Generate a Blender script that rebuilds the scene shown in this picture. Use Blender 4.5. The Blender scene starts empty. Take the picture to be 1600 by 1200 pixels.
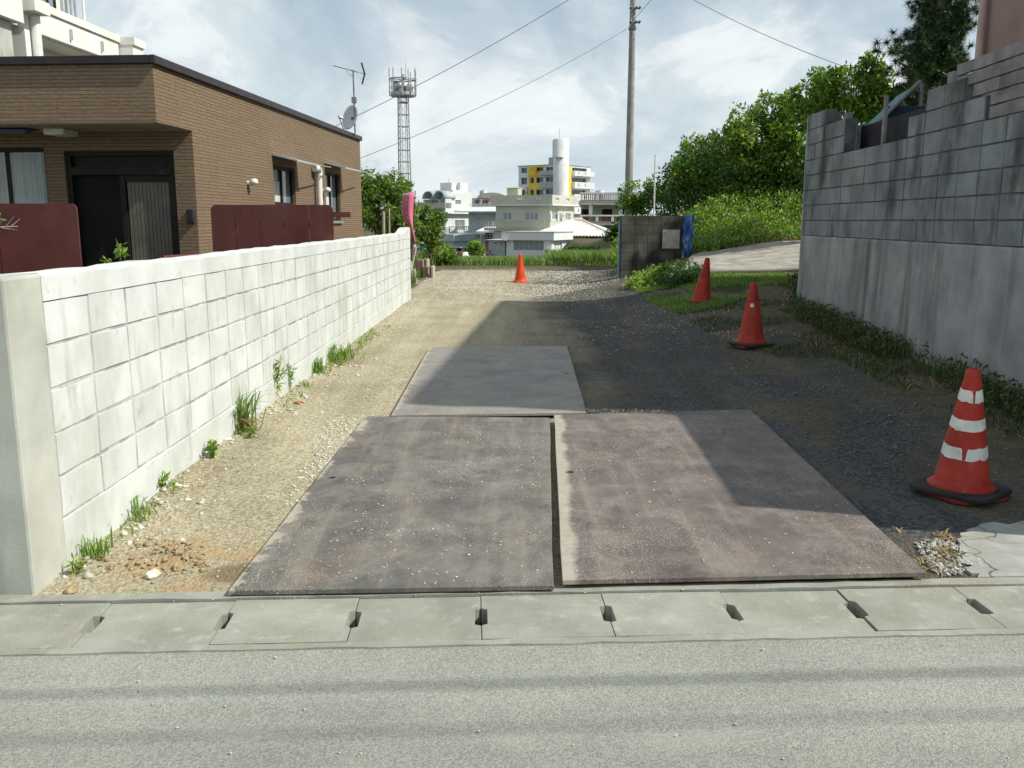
import bpy, bmesh, math, random
import numpy as np
from mathutils import Vector, Matrix

random.seed(7)
rng = np.random.default_rng(7)
R = math.radians
scene = bpy.context.scene
col = scene.collection

# ------------------------------------------------------------------ camera
CAM_H, FPX, PITCH = 1.5, 1400.0, R(10.32)
cam = bpy.data.cameras.new('camera')
cam.sensor_width = 36.0
cam.lens = 36.0 * FPX / 1600.0
cam.clip_start, cam.clip_end = 0.05, 3000
cam_ob = bpy.data.objects.new('camera', cam)
cam_ob.location = (0, 0, CAM_H)
cam_ob.rotation_euler = (math.pi / 2 - PITCH, 0, 0)
col.objects.link(cam_ob)
scene.camera = cam_ob

# ------------------------------------------------------------------ light
SUN_EL, SUN_AZ = R(46), R(-15)            # azimuth from +x towards +y
sd = Vector((math.cos(SUN_EL) * math.cos(SUN_AZ), math.cos(SUN_EL) * math.sin(SUN_AZ), math.sin(SUN_EL)))
sun = bpy.data.lights.new('sun', 'SUN')
sun.energy, sun.angle, sun.color = 5.0, R(0.55), (1.0, 0.96, 0.85)
sun_ob = bpy.data.objects.new('sun', sun)
sun_ob.rotation_euler = (-sd).to_track_quat('-Z', 'Y').to_euler()
sun_ob.location = (20, -8, 25)
col.objects.link(sun_ob)

world = bpy.data.worlds.new('World')
scene.world = world
world.use_nodes = True
def build_world():
    nt = world.node_tree
    nt.nodes.clear()
    N, L = nt.nodes.new, nt.links.new
    out = N('ShaderNodeOutputWorld')
    bg = N('ShaderNodeBackground'); bg.inputs['Strength'].default_value = 0.1
    sky = N('ShaderNodeTexSky'); sky.sky_type = 'NISHITA'; sky.sun_disc = False
    sky.sun_elevation = SUN_EL
    sky.sun_rotation = math.pi / 2 - SUN_AZ
    sky.air_density, sky.dust_density, sky.ozone_density = 1.0, 0.6, 1.6
    tc = N('ShaderNodeTexCoord')
    sep = N('ShaderNodeSeparateXYZ'); L(tc.outputs['Generated'], sep.inputs[0])
    zz = N('ShaderNodeMath'); zz.operation = 'MAXIMUM'; zz.inputs[1].default_value = 0.0
    L(sep.outputs['Z'], zz.inputs[0])
    def nz(scale, loc, detail, rough, dist, stretch=1.55):
        mp = N('ShaderNodeMapping'); mp.inputs['Location'].default_value = loc; mp.inputs['Scale'].default_value = (1, 1, stretch)
        L(tc.outputs['Generated'], mp.inputs['Vector'])
        n = N('ShaderNodeTexNoise'); n.inputs['Scale'].default_value = scale; n.inputs['Detail'].default_value = detail
        n.inputs['Roughness'].default_value = rough; n.inputs['Distortion'].default_value = dist
        L(mp.outputs[0], n.inputs['Vector']); return n.outputs['Fac']
    # thin veil with gaps of pale blue
    r1 = N('ShaderNodeValToRGB'); r1.color_ramp.interpolation = 'EASE'
    r1.color_ramp.elements[0].position = 0.38; r1.color_ramp.elements[0].color = (0.42, 0.42, 0.42, 1)
    r1.color_ramp.elements[1].position = 0.60; r1.color_ramp.elements[1].color = (0.95, 0.95, 0.95, 1)
    L(nz(3.2, (3.7, 1.9, 0.4), 9, 0.58, 0.3), r1.inputs[0])
    # cumulus: crisp white tops over soft grey bodies
    r2 = N('ShaderNodeValToRGB')
    r2.color_ramp.elements[0].position = 0.40; r2.color_ramp.elements[0].color = (5.9, 6.95, 7.55, 1)
    r2.color_ramp.elements[1].position = 0.63; r2.color_ramp.elements[1].color = (9.3, 9.75, 9.8, 1)
    e = r2.color_ramp.elements.new(0.52); e.color = (7.2, 8.1, 8.5, 1)
    e = r2.color_ramp.elements.new(0.56); e.color = (8.5, 9.1, 9.3, 1)
    L(nz(5.4, (1.3, 7.2, 2.0), 10, 0.60, 0.55), r2.inputs[0])
    mx = N('ShaderNodeMix'); mx.data_type = 'RGBA'
    # layer thickens towards the horizon; thinned overhead, out of view, to lower ambient light
    inv = N('ShaderNodeMath'); inv.operation = 'SUBTRACT'; inv.inputs[0].default_value = 1.0; L(r1.outputs[0], inv.inputs[1])
    ze = N('ShaderNodeMath'); ze.operation = 'ADD'; ze.inputs[1].default_value = 0.12; L(zz.outputs[0], ze.inputs[0])
    ex = N('ShaderNodeMath'); ex.operation = 'DIVIDE'; ex.inputs[0].default_value = 0.55; L(ze.outputs[0], ex.inputs[1])
    pw = N('ShaderNodeMath'); pw.operation = 'POWER'; L(inv.outputs[0], pw.inputs[0]); L(ex.outputs[0], pw.inputs[1])
    cov = N('ShaderNodeMath'); cov.operation = 'SUBTRACT'; cov.inputs[0].default_value = 1.0; L(pw.outputs[0], cov.inputs[1])
    L(cov.outputs[0], mx.inputs[0]); L(sky.outputs[0], mx.inputs[6]); L(r2.outputs[0], mx.inputs[7])
    L(mx.outputs[2], bg.inputs['Color']); L(bg.outputs[0], out.inputs['Surface'])
build_world()

vs = scene.view_settings
scene.display_settings.display_device = 'sRGB'
vs.view_transform = 'Standard'; vs.look = 'None'
vs.exposure, vs.gamma, vs.use_curve_mapping = 0.0, 1.0, False
scene.cycles.max_bounces = 6
scene.cycles.use_denoising = True

# ------------------------------------------------------------------ survey helpers
CP, SP = math.cos(PITCH), math.sin(PITCH)
def ray(u, v):
    a, b = (u - 800) / FPX, (600 - v) / FPX
    return Vector((a, CP + b * SP, -SP + b * CP))
def at(u, v, Y):
    d = ray(u, v); t = Y / d.y
    return Vector((d.x * t, Y, CAM_H + d.z * t))
def hp(u, v, z=0.0):
    d = ray(u, v); t = (z - CAM_H) / d.z
    return Vector((d.x * t, d.y * t, z))
def on_line(u, v, A, B):
    """where the sight line meets the upright plane through A,B: (distance along A->B, z)"""
    d = ray(u, v)
    e = Vector((B[0] - A[0], B[1] - A[1])); Ln = e.length; e /= Ln
    n = Vector((e.y, -e.x))
    t = (n.x * A[0] + n.y * A[1]) / (n.x * d.x + n.y * d.y)
    p = d * t
    return ((p.x - A[0]) * e.x + (p.y - A[1]) * e.y, CAM_H + p.z)

def sm(t):
    t = np.clip(t, 0, 1); return t * t * (3 - 2 * t)
# edge of the lot along the gutter
GA = R(2.6)
G0 = Vector((0.0, 3.49))
gdir = Vector((math.cos(GA), math.sin(GA))); gnor = Vector((-math.sin(GA), math.cos(GA)))
def gdist(x, y):
    return (x - G0.x) * gnor.x + (y - G0.y) * gnor.y
def gpt(s, d, z=0.0):
    return Vector((G0.x + gdir.x * s + gnor.x * d, G0.y + gdir.y * s + gnor.y * d, z))
def base_h(x, y):
    x = np.asarray(x, float); y = np.asarray(y, float)
    a = sm((x - 1.0) / 2.9)
    z = a * (0.13 * sm((y - 4.6) / 2.2) + 0.19 * sm((y - 6.8) / 6.0))
    z = z + 0.34 * sm((x - 2.6) / 1.6) * sm((y - 14.6) / 4.6)
    z = z + 0.62 * sm((x - 3.6) / 2.4) * sm((y - 21.2) / 3.4)
    z = z + 0.30 * sm((x - 4.0) / 2.6) * sm((y - 14.5) / 5.5)
    z = z * (1 - sm((y - 23.5) / 5.0) * sm((5.6 - x) / 2.0))
    z = np.where(x > 4.3, np.where(y < 13.0, 0.2, z), z)
    z = z - 1.9 * sm((y - 30) / 50.0) * (1 - 0.8 * sm((x - 4) / 6) * sm((60 - y) / 30))
    return z
def vnoise(x, y, seed=0):
    xi = np.floor(x).astype(np.int64); yi = np.floor(y).astype(np.int64)
    fx, fy = x - xi, y - yi
    fx = fx * fx * (3 - 2 * fx); fy = fy * fy * (3 - 2 * fy)
    def h(a, b):
        n = (a * 374761393 + b * 668265263 + seed * 974711) & 0x7fffffff
        n = ((n ^ (n >> 13)) * 1274126177) & 0x7fffffff
        return ((n ^ (n >> 16)) & 0xffff) / 65535.0
    return (h(xi, yi) * (1 - fx) + h(xi + 1, yi) * fx) * (1 - fy) + (h(xi, yi + 1) * (1 - fx) + h(xi + 1, yi + 1) * fx) * fy
def fbm(x, y, sc, octv=4, seed=0):
    s, a, t = 0, 1, 0
    for o in range(octv):
        s = s + a * (vnoise(x * sc, y * sc, seed + o) - 0.5); t += a; a *= 0.5; sc *= 2.03
    return s / t
def ground_h(x, y):
    x = np.asarray(x, float); y = np.asarray(y, float)
    z = base_h(x, y)
    near = sm((40 - y) / 15)
    z = z + near * (0.050 * fbm(x, y, 0.55, 3, 3) + 0.016 * fbm(x, y, 5.0, 3, 9))
    # churned soil by the foot of the block wall, next to the gutter
    clod = np.exp(-(((x + 1.45) / 0.34) ** 2 + ((y - 3.86) / 0.22) ** 2))
    z = z + clod * (0.03 + 0.10 * fbm(x, y, 15.0, 4, 21))
    # loose ridges pushed up beside the plates
    z = z + 0.030 * np.exp(-((x + 1.98) / 0.16) ** 2) * sm((y - 4) / 1) * sm((18 - y) / 2)
    # the plates press the ground flat
    flat = sm((x + 1.55) / 0.25) * sm((2.0 - x) / 0.3) * sm((9.9 - y) / 0.5)
    z = z * (1 - flat) + flat * (0.10 * z - 0.012)
    g = (x - G0.x) * gnor.x + (y - G0.y) * gnor.y
    z = z * sm(g / 0.5 + 0.15)
    return np.where(g < -0.03, -0.55, z)
def gh(x, y):
    return float(ground_h(np.array([x]), np.array([y]))[0])
def gp(u, v):
    z = 0.0
    for _ in range(12):
        p = hp(u, v, z); z = 0.5 * z + 0.5 * gh(p.x, p.y)
    p = hp(u, v, z); p.z = gh(p.x, p.y)
    return p

# ------------------------------------------------------------------ scene graph helpers
def tag(o, label=None, cat=None, group=None, kind=None):
    if label: o['label'] = label
    if cat: o['category'] = cat
    if group: o['group'] = group
    if kind: o['kind'] = kind
    return o
def thing(name, label, cat, loc=(0, 0, 0), rz=0.0, group=None):
    o = bpy.data.objects.new(name, None)
    o.empty_display_size = 0.2
    o.location = loc; o.rotation_euler = (0, 0, rz)
    col.objects.link(o)
    return tag(o, label, cat, group)
def link_mesh(name, me, parent=None, loc=None):
    o = bpy.data.objects.new(name, me)
    col.objects.link(o)
    if parent is not None: o.parent = parent
    if loc is not None: o.location = loc
    return o
def np_mesh(name, verts, faces, mat, smooth=False):
    me = bpy.data.meshes.new(name)
    verts = np.asarray(verts, np.float32); faces = np.asarray(faces, np.int32)
    k = faces.shape[1]
    me.vertices.add(len(verts)); me.vertices.foreach_set('co', verts.ravel())
    me.loops.add(faces.size); me.loops.foreach_set('vertex_index', faces.ravel())
    me.polygons.add(len(faces))
    me.polygons.foreach_set('loop_start', np.arange(0, faces.size, k, dtype=np.int32))
    me.polygons.foreach_set('loop_total', np.full(len(faces), k, np.int32))
    if smooth: me.polygons.foreach_set('use_smooth', np.ones(len(faces), bool))
    if mat: me.materials.append(mat)
    me.update(calc_edges=True)
    return me

class MB:
    """collects shapes for one mesh"""
    def __init__(s): s.v, s.f, s.sm = [], [], []
    def add(s, vs, fs, smooth=False):
        o = len(s.v); s.v += [tuple(p) for p in vs]
        for f in fs: s.f.append(tuple(i + o for i in f)); s.sm.append(smooth)
        return s
    def box(s, x0, y0, z0, x1, y1, z1, rot=None, c=None):
        vs = [(x, y, z) for z in (z0, z1) for y in (y0, y1) for x in (x0, x1)]
        if rot is not None:
            c = Vector(c if c else ((x0 + x1) / 2, (y0 + y1) / 2, (z0 + z1) / 2))
            vs = [tuple(c + rot @ (Vector(p) - c)) for p in vs]
        return s.add(vs, [(0, 2, 3, 1), (4, 5, 7, 6), (0, 1, 5, 4), (2, 6, 7, 3), (0, 4, 6, 2), (1, 3, 7, 5)])
    def quad(s, a, b, c, d): return s.add([a, b, c, d], [(0, 1, 2, 3)])
    def prism(s, pts, z0, z1):
        n = len(pts)
        vs = [(p[0], p[1], z0) for p in pts] + [(p[0], p[1], z1) for p in pts]
        fs = [tuple(reversed(range(n))), tuple(range(n, 2 * n))] + [(i, (i + 1) % n, n + (i + 1) % n, n + i) for i in range(n)]
        return s.add(vs, fs)
    def tube(s, p0, p1, r0, r1=None, n=8, cap=True, smooth=True):
        p0, p1 = Vector(p0), Vector(p1); r1 = r0 if r1 is None else r1
        d = (p1 - p0).normalized()
        a = d.orthogonal().normalized(); b = d.cross(a)
        vs = []
        for p, r in ((p0, r0), (p1, r1)):
            for k in range(n):
                t = 2 * math.pi * k / n
                vs.append(p + a * math.cos(t) * r + b * math.sin(t) * r)
        s.add(vs, [(k, (k + 1) % n, n + (k + 1) % n, n + k) for k in range(n)], smooth)
        if cap: s.add(vs, [tuple(reversed(range(n))), tuple(range(n, 2 * n))])
        return s
    def path(s, pts, r, n=6, taper=1.0):
        m = len(pts) - 1
        for i in range(m):
            s.tube(pts[i], pts[i + 1], r * (1 + (taper - 1) * i / m), r * (1 + (taper - 1) * (i + 1) / m), n, cap=(i in (0, m - 1)))
        return s
    def lathe(s, prof, n=24, c=(0, 0, 0), smooth=True):
        vs = []
        for r, z in prof:
            for k in range(n):
                t = 2 * math.pi * k / n
                vs.append((c[0] + r * math.cos(t), c[1] + r * math.sin(t), c[2] + z))
        fs = []
        for i in range(len(prof) - 1):
            for k in range(n):
                fs.append((i * n + k, i * n + (k + 1) % n, (i + 1) * n + (k + 1) % n, (i + 1) * n + k))
        return s.add(vs, fs, smooth)
    def grid(s, P, smooth=True):
        nr, nc = len(P), len(P[0])
        vs = [p for row in P for p in row]
        return s.add(vs, [(i * nc + j, i * nc + j + 1, (i + 1) * nc + j + 1, (i + 1) * nc + j) for i in range(nr - 1) for j in range(nc - 1)], smooth)
    def mesh(s, name, mat):
        me = bpy.data.meshes.new(name)
        me.from_pydata(s.v, [], s.f)
        me.polygons.foreach_set('use_smooth', np.array(s.sm, bool))
        if mat: me.materials.append(mat)
        me.update()
        return me
    def build(s, name, mat, parent=None, loc=None, bevel=0.0, solid=0.0):
        o = link_mesh(name, s.mesh(name, mat), parent, loc)
        if solid: m = o.modifiers.new('solid', 'SOLIDIFY'); m.thickness = solid; m.offset = 0
        if bevel: m = o.modifiers.new('bevel', 'BEVEL'); m.width = bevel; m.segments = 2; m.limit_method = 'ANGLE'
        return o
def slab(name, mat, parent, x0, y0, z0, x1, y1, z1, bevel=0.0):
    return MB().box(x0, y0, z0, x1, y1, z1).build(name, mat, parent, bevel=bevel)

# ------------------------------------------------------------------ materials
def nodes_of(name):
    m = bpy.data.materials.new(name); m.use_nodes = True
    nt = m.node_tree; nt.nodes.clear()
    return m, nt, nt.nodes.new, nt.links.new
def ramp(N, a, b, ca, cb):
    r = N('ShaderNodeValToRGB')
    r.color_ramp.elements[0].position, r.color_ramp.elements[0].color = a, (*ca, 1)
    r.color_ramp.elements[1].position, r.color_ramp.elements[1].color = b, (*cb, 1)
    return r
def mixc(N, L, fac, a, b, mode='MIX'):
    x = N('ShaderNodeMix'); x.data_type = 'RGBA'; x.blend_type = mode
    for sock, v in ((x.inputs[0], fac), (x.inputs[6], a), (x.inputs[7], b)):
        if hasattr(v, 'node'): L(v, sock)
        elif isinstance(v, (int, float)): sock.default_value = v
        else: sock.default_value = (*v, 1)
    return x.outputs[2]
def noise(N, L, vec, scale, detail=5, rough=0.55, dist=0.0):
    n = N('ShaderNodeTexNoise')
    n.inputs['Scale'].default_value = scale; n.inputs['Detail'].default_value = detail
    n.inputs['Roughness'].default_value = rough; n.inputs['Distortion'].default_value = dist
    L(vec, n.inputs['Vector'])
    return n.outputs['Fac']
def mapping(N, L, vec, scale=(1, 1, 1), loc=(0, 0, 0), rot=(0, 0, 0)):
    m = N('ShaderNodeMapping')
    m.inputs['Scale'].default_value = scale; m.inputs['Location'].default_value = loc; m.inputs['Rotation'].default_value = rot
    L(vec, m.inputs['Vector']); return m.outputs[0]
def M(name, ca, cb, scale=4.0, rough=0.85, bump=0.15, bscale=80.0, spec=0.3, stains=(), rnd=0.0, metal=0.0,
      lo=0.36, hi=0.64, speck=None, coat=0.0, bdist=0.004, rvar=0.0, detail=6):
    m, nt, N, L = nodes_of(name)
    out = N('ShaderNodeOutputMaterial'); b = N('ShaderNodeBsdfPrincipled')
    L(b.outputs[0], out.inputs['Surface'])
    geo = N('ShaderNodeNewGeometry'); pos = geo.outputs['Position']
    c = ramp(N, lo, hi, ca, cb); L(noise(N, L, pos, scale, detail), c.inputs[0]); c = c.outputs[0]
    for st in stains:                       # (colour, scale, lo, hi, stretch xyz, strength)
        colr, sc, a, d, stretch, k = st
        r = ramp(N, a, d, (0, 0, 0), (k, k, k))
        L(noise(N, L, mapping(N, L, pos, stretch, (sc, 2 * sc, 3)), sc, 6, 0.6), r.inputs[0])
        c = mixc(N, L, r.outputs[0], c, colr)
    if speck:                               # (colour, scale, radius, strength)
        vo = N('ShaderNodeTexVoronoi'); vo.inputs['Scale'].default_value = speck[1]; L(pos, vo.inputs['Vector'])
        r = ramp(N, speck[2] * 0.7, speck[2], (speck[3],) * 3, (0, 0, 0)); L(vo.outputs['Distance'], r.inputs[0])
        c = mixc(N, L, r.outputs[0], c, speck[0])
    if rnd:
        oi = N('ShaderNodeObjectInfo'); mr = N('ShaderNodeMapRange')
        mr.inputs['To Min'].default_value = 1 - rnd; mr.inputs['To Max'].default_value = 1 + rnd
        L(oi.outputs['Random'], mr.inputs['Value'])
        cc = N('ShaderNodeCombineColor')
        for i in range(3): L(mr.outputs[0], cc.inputs[i])
        c = mixc(N, L, 1.0, c, cc.outputs[0], 'MULTIPLY')
    L(c, b.inputs['Base Color'])
    b.inputs['Roughness'].default_value = rough; b.inputs['Metallic'].default_value = metal
    if 'Specular IOR Level' in b.inputs: b.inputs['Specular IOR Level'].default_value = spec
    if coat: b.inputs['Coat Weight'].default_value = coat
    if rvar:
        mr = N('ShaderNodeMapRange'); mr.inputs['To Min'].default_value = max(0, rough - rvar); mr.inputs['To Max'].default_value = min(1, rough + rvar)
        mr.inputs['From Min'].default_value = 0.3; mr.inputs['From Max'].default_value = 0.7
        L(noise(N, L, pos, scale * 2.7, 5), mr.inputs['Value']); L(mr.outputs[0], b.inputs['Roughness'])
    if bump:
        bp = N('ShaderNodeBump'); bp.inputs['Strength'].default_value = bump; bp.inputs['Distance'].default_value = bdist
        L(noise(N, L, pos, bscale, 4, 0.65), bp.inputs['Height']); L(bp.outputs[0], b.inputs['Normal'])
    return m
def leaf_mat(name, cols, trans=0.35, rough=0.45):
    m, nt, N, L = nodes_of(name)
    out = N('ShaderNodeOutputMaterial'); b = N('ShaderNodeBsdfPrincipled'); b.inputs['Roughness'].default_value = rough
    geo = N('ShaderNodeNewGeometry')
    r = N('ShaderNodeValToRGB')
    els = r.color_ramp.elements
    els[0].position, els[0].color = 0.0, (*cols[0], 1); els[1].position, els[1].color = 1.0, (*cols[-1], 1)
    for i, c in enumerate(cols[1:-1]):
        e = els.new((i + 1) / (len(cols) - 1)); e.color = (*c, 1)
    L(geo.outputs['Random Per Island'], r.inputs[0])
    L(r.outputs[0], b.inputs['Base Color'])
    t = N('ShaderNodeBsdfTranslucent'); tcol = mixc(N, L, 1.0, r.outputs[0], (1.5, 1.6, 0.6), 'MULTIPLY'); L(tcol, t.inputs['Color'])
    mx = N('ShaderNodeMixShader'); mx.inputs[0].default_value = trans
    L(b.outputs[0], mx.inputs[1]); L(t.outputs[0], mx.inputs[2]); L(mx.outputs[0], out.inputs['Surface'])
    return m
def glass_mat(name, tint, rough=0.06):
    m, nt, N, L = nodes_of(name)
    out = N('ShaderNodeOutputMaterial'); b = N('ShaderNodeBsdfPrincipled'); L(b.outputs[0], out.inputs['Surface'])
    b.inputs['Base Color'].default_value = (*tint, 1); b.inputs['Roughness'].default_value = rough
    b.inputs['Specular IOR Level'].default_value = 0.9
    return m

MAT = {}
def ground_material():
    m, nt, N, L = nodes_of('lot_ground')
    out = N('ShaderNodeOutputMaterial'); b = N('ShaderNodeBsdfPrincipled'); L(b.outputs[0], out.inputs['Surface'])
    b.inputs['Roughness'].default_value = 0.95; b.inputs['Specular IOR Level'].default_value = 0.15
    geo = N('ShaderNodeNewGeometry'); pos = geo.outputs['Position']
    big = noise(N, L, pos, 0.9, 5, 0.6)
    fine = noise(N, L, pos, 38, 5, 0.65)
    r = ramp(N, 0.34, 0.62, (0.27, 0.235, 0.155), (0.53, 0.48, 0.35)); L(fine, r.inputs[0])
    tan = r.outputs[0]
    r = ramp(N, 0.35, 0.7, (0.80, 0.80, 0.80), (1.08, 1.08, 1.08)); L(big, r.inputs[0])
    tan = mixc(N, L, 1.0, tan, r.outputs[0], 'MULTIPLY')
    # pebbly grey crushed stone on the right, colour darkened to deepen its shade
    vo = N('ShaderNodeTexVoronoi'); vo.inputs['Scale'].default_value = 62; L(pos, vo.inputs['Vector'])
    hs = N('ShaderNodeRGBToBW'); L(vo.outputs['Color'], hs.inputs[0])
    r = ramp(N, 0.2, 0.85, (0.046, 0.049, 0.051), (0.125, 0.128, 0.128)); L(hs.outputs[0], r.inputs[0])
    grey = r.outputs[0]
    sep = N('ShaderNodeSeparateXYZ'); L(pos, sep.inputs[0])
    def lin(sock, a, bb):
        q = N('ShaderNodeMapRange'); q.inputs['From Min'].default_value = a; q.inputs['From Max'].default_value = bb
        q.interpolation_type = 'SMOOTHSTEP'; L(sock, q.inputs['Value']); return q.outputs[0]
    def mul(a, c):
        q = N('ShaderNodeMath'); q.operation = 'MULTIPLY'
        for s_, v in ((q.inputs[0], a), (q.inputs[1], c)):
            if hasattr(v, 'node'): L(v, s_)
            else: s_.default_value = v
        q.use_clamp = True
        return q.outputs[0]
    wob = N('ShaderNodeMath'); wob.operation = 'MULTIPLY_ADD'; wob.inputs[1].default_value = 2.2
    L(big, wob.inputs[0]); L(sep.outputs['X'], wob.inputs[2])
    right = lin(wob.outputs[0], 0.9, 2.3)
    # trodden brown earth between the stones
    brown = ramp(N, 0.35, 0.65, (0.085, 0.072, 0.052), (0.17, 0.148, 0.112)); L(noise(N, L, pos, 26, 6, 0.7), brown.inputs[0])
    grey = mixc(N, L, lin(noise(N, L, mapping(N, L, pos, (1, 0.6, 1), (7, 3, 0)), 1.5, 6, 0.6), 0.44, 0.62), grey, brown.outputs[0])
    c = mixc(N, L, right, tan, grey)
    # faint wheel tracks running up the lot
    tr = ramp(N, 0.40, 0.62, (0.84, 0.83, 0.80), (1.06, 1.06, 1.06)); L(noise(N, L, mapping(N, L, pos, (3.2, 0.22, 1), (1, 5, 0)), 1.0, 5, 0.6), tr.inputs[0])
    c = mixc(N, L, 1.0, c, tr.outputs[0], 'MULTIPLY')
    pit = ramp(N, 0.60, 0.70, (0, 0, 0), (0.55, 0.55, 0.55)); L(noise(N, L, mapping(N, L, pos, (1, 1.6, 1), (3, 1, 0)), 17, 4, 0.6), pit.inputs[0])
    c = mixc(N, L, pit.outputs[0], c, mixc(N, L, 0.5, c, (0.10, 0.085, 0.06)))
    # grass-rooted dark soil further out
    earth = ramp(N, 0.35, 0.65, (0.07, 0.06, 0.035), (0.13, 0.12, 0.07)); L(noise(N, L, pos, 7, 5), earth.inputs[0])
    wy = N('ShaderNodeMath'); wy.operation = 'MULTIPLY_ADD'; wy.inputs[1].default_value = 3.0
    L(big, wy.inputs[0]); L(sep.outputs['Y'], wy.inputs[2])
    c = mixc(N, L, lin(wy.outputs[0], 28.5, 30.5), c, earth.outputs[0])
    side = N('ShaderNodeMath'); side.operation = 'MULTIPLY_ADD'; side.inputs[1].default_value = 1.0
    L(noise(N, L, pos, 2.2, 4), side.inputs[0]); L(sep.outputs['X'], side.inputs[2])
    c = mixc(N, L, mul(lin(side.outputs[0], 3.2, 3.9), 0.85), c, earth.outputs[0])
    side2 = lin(sep.outputs['X'], -2.15, -2.3)
    c = mixc(N, L, side2, c, earth.outputs[0])
    # orange clay where the soil was dug up by the gutter
    cx = N('ShaderNodeVectorMath'); cx.operation = 'DISTANCE'; cx.inputs[1].default_value = (-1.38, 3.80, 0.02); L(pos, cx.inputs[0])
    clay = ramp(N, 0.3, 0.7, (0.33, 0.225, 0.115), (0.44, 0.33, 0.19)); L(noise(N, L, pos, 24, 5), clay.inputs[0])
    k = lin(cx.outputs['Value'], 0.5, 0.18)
    c = mixc(N, L, mul(k, lin(noise(N, L, pos, 5, 5), 0.42, 0.62)), c, clay.outputs[0])
    # wet patch of silt between the plate corner and the gutter
    cw = N('ShaderNodeVectorMath'); cw.operation = 'DISTANCE'; cw.inputs[1].default_value = (-1.13, 3.70, 0.0)
    L(mapping(N, L, pos, (1, 1.6, 1), (0, -2.2, 0)), cw.inputs[0])
    c = mixc(N, L, mul(lin(cw.outputs['Value'], 0.26, 0.14), 0.8), c, (0.17, 0.13, 0.08))
    L(c, b.inputs['Base Color'])
    bp = N('ShaderNodeBump'); bp.inputs['Strength'].default_value = 0.8; bp.inputs['Distance'].default_value = 0.014
    hsum = N('ShaderNodeMath'); hsum.operation = 'MULTIPLY_ADD'; hsum.inputs[1].default_value = -0.8
    L(vo.outputs['Distance'], hsum.inputs[0]); L(fine, hsum.inputs[2])
    L(hsum.outputs[0], bp.inputs['Height']); L(bp.outputs[0], b.inputs['Normal'])
    return m

def plate_material(name, body_a, body_b, dust, seed, edge=0.16, edge_lo=0.0):
    """rusty road plate: oxide skin, dust film, trodden grit, a caked edge along local x = 0"""
    m, nt, N, L = nodes_of(name)
    out = N('ShaderNodeOutputMaterial'); b = N('ShaderNodeBsdfPrincipled'); L(b.outputs[0], out.inputs['Surface'])
    geo = N('ShaderNodeNewGeometry'); pos = mapping(N, L, geo.outputs['Position'], (1, 1, 1), (seed, seed * 2.3, 0))
    r = ramp(N, 0.36, 0.64, body_a, body_b); L(noise(N, L, pos, 2.6, 10, 0.72), r.inputs[0]); c = r.outputs[0]
    r = ramp(N, 0.50, 0.70, (0, 0, 0), (0.6,) * 3); L(noise(N, L, pos, 3.2, 12, 0.76, 0.4), r.inputs[0])
    c = mixc(N, L, r.outputs[0], c, (0.30, 0.255, 0.20))           # dust film
    r = ramp(N, 0.52, 0.70, (0, 0, 0), (0.6,) * 3); L(noise(N, L, mapping(N, L, pos, (1, 1, 1), (9, 4, 0)), 2.3, 8, 0.68, 0.6), r.inputs[0])
    c = mixc(N, L, r.outputs[0], c, (0.155, 0.105, 0.075))           # fresher rust
    r = ramp(N, 0.5, 0.75, (0, 0, 0), (dust,) * 3); L(noise(N, L, mapping(N, L, pos, (1.5, 1.0, 1), (2, 5, 0), (0, 0, 0.5)), 2.6, 9, 0.72, 0.8), r.inputs[0])
    c = mixc(N, L, r.outputs[0], c, (0.32, 0.305, 0.28))            # scuffs
    r = ramp(N, 0.50, 0.66, (0, 0, 0), (0.42,) * 3); L(noise(N, L, mapping(N, L, pos, (5.5, 0.35, 1), (6, 1, 0), (0, 0, 0.06)), 1.6, 7, 0.66, 0.3), r.inputs[0])
    c = mixc(N, L, r.outputs[0], c, (0.27, 0.235, 0.19))            # dust dragged along by tyres
    vo = N('ShaderNodeTexVoronoi'); vo.inputs['Scale'].default_value = 88; L(pos, vo.inputs['Vector'])
    r = ramp(N, 0.18, 0.30, (0.9,) * 3, (0, 0, 0)); L(vo.outputs['Distance'], r.inputs[0])
    gate = ramp(N, 0.40, 0.6, (0, 0, 0), (1, 1, 1)); L(noise(N, L, mapping(N, L, pos, (1, 1, 1), (3, 8, 0)), 1.3, 5), gate.inputs[0])
    sp = mixc(N, L, 1.0, r.outputs[0], gate.outputs[0], 'MULTIPLY')
    c = mixc(N, L, sp, c, (0.46, 0.42, 0.33))                      # grit dots
    tc = N('ShaderNodeTexCoord'); s = N('ShaderNodeSeparateXYZ'); L(tc.outputs['Object'], s.inputs[0])
    wob = N('ShaderNodeMath'); wob.operation = 'MULTIPLY_ADD'; wob.inputs[1].default_value = -edge
    nz = N('ShaderNodeMath'); nz.operation = 'SUBTRACT'; nz.inputs[1].default_value = edge_lo; L(noise(N, L, pos, 2.6, 10, 0.74), nz.inputs[0]); L(nz.outputs[0], wob.inputs[0]); L(s.outputs['X'], wob.inputs[2])
    q = N('ShaderNodeMapRange'); q.inputs['From Min'].default_value = 0.014; q.inputs['From Max'].default_value = -0.016; L(wob.outputs[0], q.inputs['Value'])
    c = mixc(N, L, q.outputs[0], c, mixc(N, L, noise(N, L, pos, 14, 6, 0.7), (0.24, 0.215, 0.175), (0.48, 0.44, 0.36)))
    L(c, b.inputs['Base Color'])
    b.inputs['Roughness'].default_value = 0.62; b.inputs['Specular IOR Level'].default_value = 0.4
    bp = N('ShaderNodeBump'); bp.inputs['Strength'].default_value = 0.25; bp.inputs['Distance'].default_value = 0.004
    L(noise(N, L, pos, 60, 5, 0.7), bp.inputs['Height']); L(bp.outputs[0], b.inputs['Normal'])
    return m

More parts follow.
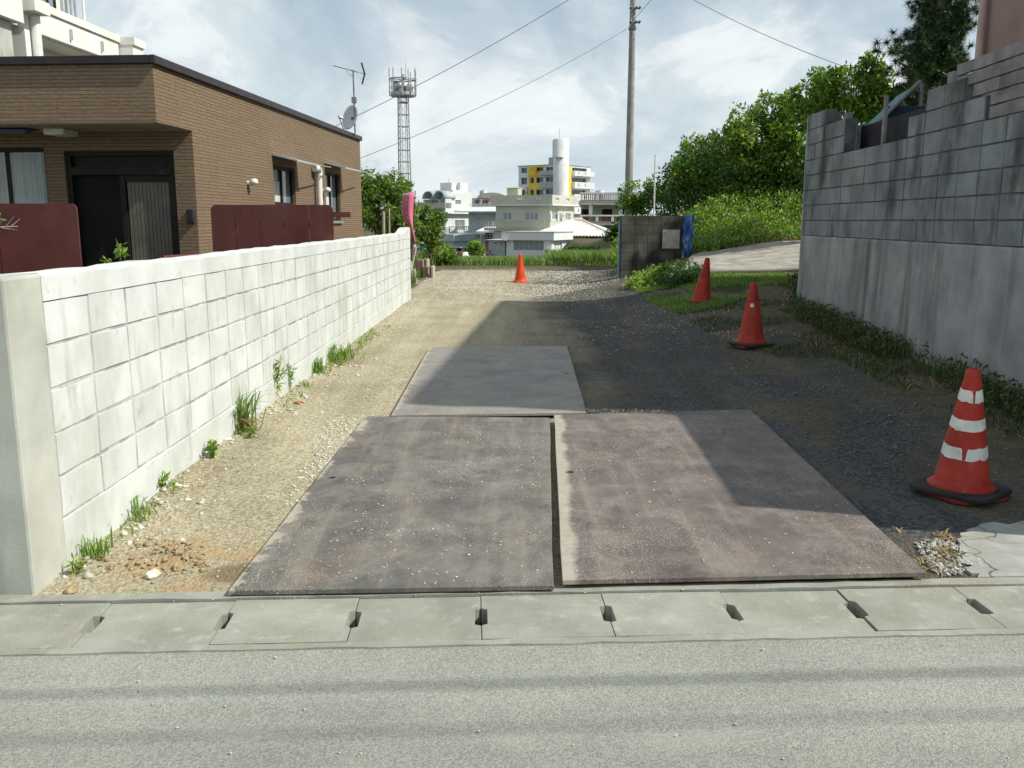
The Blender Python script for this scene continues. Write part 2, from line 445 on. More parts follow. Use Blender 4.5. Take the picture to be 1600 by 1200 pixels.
def siding_material(name, ca, cb, cz=0.043, swap=False):
    """thin stacked-stone cladding courses"""
    m, nt, N, L = nodes_of(name)
    out = N('ShaderNodeOutputMaterial'); b = N('ShaderNodeBsdfPrincipled'); L(b.outputs[0], out.inputs['Surface'])
    b.inputs['Roughness'].default_value = 0.75
    tc = N('ShaderNodeTexCoord'); s = N('ShaderNodeSeparateXYZ'); L(tc.outputs['Object'], s.inputs[0])
    ad = N('ShaderNodeMath'); ad.operation = 'ADD'; L(s.outputs['X'], ad.inputs[0]); L(s.outputs['Y'], ad.inputs[1])
    cb3 = N('ShaderNodeCombineXYZ'); L(ad.outputs[0], cb3.inputs[0]); L(s.outputs['Z'], cb3.inputs[1])
    br = N('ShaderNodeTexBrick'); L(cb3.outputs[0], br.inputs['Vector'])
    br.inputs['Scale'].default_value = 1.0; br.inputs['Brick Width'].default_value = 0.6; br.inputs['Row Height'].default_value = cz
    br.inputs['Mortar Size'].default_value = 0.0045; br.inputs['Mortar Smooth'].default_value = 0.4
    br.inputs['Color1'].default_value = (*ca, 1); br.inputs['Color2'].default_value = (*cb, 1)
    br.inputs['Mortar'].default_value = tuple(x * 0.62 for x in ca) + (1,)
    geo = N('ShaderNodeNewGeometry')
    n = noise(N, L, mapping(N, L, tc.outputs['Object'], (1, 1, 5)), 11, 6, 0.65)
    r = ramp(N, 0.3, 0.7, (0.70,) * 3, (1.25,) * 3); L(n, r.inputs[0])
    L(mixc(N, L, 1.0, br.outputs['Color'], r.outputs[0], 'MULTIPLY'), b.inputs['Base Color'])
    h = N('ShaderNodeMath'); h.operation = 'MULTIPLY_ADD'; h.inputs[1].default_value = -1.2; L(br.outputs['Fac'], h.inputs[0]); L(n, h.inputs[2])
    bp = N('ShaderNodeBump'); bp.inputs['Strength'].default_value = 0.9; bp.inputs['Distance'].default_value = 0.012
    L(h.outputs[0], bp.inputs['Height']); L(bp.outputs[0], b.inputs['Normal'])
    return m

def apron_material():
    m = M('cracked_concrete', (0.27, 0.275, 0.255), (0.38, 0.385, 0.36), 5, 0.9, 0.5, 120, stains=[((0.24, 0.23, 0.19), 3, 0.52, 0.7, (1, 1, 1), 0.7)], speck=((0.2, 0.2, 0.18), 60, 0.16, 0.6))
    nt = m.node_tree; N, L = nt.nodes.new, nt.links.new
    b = [n for n in nt.nodes if n.type == 'BSDF_PRINCIPLED'][0]
    src = b.inputs['Base Color'].links[0].from_socket
    geo = N('ShaderNodeNewGeometry')
    v = N('ShaderNodeTexVoronoi'); v.feature = 'DISTANCE_TO_EDGE'; v.inputs['Scale'].default_value = 2.6
    d = N('ShaderNodeVectorMath'); d.operation = 'MULTIPLY_ADD'; d.inputs[1].default_value = (0.22,) * 3
    nn = N('ShaderNodeTexNoise'); nn.inputs['Scale'].default_value = 6; L(geo.outputs['Position'], nn.inputs['Vector'])
    L(nn.outputs['Color'], d.inputs[0]); L(geo.outputs['Position'], d.inputs[2]); L(d.outputs[0], v.inputs['Vector'])
    r = ramp(N, 0.004, 0.02, (1, 1, 1), (0, 0, 0)); L(v.outputs['Distance'], r.inputs[0])
    L(mixc(N, L, r.outputs[0], src, (0.12, 0.10, 0.07)), b.inputs['Base Color'])
    return m

conc_white = M('whitened_block', (0.555, 0.585, 0.565), (0.665, 0.695, 0.68), 3.0, 0.9, 0.4, 130, rnd=0.05,
               stains=[((0.42, 0.425, 0.37), 2.2, 0.50, 0.72, (1, 1, 0.5), 0.7), ((0.33, 0.34, 0.30), 9, 0.60, 0.75, (1, 1, 1), 0.55), ((0.30, 0.31, 0.27), 4, 0.60, 0.72, (1, 1.5, 0.25), 0.5)])
mortar = M('mortar', (0.31, 0.325, 0.31), (0.55, 0.57, 0.55), 7.0, 0.95, 0.5, 60, lo=0.40, hi=0.62)
conc_post = M('smooth_concrete', (0.36, 0.37, 0.325), (0.50, 0.51, 0.46), 2.2, 0.9, 0.25, 90,
              stains=[((0.20, 0.20, 0.15), 1.6, 0.52, 0.75, (1.5, 1.5, 0.35), 0.8), ((0.10, 0.10, 0.07), 4.0, 0.6, 0.75, (1.5, 1.5, 0.3), 0.5)])
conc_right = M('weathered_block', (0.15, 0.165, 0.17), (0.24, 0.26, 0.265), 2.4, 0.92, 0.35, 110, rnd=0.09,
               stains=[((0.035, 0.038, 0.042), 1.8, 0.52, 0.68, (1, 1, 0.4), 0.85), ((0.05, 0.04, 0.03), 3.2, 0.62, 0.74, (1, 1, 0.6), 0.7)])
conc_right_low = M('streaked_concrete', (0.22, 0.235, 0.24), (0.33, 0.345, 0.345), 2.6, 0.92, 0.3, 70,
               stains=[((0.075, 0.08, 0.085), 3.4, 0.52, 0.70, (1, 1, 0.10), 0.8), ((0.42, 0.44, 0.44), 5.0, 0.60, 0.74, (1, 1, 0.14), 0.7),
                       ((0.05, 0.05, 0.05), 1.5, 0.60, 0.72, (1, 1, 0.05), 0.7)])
joint_dark = M('dirty_joint', (0.06, 0.065, 0.07), (0.13, 0.14, 0.145), 6, 0.95, 0.3, 60)
gutter_mat = M('gutter_concrete', (0.235, 0.24, 0.20), (0.32, 0.325, 0.28), 3.5, 0.9, 0.5, 150, rnd=0.05,
               stains=[((0.24, 0.225, 0.17), 2.5, 0.5, 0.72, (1, 1, 1), 0.6), ((0.42, 0.42, 0.37), 11, 0.55, 0.72, (1, 1, 1), 0.6)], speck=((0.52, 0.5, 0.43), 150, 0.25, 0.5))
gutter_in = M('gutter_inside', (0.05, 0.05, 0.045), (0.09, 0.09, 0.08), 6, 0.95, 0.2)
def road_material():
    m, nt, N, L = nodes_of('worn_asphalt')
    out = N('ShaderNodeOutputMaterial'); b = N('ShaderNodeBsdfPrincipled'); L(b.outputs[0], out.inputs['Surface'])
    geo = N('ShaderNodeNewGeometry'); pos = geo.outputs['Position']
    vo = N('ShaderNodeTexVoronoi'); vo.inputs['Scale'].default_value = 210; L(pos, vo.inputs['Vector'])
    bw = N('ShaderNodeRGBToBW'); L(vo.outputs['Color'], bw.inputs[0])
    r = ramp(N, 0.15, 0.9, (0.205, 0.212, 0.185), (0.385, 0.392, 0.345)); L(bw.outputs[0], r.inputs[0])
    c = r.outputs[0]
    r = ramp(N, 0.3, 0.7, (0.80,) * 3, (1.10,) * 3); L(noise(N, L, pos, 0.9, 6, 0.6), r.inputs[0])
    c = mixc(N, L, 1.0, c, r.outputs[0], 'MULTIPLY')
    # darker wheel-worn band running with the road, dusty strip by the gutter
    band = ramp(N, 0.40, 0.62, (0.90,) * 3, (1.05,) * 3)
    L(noise(N, L, mapping(N, L, pos, (0.05, 2.4, 1), (0, 0, 0), (0, 0, -GA)), 1.0, 3), band.inputs[0])
    c = mixc(N, L, 1.0, c, band.outputs[0], 'MULTIPLY')
    r = ramp(N, 0.55, 0.75, (0, 0, 0), (0.5,) * 3); L(noise(N, L, mapping(N, L, pos, (1, 2.5, 1), (4, 0, 0)), 1.6, 7, 0.65), r.inputs[0])
    c = mixc(N, L, r.outputs[0], c, (0.37, 0.37, 0.325))
    L(c, b.inputs['Base Color'])
    b.inputs['Roughness'].default_value = 0.72; b.inputs['Specular IOR Level'].default_value = 0.35
    h = N('ShaderNodeMath'); h.operation = 'MULTIPLY_ADD'; h.inputs[1].default_value = -0.9; L(vo.outputs['Distance'], h.inputs[0]); L(noise(N, L, pos, 45, 3), h.inputs[2])
    bp = N('ShaderNodeBump'); bp.inputs['Strength'].default_value = 0.6; bp.inputs['Distance'].default_value = 0.003
    L(h.outputs[0], bp.inputs['Height']); L(bp.outputs[0], b.inputs['Normal'])
    return m
road_mat = road_material()
siding_side = siding_material('brown_stacked_siding', (0.228, 0.158, 0.098), (0.200, 0.134, 0.081))
fence_mat = M('maroon_painted_steel', (0.072, 0.014, 0.012), (0.105, 0.020, 0.016), 3, 0.45, 0.06, 20, 0.4,
              stains=[((0.16, 0.05, 0.03), 5, 0.60, 0.72, (1, 1, 0.4), 0.7), ((0.13, 0.045, 0.04), 1.6, 0.48, 0.7, (1.5, 1.5, 0.3), 0.6)])
trim_dark = M('dark_roof_trim', (0.022, 0.014, 0.018), (0.035, 0.024, 0.028), 4, 0.4, 0.03)
door_dark = M('dark_bronze_aluminium', (0.014, 0.013, 0.011), (0.022, 0.021, 0.018), 5, 0.55, 0.03, spec=0.2)
soffit_mat = M('pale_soffit', (0.33, 0.29, 0.22), (0.40, 0.36, 0.28), 3, 0.8, 0.05)
alu = M('aluminium', (0.42, 0.44, 0.46), (0.55, 0.57, 0.58), 5, 0.35, 0.03, metal=0.7)
galv = M('galvanised_steel', (0.34, 0.36, 0.38), (0.46, 0.48, 0.50), 6, 0.5, 0.05, metal=0.35)
galv_dull = M('dull_steel', (0.16, 0.17, 0.18), (0.24, 0.25, 0.26), 6, 0.6, 0.05)
white_plastic = M('white_plastic', (0.68, 0.68, 0.64), (0.76, 0.76, 0.72), 4, 0.45, 0.0)
black_plastic = M('black_rubber', (0.018, 0.018, 0.02), (0.04, 0.04, 0.042), 7, 0.7, 0.15)
cone_red = M('cone_red_plastic', (0.62, 0.060, 0.020), (0.74, 0.085, 0.028), 5, 0.42, 0.04, 60,
             stains=[((0.33, 0.04, 0.02), 9, 0.58, 0.75, (1, 1, 0.4), 0.5)])
cone_shaded = M('cone_shaded_red_plastic', (0.31, 0.022, 0.013), (0.43, 0.038, 0.022), 5, 0.6, 0.08, 60, rvar=0.15,  # dirty cone red, darkened in colour for the cones standing in shade
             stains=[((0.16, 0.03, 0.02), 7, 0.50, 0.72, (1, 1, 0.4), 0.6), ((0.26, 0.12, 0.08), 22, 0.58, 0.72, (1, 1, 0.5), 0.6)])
cone_tape = M('white_reflective_tape', (0.62, 0.62, 0.56), (0.76, 0.76, 0.70), 14, 0.5, 0.1, 90,
              stains=[((0.30, 0.24, 0.18), 18, 0.55, 0.72, (1, 1, 1), 0.6)])
white_wall = M('white_rendered_wall', (0.68, 0.68, 0.63), (0.78, 0.78, 0.74), 0.8, 0.85, 0.08, 40,
               stains=[((0.52, 0.53, 0.48), 0.9, 0.55, 0.75, (1, 1, 0.3), 0.5)])
white_far = M('whitewashed_concrete', (0.62, 0.64, 0.63), (0.74, 0.755, 0.745), 0.35, 0.85, 0.0,
              stains=[((0.40, 0.42, 0.40), 0.35, 0.56, 0.75, (1, 1, 0.35), 0.5)])
cream_far = M('cream_concrete', (0.42, 0.44, 0.37), (0.53, 0.54, 0.46), 0.35, 0.85, 0.0,
              stains=[((0.33, 0.35, 0.31), 0.4, 0.54, 0.75, (1, 1, 0.35), 0.55)])
blue_far = M('blue_grey_concrete', (0.30, 0.37, 0.40), (0.40, 0.47, 0.50), 0.5, 0.85, 0.0)
yellow_far = M('yellow_painted_wall', (0.74, 0.50, 0.055), (0.82, 0.58, 0.09), 0.5, 0.8, 0.0)
pink_wall = M('faded_pink_render', (0.25, 0.175, 0.155), (0.31, 0.22, 0.195), 1.2, 0.9, 0.1, 60,
              stains=[((0.30, 0.21, 0.19), 1.2, 0.55, 0.75, (1, 1, 0.3), 0.6)])
pane = glass_mat('window_glass', (0.035, 0.045, 0.055))
pane_pale = glass_mat('pale_window_glass', (0.20, 0.25, 0.28), 0.12)
curtain_mat = M('pale_curtain', (0.36, 0.42, 0.42), (0.50, 0.55, 0.54), 2, 0.9, 0.0)
dark_void = M('unlit_interior', (0.015, 0.015, 0.016), (0.03, 0.03, 0.03), 2, 0.95, 0.0)
tin = M('corrugated_tin', (0.30, 0.34, 0.36), (0.42, 0.45, 0.46), 1.5, 0.6, 0.0, stains=[((0.22, 0.12, 0.07), 2, 0.58, 0.7, (1, 1, 0.4), 0.6)])
awning_mat = M('grey_awning', (0.30, 0.35, 0.38), (0.42, 0.46, 0.48), 6, 0.6, 0.05)
blue_awning = M('blue_awning', (0.05, 0.085, 0.14), (0.08, 0.12, 0.18), 6, 0.6, 0.05)
tile_white = M('pale_roof_tile', (0.72, 0.66, 0.62), (0.82, 0.76, 0.72), 1.5, 0.8, 0.0)
orange_wall = M('orange_wall', (0.50, 0.19, 0.05), (0.60, 0.24, 0.07), 2, 0.8, 0.0)
tarp_blue = M('blue_tarpaulin', (0.02, 0.07, 0.30), (0.07, 0.20, 0.50), 5, 0.5, 0.5, 14, bdist=0.03,
              stains=[((0.45, 0.58, 0.72), 7, 0.52, 0.64, (1, 1, 0.6), 0.8)])
green_net = M('faded_teal_sheet', (0.05, 0.16, 0.15), (0.10, 0.25, 0.26), 5, 0.7, 0.1)
wood_grey = M('grey_board', (0.14, 0.14, 0.135), (0.24, 0.235, 0.225), 5, 0.9, 0.4, 60, rnd=0.12,
              stains=[((0.07, 0.07, 0.07), 5, 0.55, 0.72, (1, 0.3, 3), 0.6)])
wood_post = M('old_wood_post', (0.30, 0.25, 0.19), (0.42, 0.36, 0.29), 9, 0.9, 0.3, 60)
dark_board = M('dark_board', (0.018, 0.018, 0.022), (0.035, 0.035, 0.04), 4, 0.9, 0.1)
moss_wall = M('mossy_block', (0.042, 0.042, 0.036), (0.10, 0.095, 0.083), 3.0, 0.95, 0.5, 60, rnd=0.18,
              stains=[((0.035, 0.04, 0.025), 2.2, 0.5, 0.66, (1, 1, 0.8), 0.85), ((0.26, 0.25, 0.22), 3, 0.60, 0.74, (1, 1, 0.25), 0.6)])
plaque_mat = M('weathered_plaque', (0.33, 0.32, 0.27), (0.46, 0.45, 0.39), 6, 0.85, 0.15, 40)
pole_mat = M('concrete_pole', (0.25, 0.235, 0.215), (0.34, 0.325, 0.30), 3, 0.85, 0.1, 60, stains=[((0.28, 0.27, 0.25), 2, 0.55, 0.7, (2, 2, 0.3), 0.6)])
wire_mat = M('grey_cable', (0.10, 0.11, 0.12), (0.15, 0.16, 0.17), 3, 0.6, 0.0)
flag_pink = M('pink_banner_cloth', (0.56, 0.14, 0.24), (0.66, 0.19, 0.30), 3, 0.8, 0.0)
flag_white = M('white_banner_print', (0.62, 0.55, 0.56), (0.72, 0.66, 0.66), 3, 0.8, 0.0)
flag_red = M('dark_red_banner_print', (0.34, 0.03, 0.05), (0.42, 0.05, 0.07), 3, 0.8, 0.0)
step_mat = M('brown_concrete', (0.15, 0.09, 0.075), (0.24, 0.16, 0.13), 5, 0.9, 0.2)
step_edge = M('pale_concrete', (0.42, 0.40, 0.34), (0.52, 0.49, 0.42), 5, 0.9, 0.2)
ramp_mat = M('ribbed_ramp_concrete', (0.27, 0.25, 0.215), (0.40, 0.38, 0.335), 3, 0.92, 0.4, 60, stains=[((0.16, 0.14, 0.10), 2.4, 0.54, 0.70, (1, 1, 1), 0.6)])
bark = M('bark', (0.09, 0.065, 0.045), (0.17, 0.13, 0.095), 12, 0.95, 0.6, 40)
stone_pale = M('pale_limestone_chips', (0.42, 0.385, 0.30), (0.70, 0.67, 0.59), 16, 0.9, 0.2, 90)
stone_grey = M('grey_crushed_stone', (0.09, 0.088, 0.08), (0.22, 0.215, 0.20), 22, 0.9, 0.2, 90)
soil_clod = M('orange_clod', (0.27, 0.18, 0.09), (0.43, 0.34, 0.21), 26, 0.95, 0.4, 60)
L_citrus = leaf_mat('citrus_leaf', [(0.028, 0.080, 0.010), (0.060, 0.15, 0.014), (0.10, 0.22, 0.020), (0.20, 0.32, 0.04), (0.30, 0.34, 0.06)])
L_mango = leaf_mat('mango_leaf', [(0.045, 0.115, 0.022), (0.085, 0.19, 0.03), (0.14, 0.25, 0.045), (0.32, 0.28, 0.08)])
L_weed = leaf_mat('weed_leaf', [(0.05, 0.12, 0.014), (0.10, 0.21, 0.022), (0.17, 0.31, 0.035), (0.24, 0.36, 0.055), (0.34, 0.36, 0.10)])
L_grass = leaf_mat('grass_blade', [(0.07, 0.15, 0.02), (0.12, 0.24, 0.03), (0.17, 0.31, 0.04), (0.28, 0.30, 0.10)])
L_shade = leaf_mat('creeping_grass', [(0.022, 0.044, 0.012), (0.04, 0.075, 0.015), (0.06, 0.105, 0.02), (0.12, 0.10, 0.05)])  # grass greens darkened in colour for plants in the right-hand wall's shade
L_pine = leaf_mat('pine_needle', [(0.010, 0.026, 0.010), (0.022, 0.055, 0.014), (0.035, 0.085, 0.02), (0.05, 0.10, 0.02)], 0.15)
L_hedge = leaf_mat('hedge_leaf', [(0.020, 0.060, 0.012), (0.040, 0.10, 0.018), (0.07, 0.15, 0.03)])
L_reed = leaf_mat('tall_grass', [(0.05, 0.12, 0.02), (0.10, 0.20, 0.035), (0.17, 0.28, 0.06), (0.30, 0.30, 0.13)])
L_dry = leaf_mat('dry_straw', [(0.28, 0.20, 0.10), (0.40, 0.32, 0.18), (0.20, 0.12, 0.06)], 0.2)
fruit_mat = M('yellow_fruit', (0.62, 0.48, 0.05), (0.72, 0.58, 0.10), 12, 0.4, 0.05)
flower_mat = M('white_flower', (0.75, 0.74, 0.66), (0.82, 0.81, 0.76), 8, 0.7, 0.0)

# ================================================================== ground, road, gutter
def build_ground():
    def axis(segs):
        a = []
        for lo, hi, st in segs: a += list(np.arange(lo, hi, st))
        return np.array(a + [segs[-1][1]])
    xs = axis([(-420, -60, 60), (-60, -12, 6), (-12, -2.4, 0.8), (-2.4, 4.4, 0.05), (4.4, 12, 0.4), (12, 60, 6), (60, 420, 60)])
    ys = axis([(-40, 2.6, 2.13), (2.6, 9.0, 0.04), (9.0, 20.0, 0.08), (20, 34, 0.25), (34, 110, 4), (110, 900, 60)])
    X, Y = np.meshgrid(xs, ys)
    Z = ground_h(X, Y)
    nx, ny = len(xs), len(ys)
    V = np.stack([X.ravel(), Y.ravel(), Z.ravel()], 1)
    i = np.arange(ny - 1)[:, None] * nx + np.arange(nx - 1)[None, :]
    F = np.stack([i, i + 1, i + nx + 1, i + nx], -1).reshape(-1, 4)
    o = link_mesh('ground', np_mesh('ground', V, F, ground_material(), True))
    tag(o, 'sandy tan lot with grey gravel, darkened for shade, on its right half', 'ground', kind='structure')
build_ground()

def road():
    mb = MB()
    g = np.linspace(-45, 45, 61); d = np.array([-9, -6, -4, -2.5, -1.5, -0.9, -0.475])
    P = [[tuple(gpt(s, dd, 0.0 if dd > -1 else 0.008 * (1 - abs(dd + 4) / 6))) for s in g] for dd in d]
    mb.grid(P)
    o = mb.build('road', road_mat); tag(o, 'pale worn asphalt road in front of the lot', 'road', kind='structure')
    mb = MB(); mb.prism([gpt(-45, -14)[:2], gpt(45, -14)[:2], gpt(45, -9)[:2], gpt(-45, -9)[:2]], -0.2, 0.1)
    o = mb.build('pavement', gutter_mat); tag(o, 'concrete pavement across the road', 'pavement', kind='structure')
road()

def gutter():
    root = bpy.data.objects.new('gutter', None); col.objects.link(root)
    root.location = (G0.x, G0.y, 0); root.rotation_euler = (0, 0, GA)
    tag(root, 'concrete drain with slotted cover slabs along the road edge', 'gutter', kind='structure')
    def lip(d0, d1, z, seed):
        mb = MB(); r = random.Random(seed); n = 260; P = [[], [], [], []]
        for i in range(n + 1):
            s = -13 + 26 * i / n
            j = r.uniform(-0.004, 0.004); h = r.uniform(-0.002, 0.002)
            P[0].append((s, d0 + j, -0.3)); P[1].append((s, d0 + j, z + h)); P[2].append((s, d1 - j, z + h)); P[3].append((s, d1 - j, -0.3))
        mb.grid(P, False); return mb
    lip(-0.052, 0.014, 0.010, 1).build('edge_strip', gutter_mat, root)
    lip(-0.495, -0.453, 0.007, 2).build('edge_strip', gutter_mat, root)
    mb = MB(); mb.box(-13, -0.43, -0.42, 13, -0.06, -0.36); mb.build('channel_floor', gutter_in, root)
    pitch = 0.49; s0 = 0.36
    for k in range(-14, 15):
        a, b = s0 + k * pitch + 0.0015, s0 + (k + 1) * pitch - 0.0015
        r = random.Random(k * 7 + 3)
        def notch(side):
            x = a if side == 0 else b; q = 1 if side == 0 else -1
            w = 0.0225 + r.uniform(-0.002, 0.003); j = lambda: r.uniform(-0.004, 0.004)
            return [(x, -0.325 + j()), (x + q * w, -0.315 + j()), (x + q * w, -0.185 + j()), (x, -0.175 + j())]
        L0 = notch(0); R0 = notch(1)
        y0, y1 = -0.441, -0.061
        pts = [(a, y0), (b, y0)] + R0 + [(b, y1), (a, y1)] + L0[::-1]
        z = 0.002 + r.uniform(-0.002, 0.0025)
        mb = MB(); mb.prism(pts, z - 0.09, z)
        o = mb.build('cover_slab', gutter_mat, root, bevel=0.002)
        o.rotation_euler = (r.uniform(-0.004, 0.004), r.uniform(-0.003, 0.003), 0)
gutter()

def apron():
    mb = MB()
    pts = [gpt(1.98, 0.018), gpt(4.6, 0.018), gpt(4.6, 0.72), gpt(2.9, 0.74), gpt(2.35, 0.66), gpt(2.12, 0.42), gpt(2.02, 0.2)]
    rr = random.Random(5); q = []
    for i in range(len(pts)):
        a, b = pts[i], pts[(i + 1) % len(pts)]
        for k in range(9):
            p = a.lerp(b, k / 9); j = 0.028 if i >= 2 else 0.0; q.append((p.x + rr.uniform(-j, j), p.y + rr.uniform(-j, j)))
    mb.prism(q, -0.05, 0.013)
    o = mb.build('apron', apron_material(), bevel=0.004)
    tag(o, 'cracked pale concrete apron in the right corner by the gutter', 'concrete apron', kind='structure')
apron()

# raised ground held back by the right-hand wall
WA, WB = Vector((3.775, 3.75)), Vector((4.115, 12.9))        # near and far end of the wall's left face
mb = MB(); mb.prism([(4.05, 3.9), (30, 3.9), (30, 12.7), (4.3, 12.7)], -0.3, 1.28)
o = mb.build('terrace_ground', M('terrace_soil', (0.10, 0.085, 0.06), (0.16, 0.14, 0.09), 4)); tag(o, 'raised earth terrace behind the right-hand wall', 'terrace', kind='structure')

def ramp_slab():
    # concrete ramp climbing to the right behind the wall corner, with raised grip ribs across it
    c = [Vector((3.15, 17.3)), Vector((6.2, 16.9)), Vector((7.6, 21.5)), Vector((4.35, 21.5))]
    P = []
    for i in range(25):
        t = i / 24; a, b = c[0].lerp(c[3], t), c[1].lerp(c[2], t); row = []
        for j in range(31):
            q = a.lerp(b, j / 30); row.append((q.x, q.y, gh(q.x, q.y) + 0.035))
        P.append(row)
    o = MB().grid(P).build('ramp', ramp_mat, solid=0.08); tag(o, 'sunlit ribbed concrete ramp climbing towards the weedy slope', 'ramp', kind='structure')
    for i in range(1, 24, 2):
        rib = MB(); A = [Vector(p) + Vector((0, 0, 0.028)) for p in P[i]]
        rib.path(A[1:-1:2], 0.028, 5); rib.build('grip_rib', ramp_mat, o)
ramp_slab()
# ================================================================== facades
def facade_cells(mb, o, ux, W, z0, z1, openings, depth):
    """wall sheet on the upright plane through o along ux, outward normal to its right; openings (x0,z0,x1,z1) get reveals"""
    ux = Vector((ux[0], ux[1], 0)); n = Vector((ux.y, -ux.x, 0)); o = Vector((o[0], o[1], 0))
    P = lambda s, z, d=0.0: tuple(o + ux * s - n * d + Vector((0, 0, z)))
    xs = sorted({0.0, W} | {q for a in openings for q in (a[0], a[2])}); zs = sorted({z0, z1} | {q for a in openings for q in (a[1], a[3])})
    for i in range(len(xs) - 1):
        for j in range(len(zs) - 1):
            cx, cz = (xs[i] + xs[i + 1]) / 2, (zs[j] + zs[j + 1]) / 2
            if any(a[0] < cx < a[2] and a[1] < cz < a[3] for a in openings): continue
            mb.quad(P(xs[i], zs[j]), P(xs[i + 1], zs[j]), P(xs[i + 1], zs[j + 1]), P(xs[i], zs[j + 1]))
    for a in openings:
        x0, c0, x1, c1 = a[:4]
        mb.quad(P(x0, c0), P(x0, c1), P(x0, c1, depth), P(x0, c0, depth)); mb.quad(P(x1, c0), P(x1, c0, depth), P(x1, c1, depth), P(x1, c1))
        mb.quad(P(x0, c1), P(x1, c1), P(x1, c1, depth), P(x0, c1, depth)); mb.quad(P(x0, c0), P(x0, c0, depth), P(x1, c0, depth), P(x1, c0))
    return mb
def obox(mb, o, ux, s0, d0, z0, s1, d1, z1):
    """box in facade coordinates: s along, d outwards from the wall"""
    ux = Vector((ux[0], ux[1], 0)); n = Vector((ux.y, -ux.x, 0)); o = Vector((o[0], o[1], 0))
    vs = [tuple(o + ux * s + n * d + Vector((0, 0, z))) for z in (z0, z1) for d in (d1, d0) for s in (s0, s1)]
    return mb.add(vs, [(0, 2, 3, 1), (4, 5, 7, 6), (0, 1, 5, 4), (2, 6, 7, 3), (0, 4, 6, 2), (1, 3, 7, 5)])
def window(root, o, ux, a, depth=0.12, panes=2, glass=None, frame=None, fw=0.06):
    x0, z0, x1, z1 = a[:4]
    frame = frame or alu; glass = glass or pane
    mb = MB()
    obox(mb, o, ux, x0, -depth, z0, x1, -depth + 0.05, z0 + fw); obox(mb, o, ux, x0, -depth, z1 - fw, x1, -depth + 0.05, z1)
    for k in range(panes + 1):
        c = x0 + fw / 2 + (x1 - x0 - fw) * k / panes
        obox(mb, o, ux, c - fw / 2, -depth + 0.002, z0 + fw, c + fw / 2, -depth + 0.048, z1 - fw)
    f = mb.build('window', frame, root)
    for k in range(panes):
        a0 = x0 + fw / 2 + (x1 - x0 - fw) * k / panes; a1 = x0 + fw / 2 + (x1 - x0 - fw) * (k + 1) / panes
        g = MB(); obox(g, o, ux, a0 + fw / 2, -depth - 0.02, z0 + fw, a1 - fw / 2, -depth + 0.012, z1 - fw); g.build('pane', glass, f)
    return f
FRONT, RIGHT, BACK, LEFT = 0, 1, 2, 3
def faces_of(W, D):
    return [((0, 0), (1, 0), W), ((W, 0), (0, 1), D), ((W, D), (-1, 0), W), ((0, D), (0, -1), D)]
def block(root, name, mat, x0, y0, z0, x1, y1, z1, wins={}, depth=0.14, glass=None, frame=None, roof=True):
    """a storey: four wall sheets with window openings, a closed core behind, a roof slab"""
    W, D = x1 - x0, y1 - y0
    mb = MB()
    for k, (o, ux, Ln) in enumerate(faces_of(W, D)):
        o = (o[0] + x0, o[1] + y0)
        facade_cells(mb, o, ux, Ln, z0, z1, wins.get(k, []), depth)
    if roof: mb.quad((x0, y0, z1), (x1, y0, z1), (x1, y1, z1), (x0, y1, z1))
    w = mb.build(name, mat, root)
    c = MB(); e = depth + 0.03; c.box(x0 + e, y0 + e, z0, x1 - e, y1 - e, z1 - 0.02); c.build('dark_core', dark_void, w)  # near-black core added behind the wall sheets to block light
    for k, (o, ux, Ln) in enumerate(faces_of(W, D)):
        o = (o[0] + x0, o[1] + y0)
        for a in wins.get(k, []):
            if len(a) > 4 and a[4] == 'void': continue
            window(root, o, ux, a, depth, a[4] if len(a) > 4 else 2, a[5] if len(a) > 5 else glass, frame)
    return w
def corner_root(name, label, cat, u, Y, rz, W, group=None, base=-4.0):
    """root placed so that the near corner (W,0) stands on the sight line of column u at depth Y"""
    c = at(u, 380, Y)
    off = Matrix.Rotation(rz, 2) @ Vector((W, 0))
    return thing(name, label, cat, (c.x - off.x, c.y - off.y, 0), rz, group)
def zat(v, Y): return at(800, v, Y).z

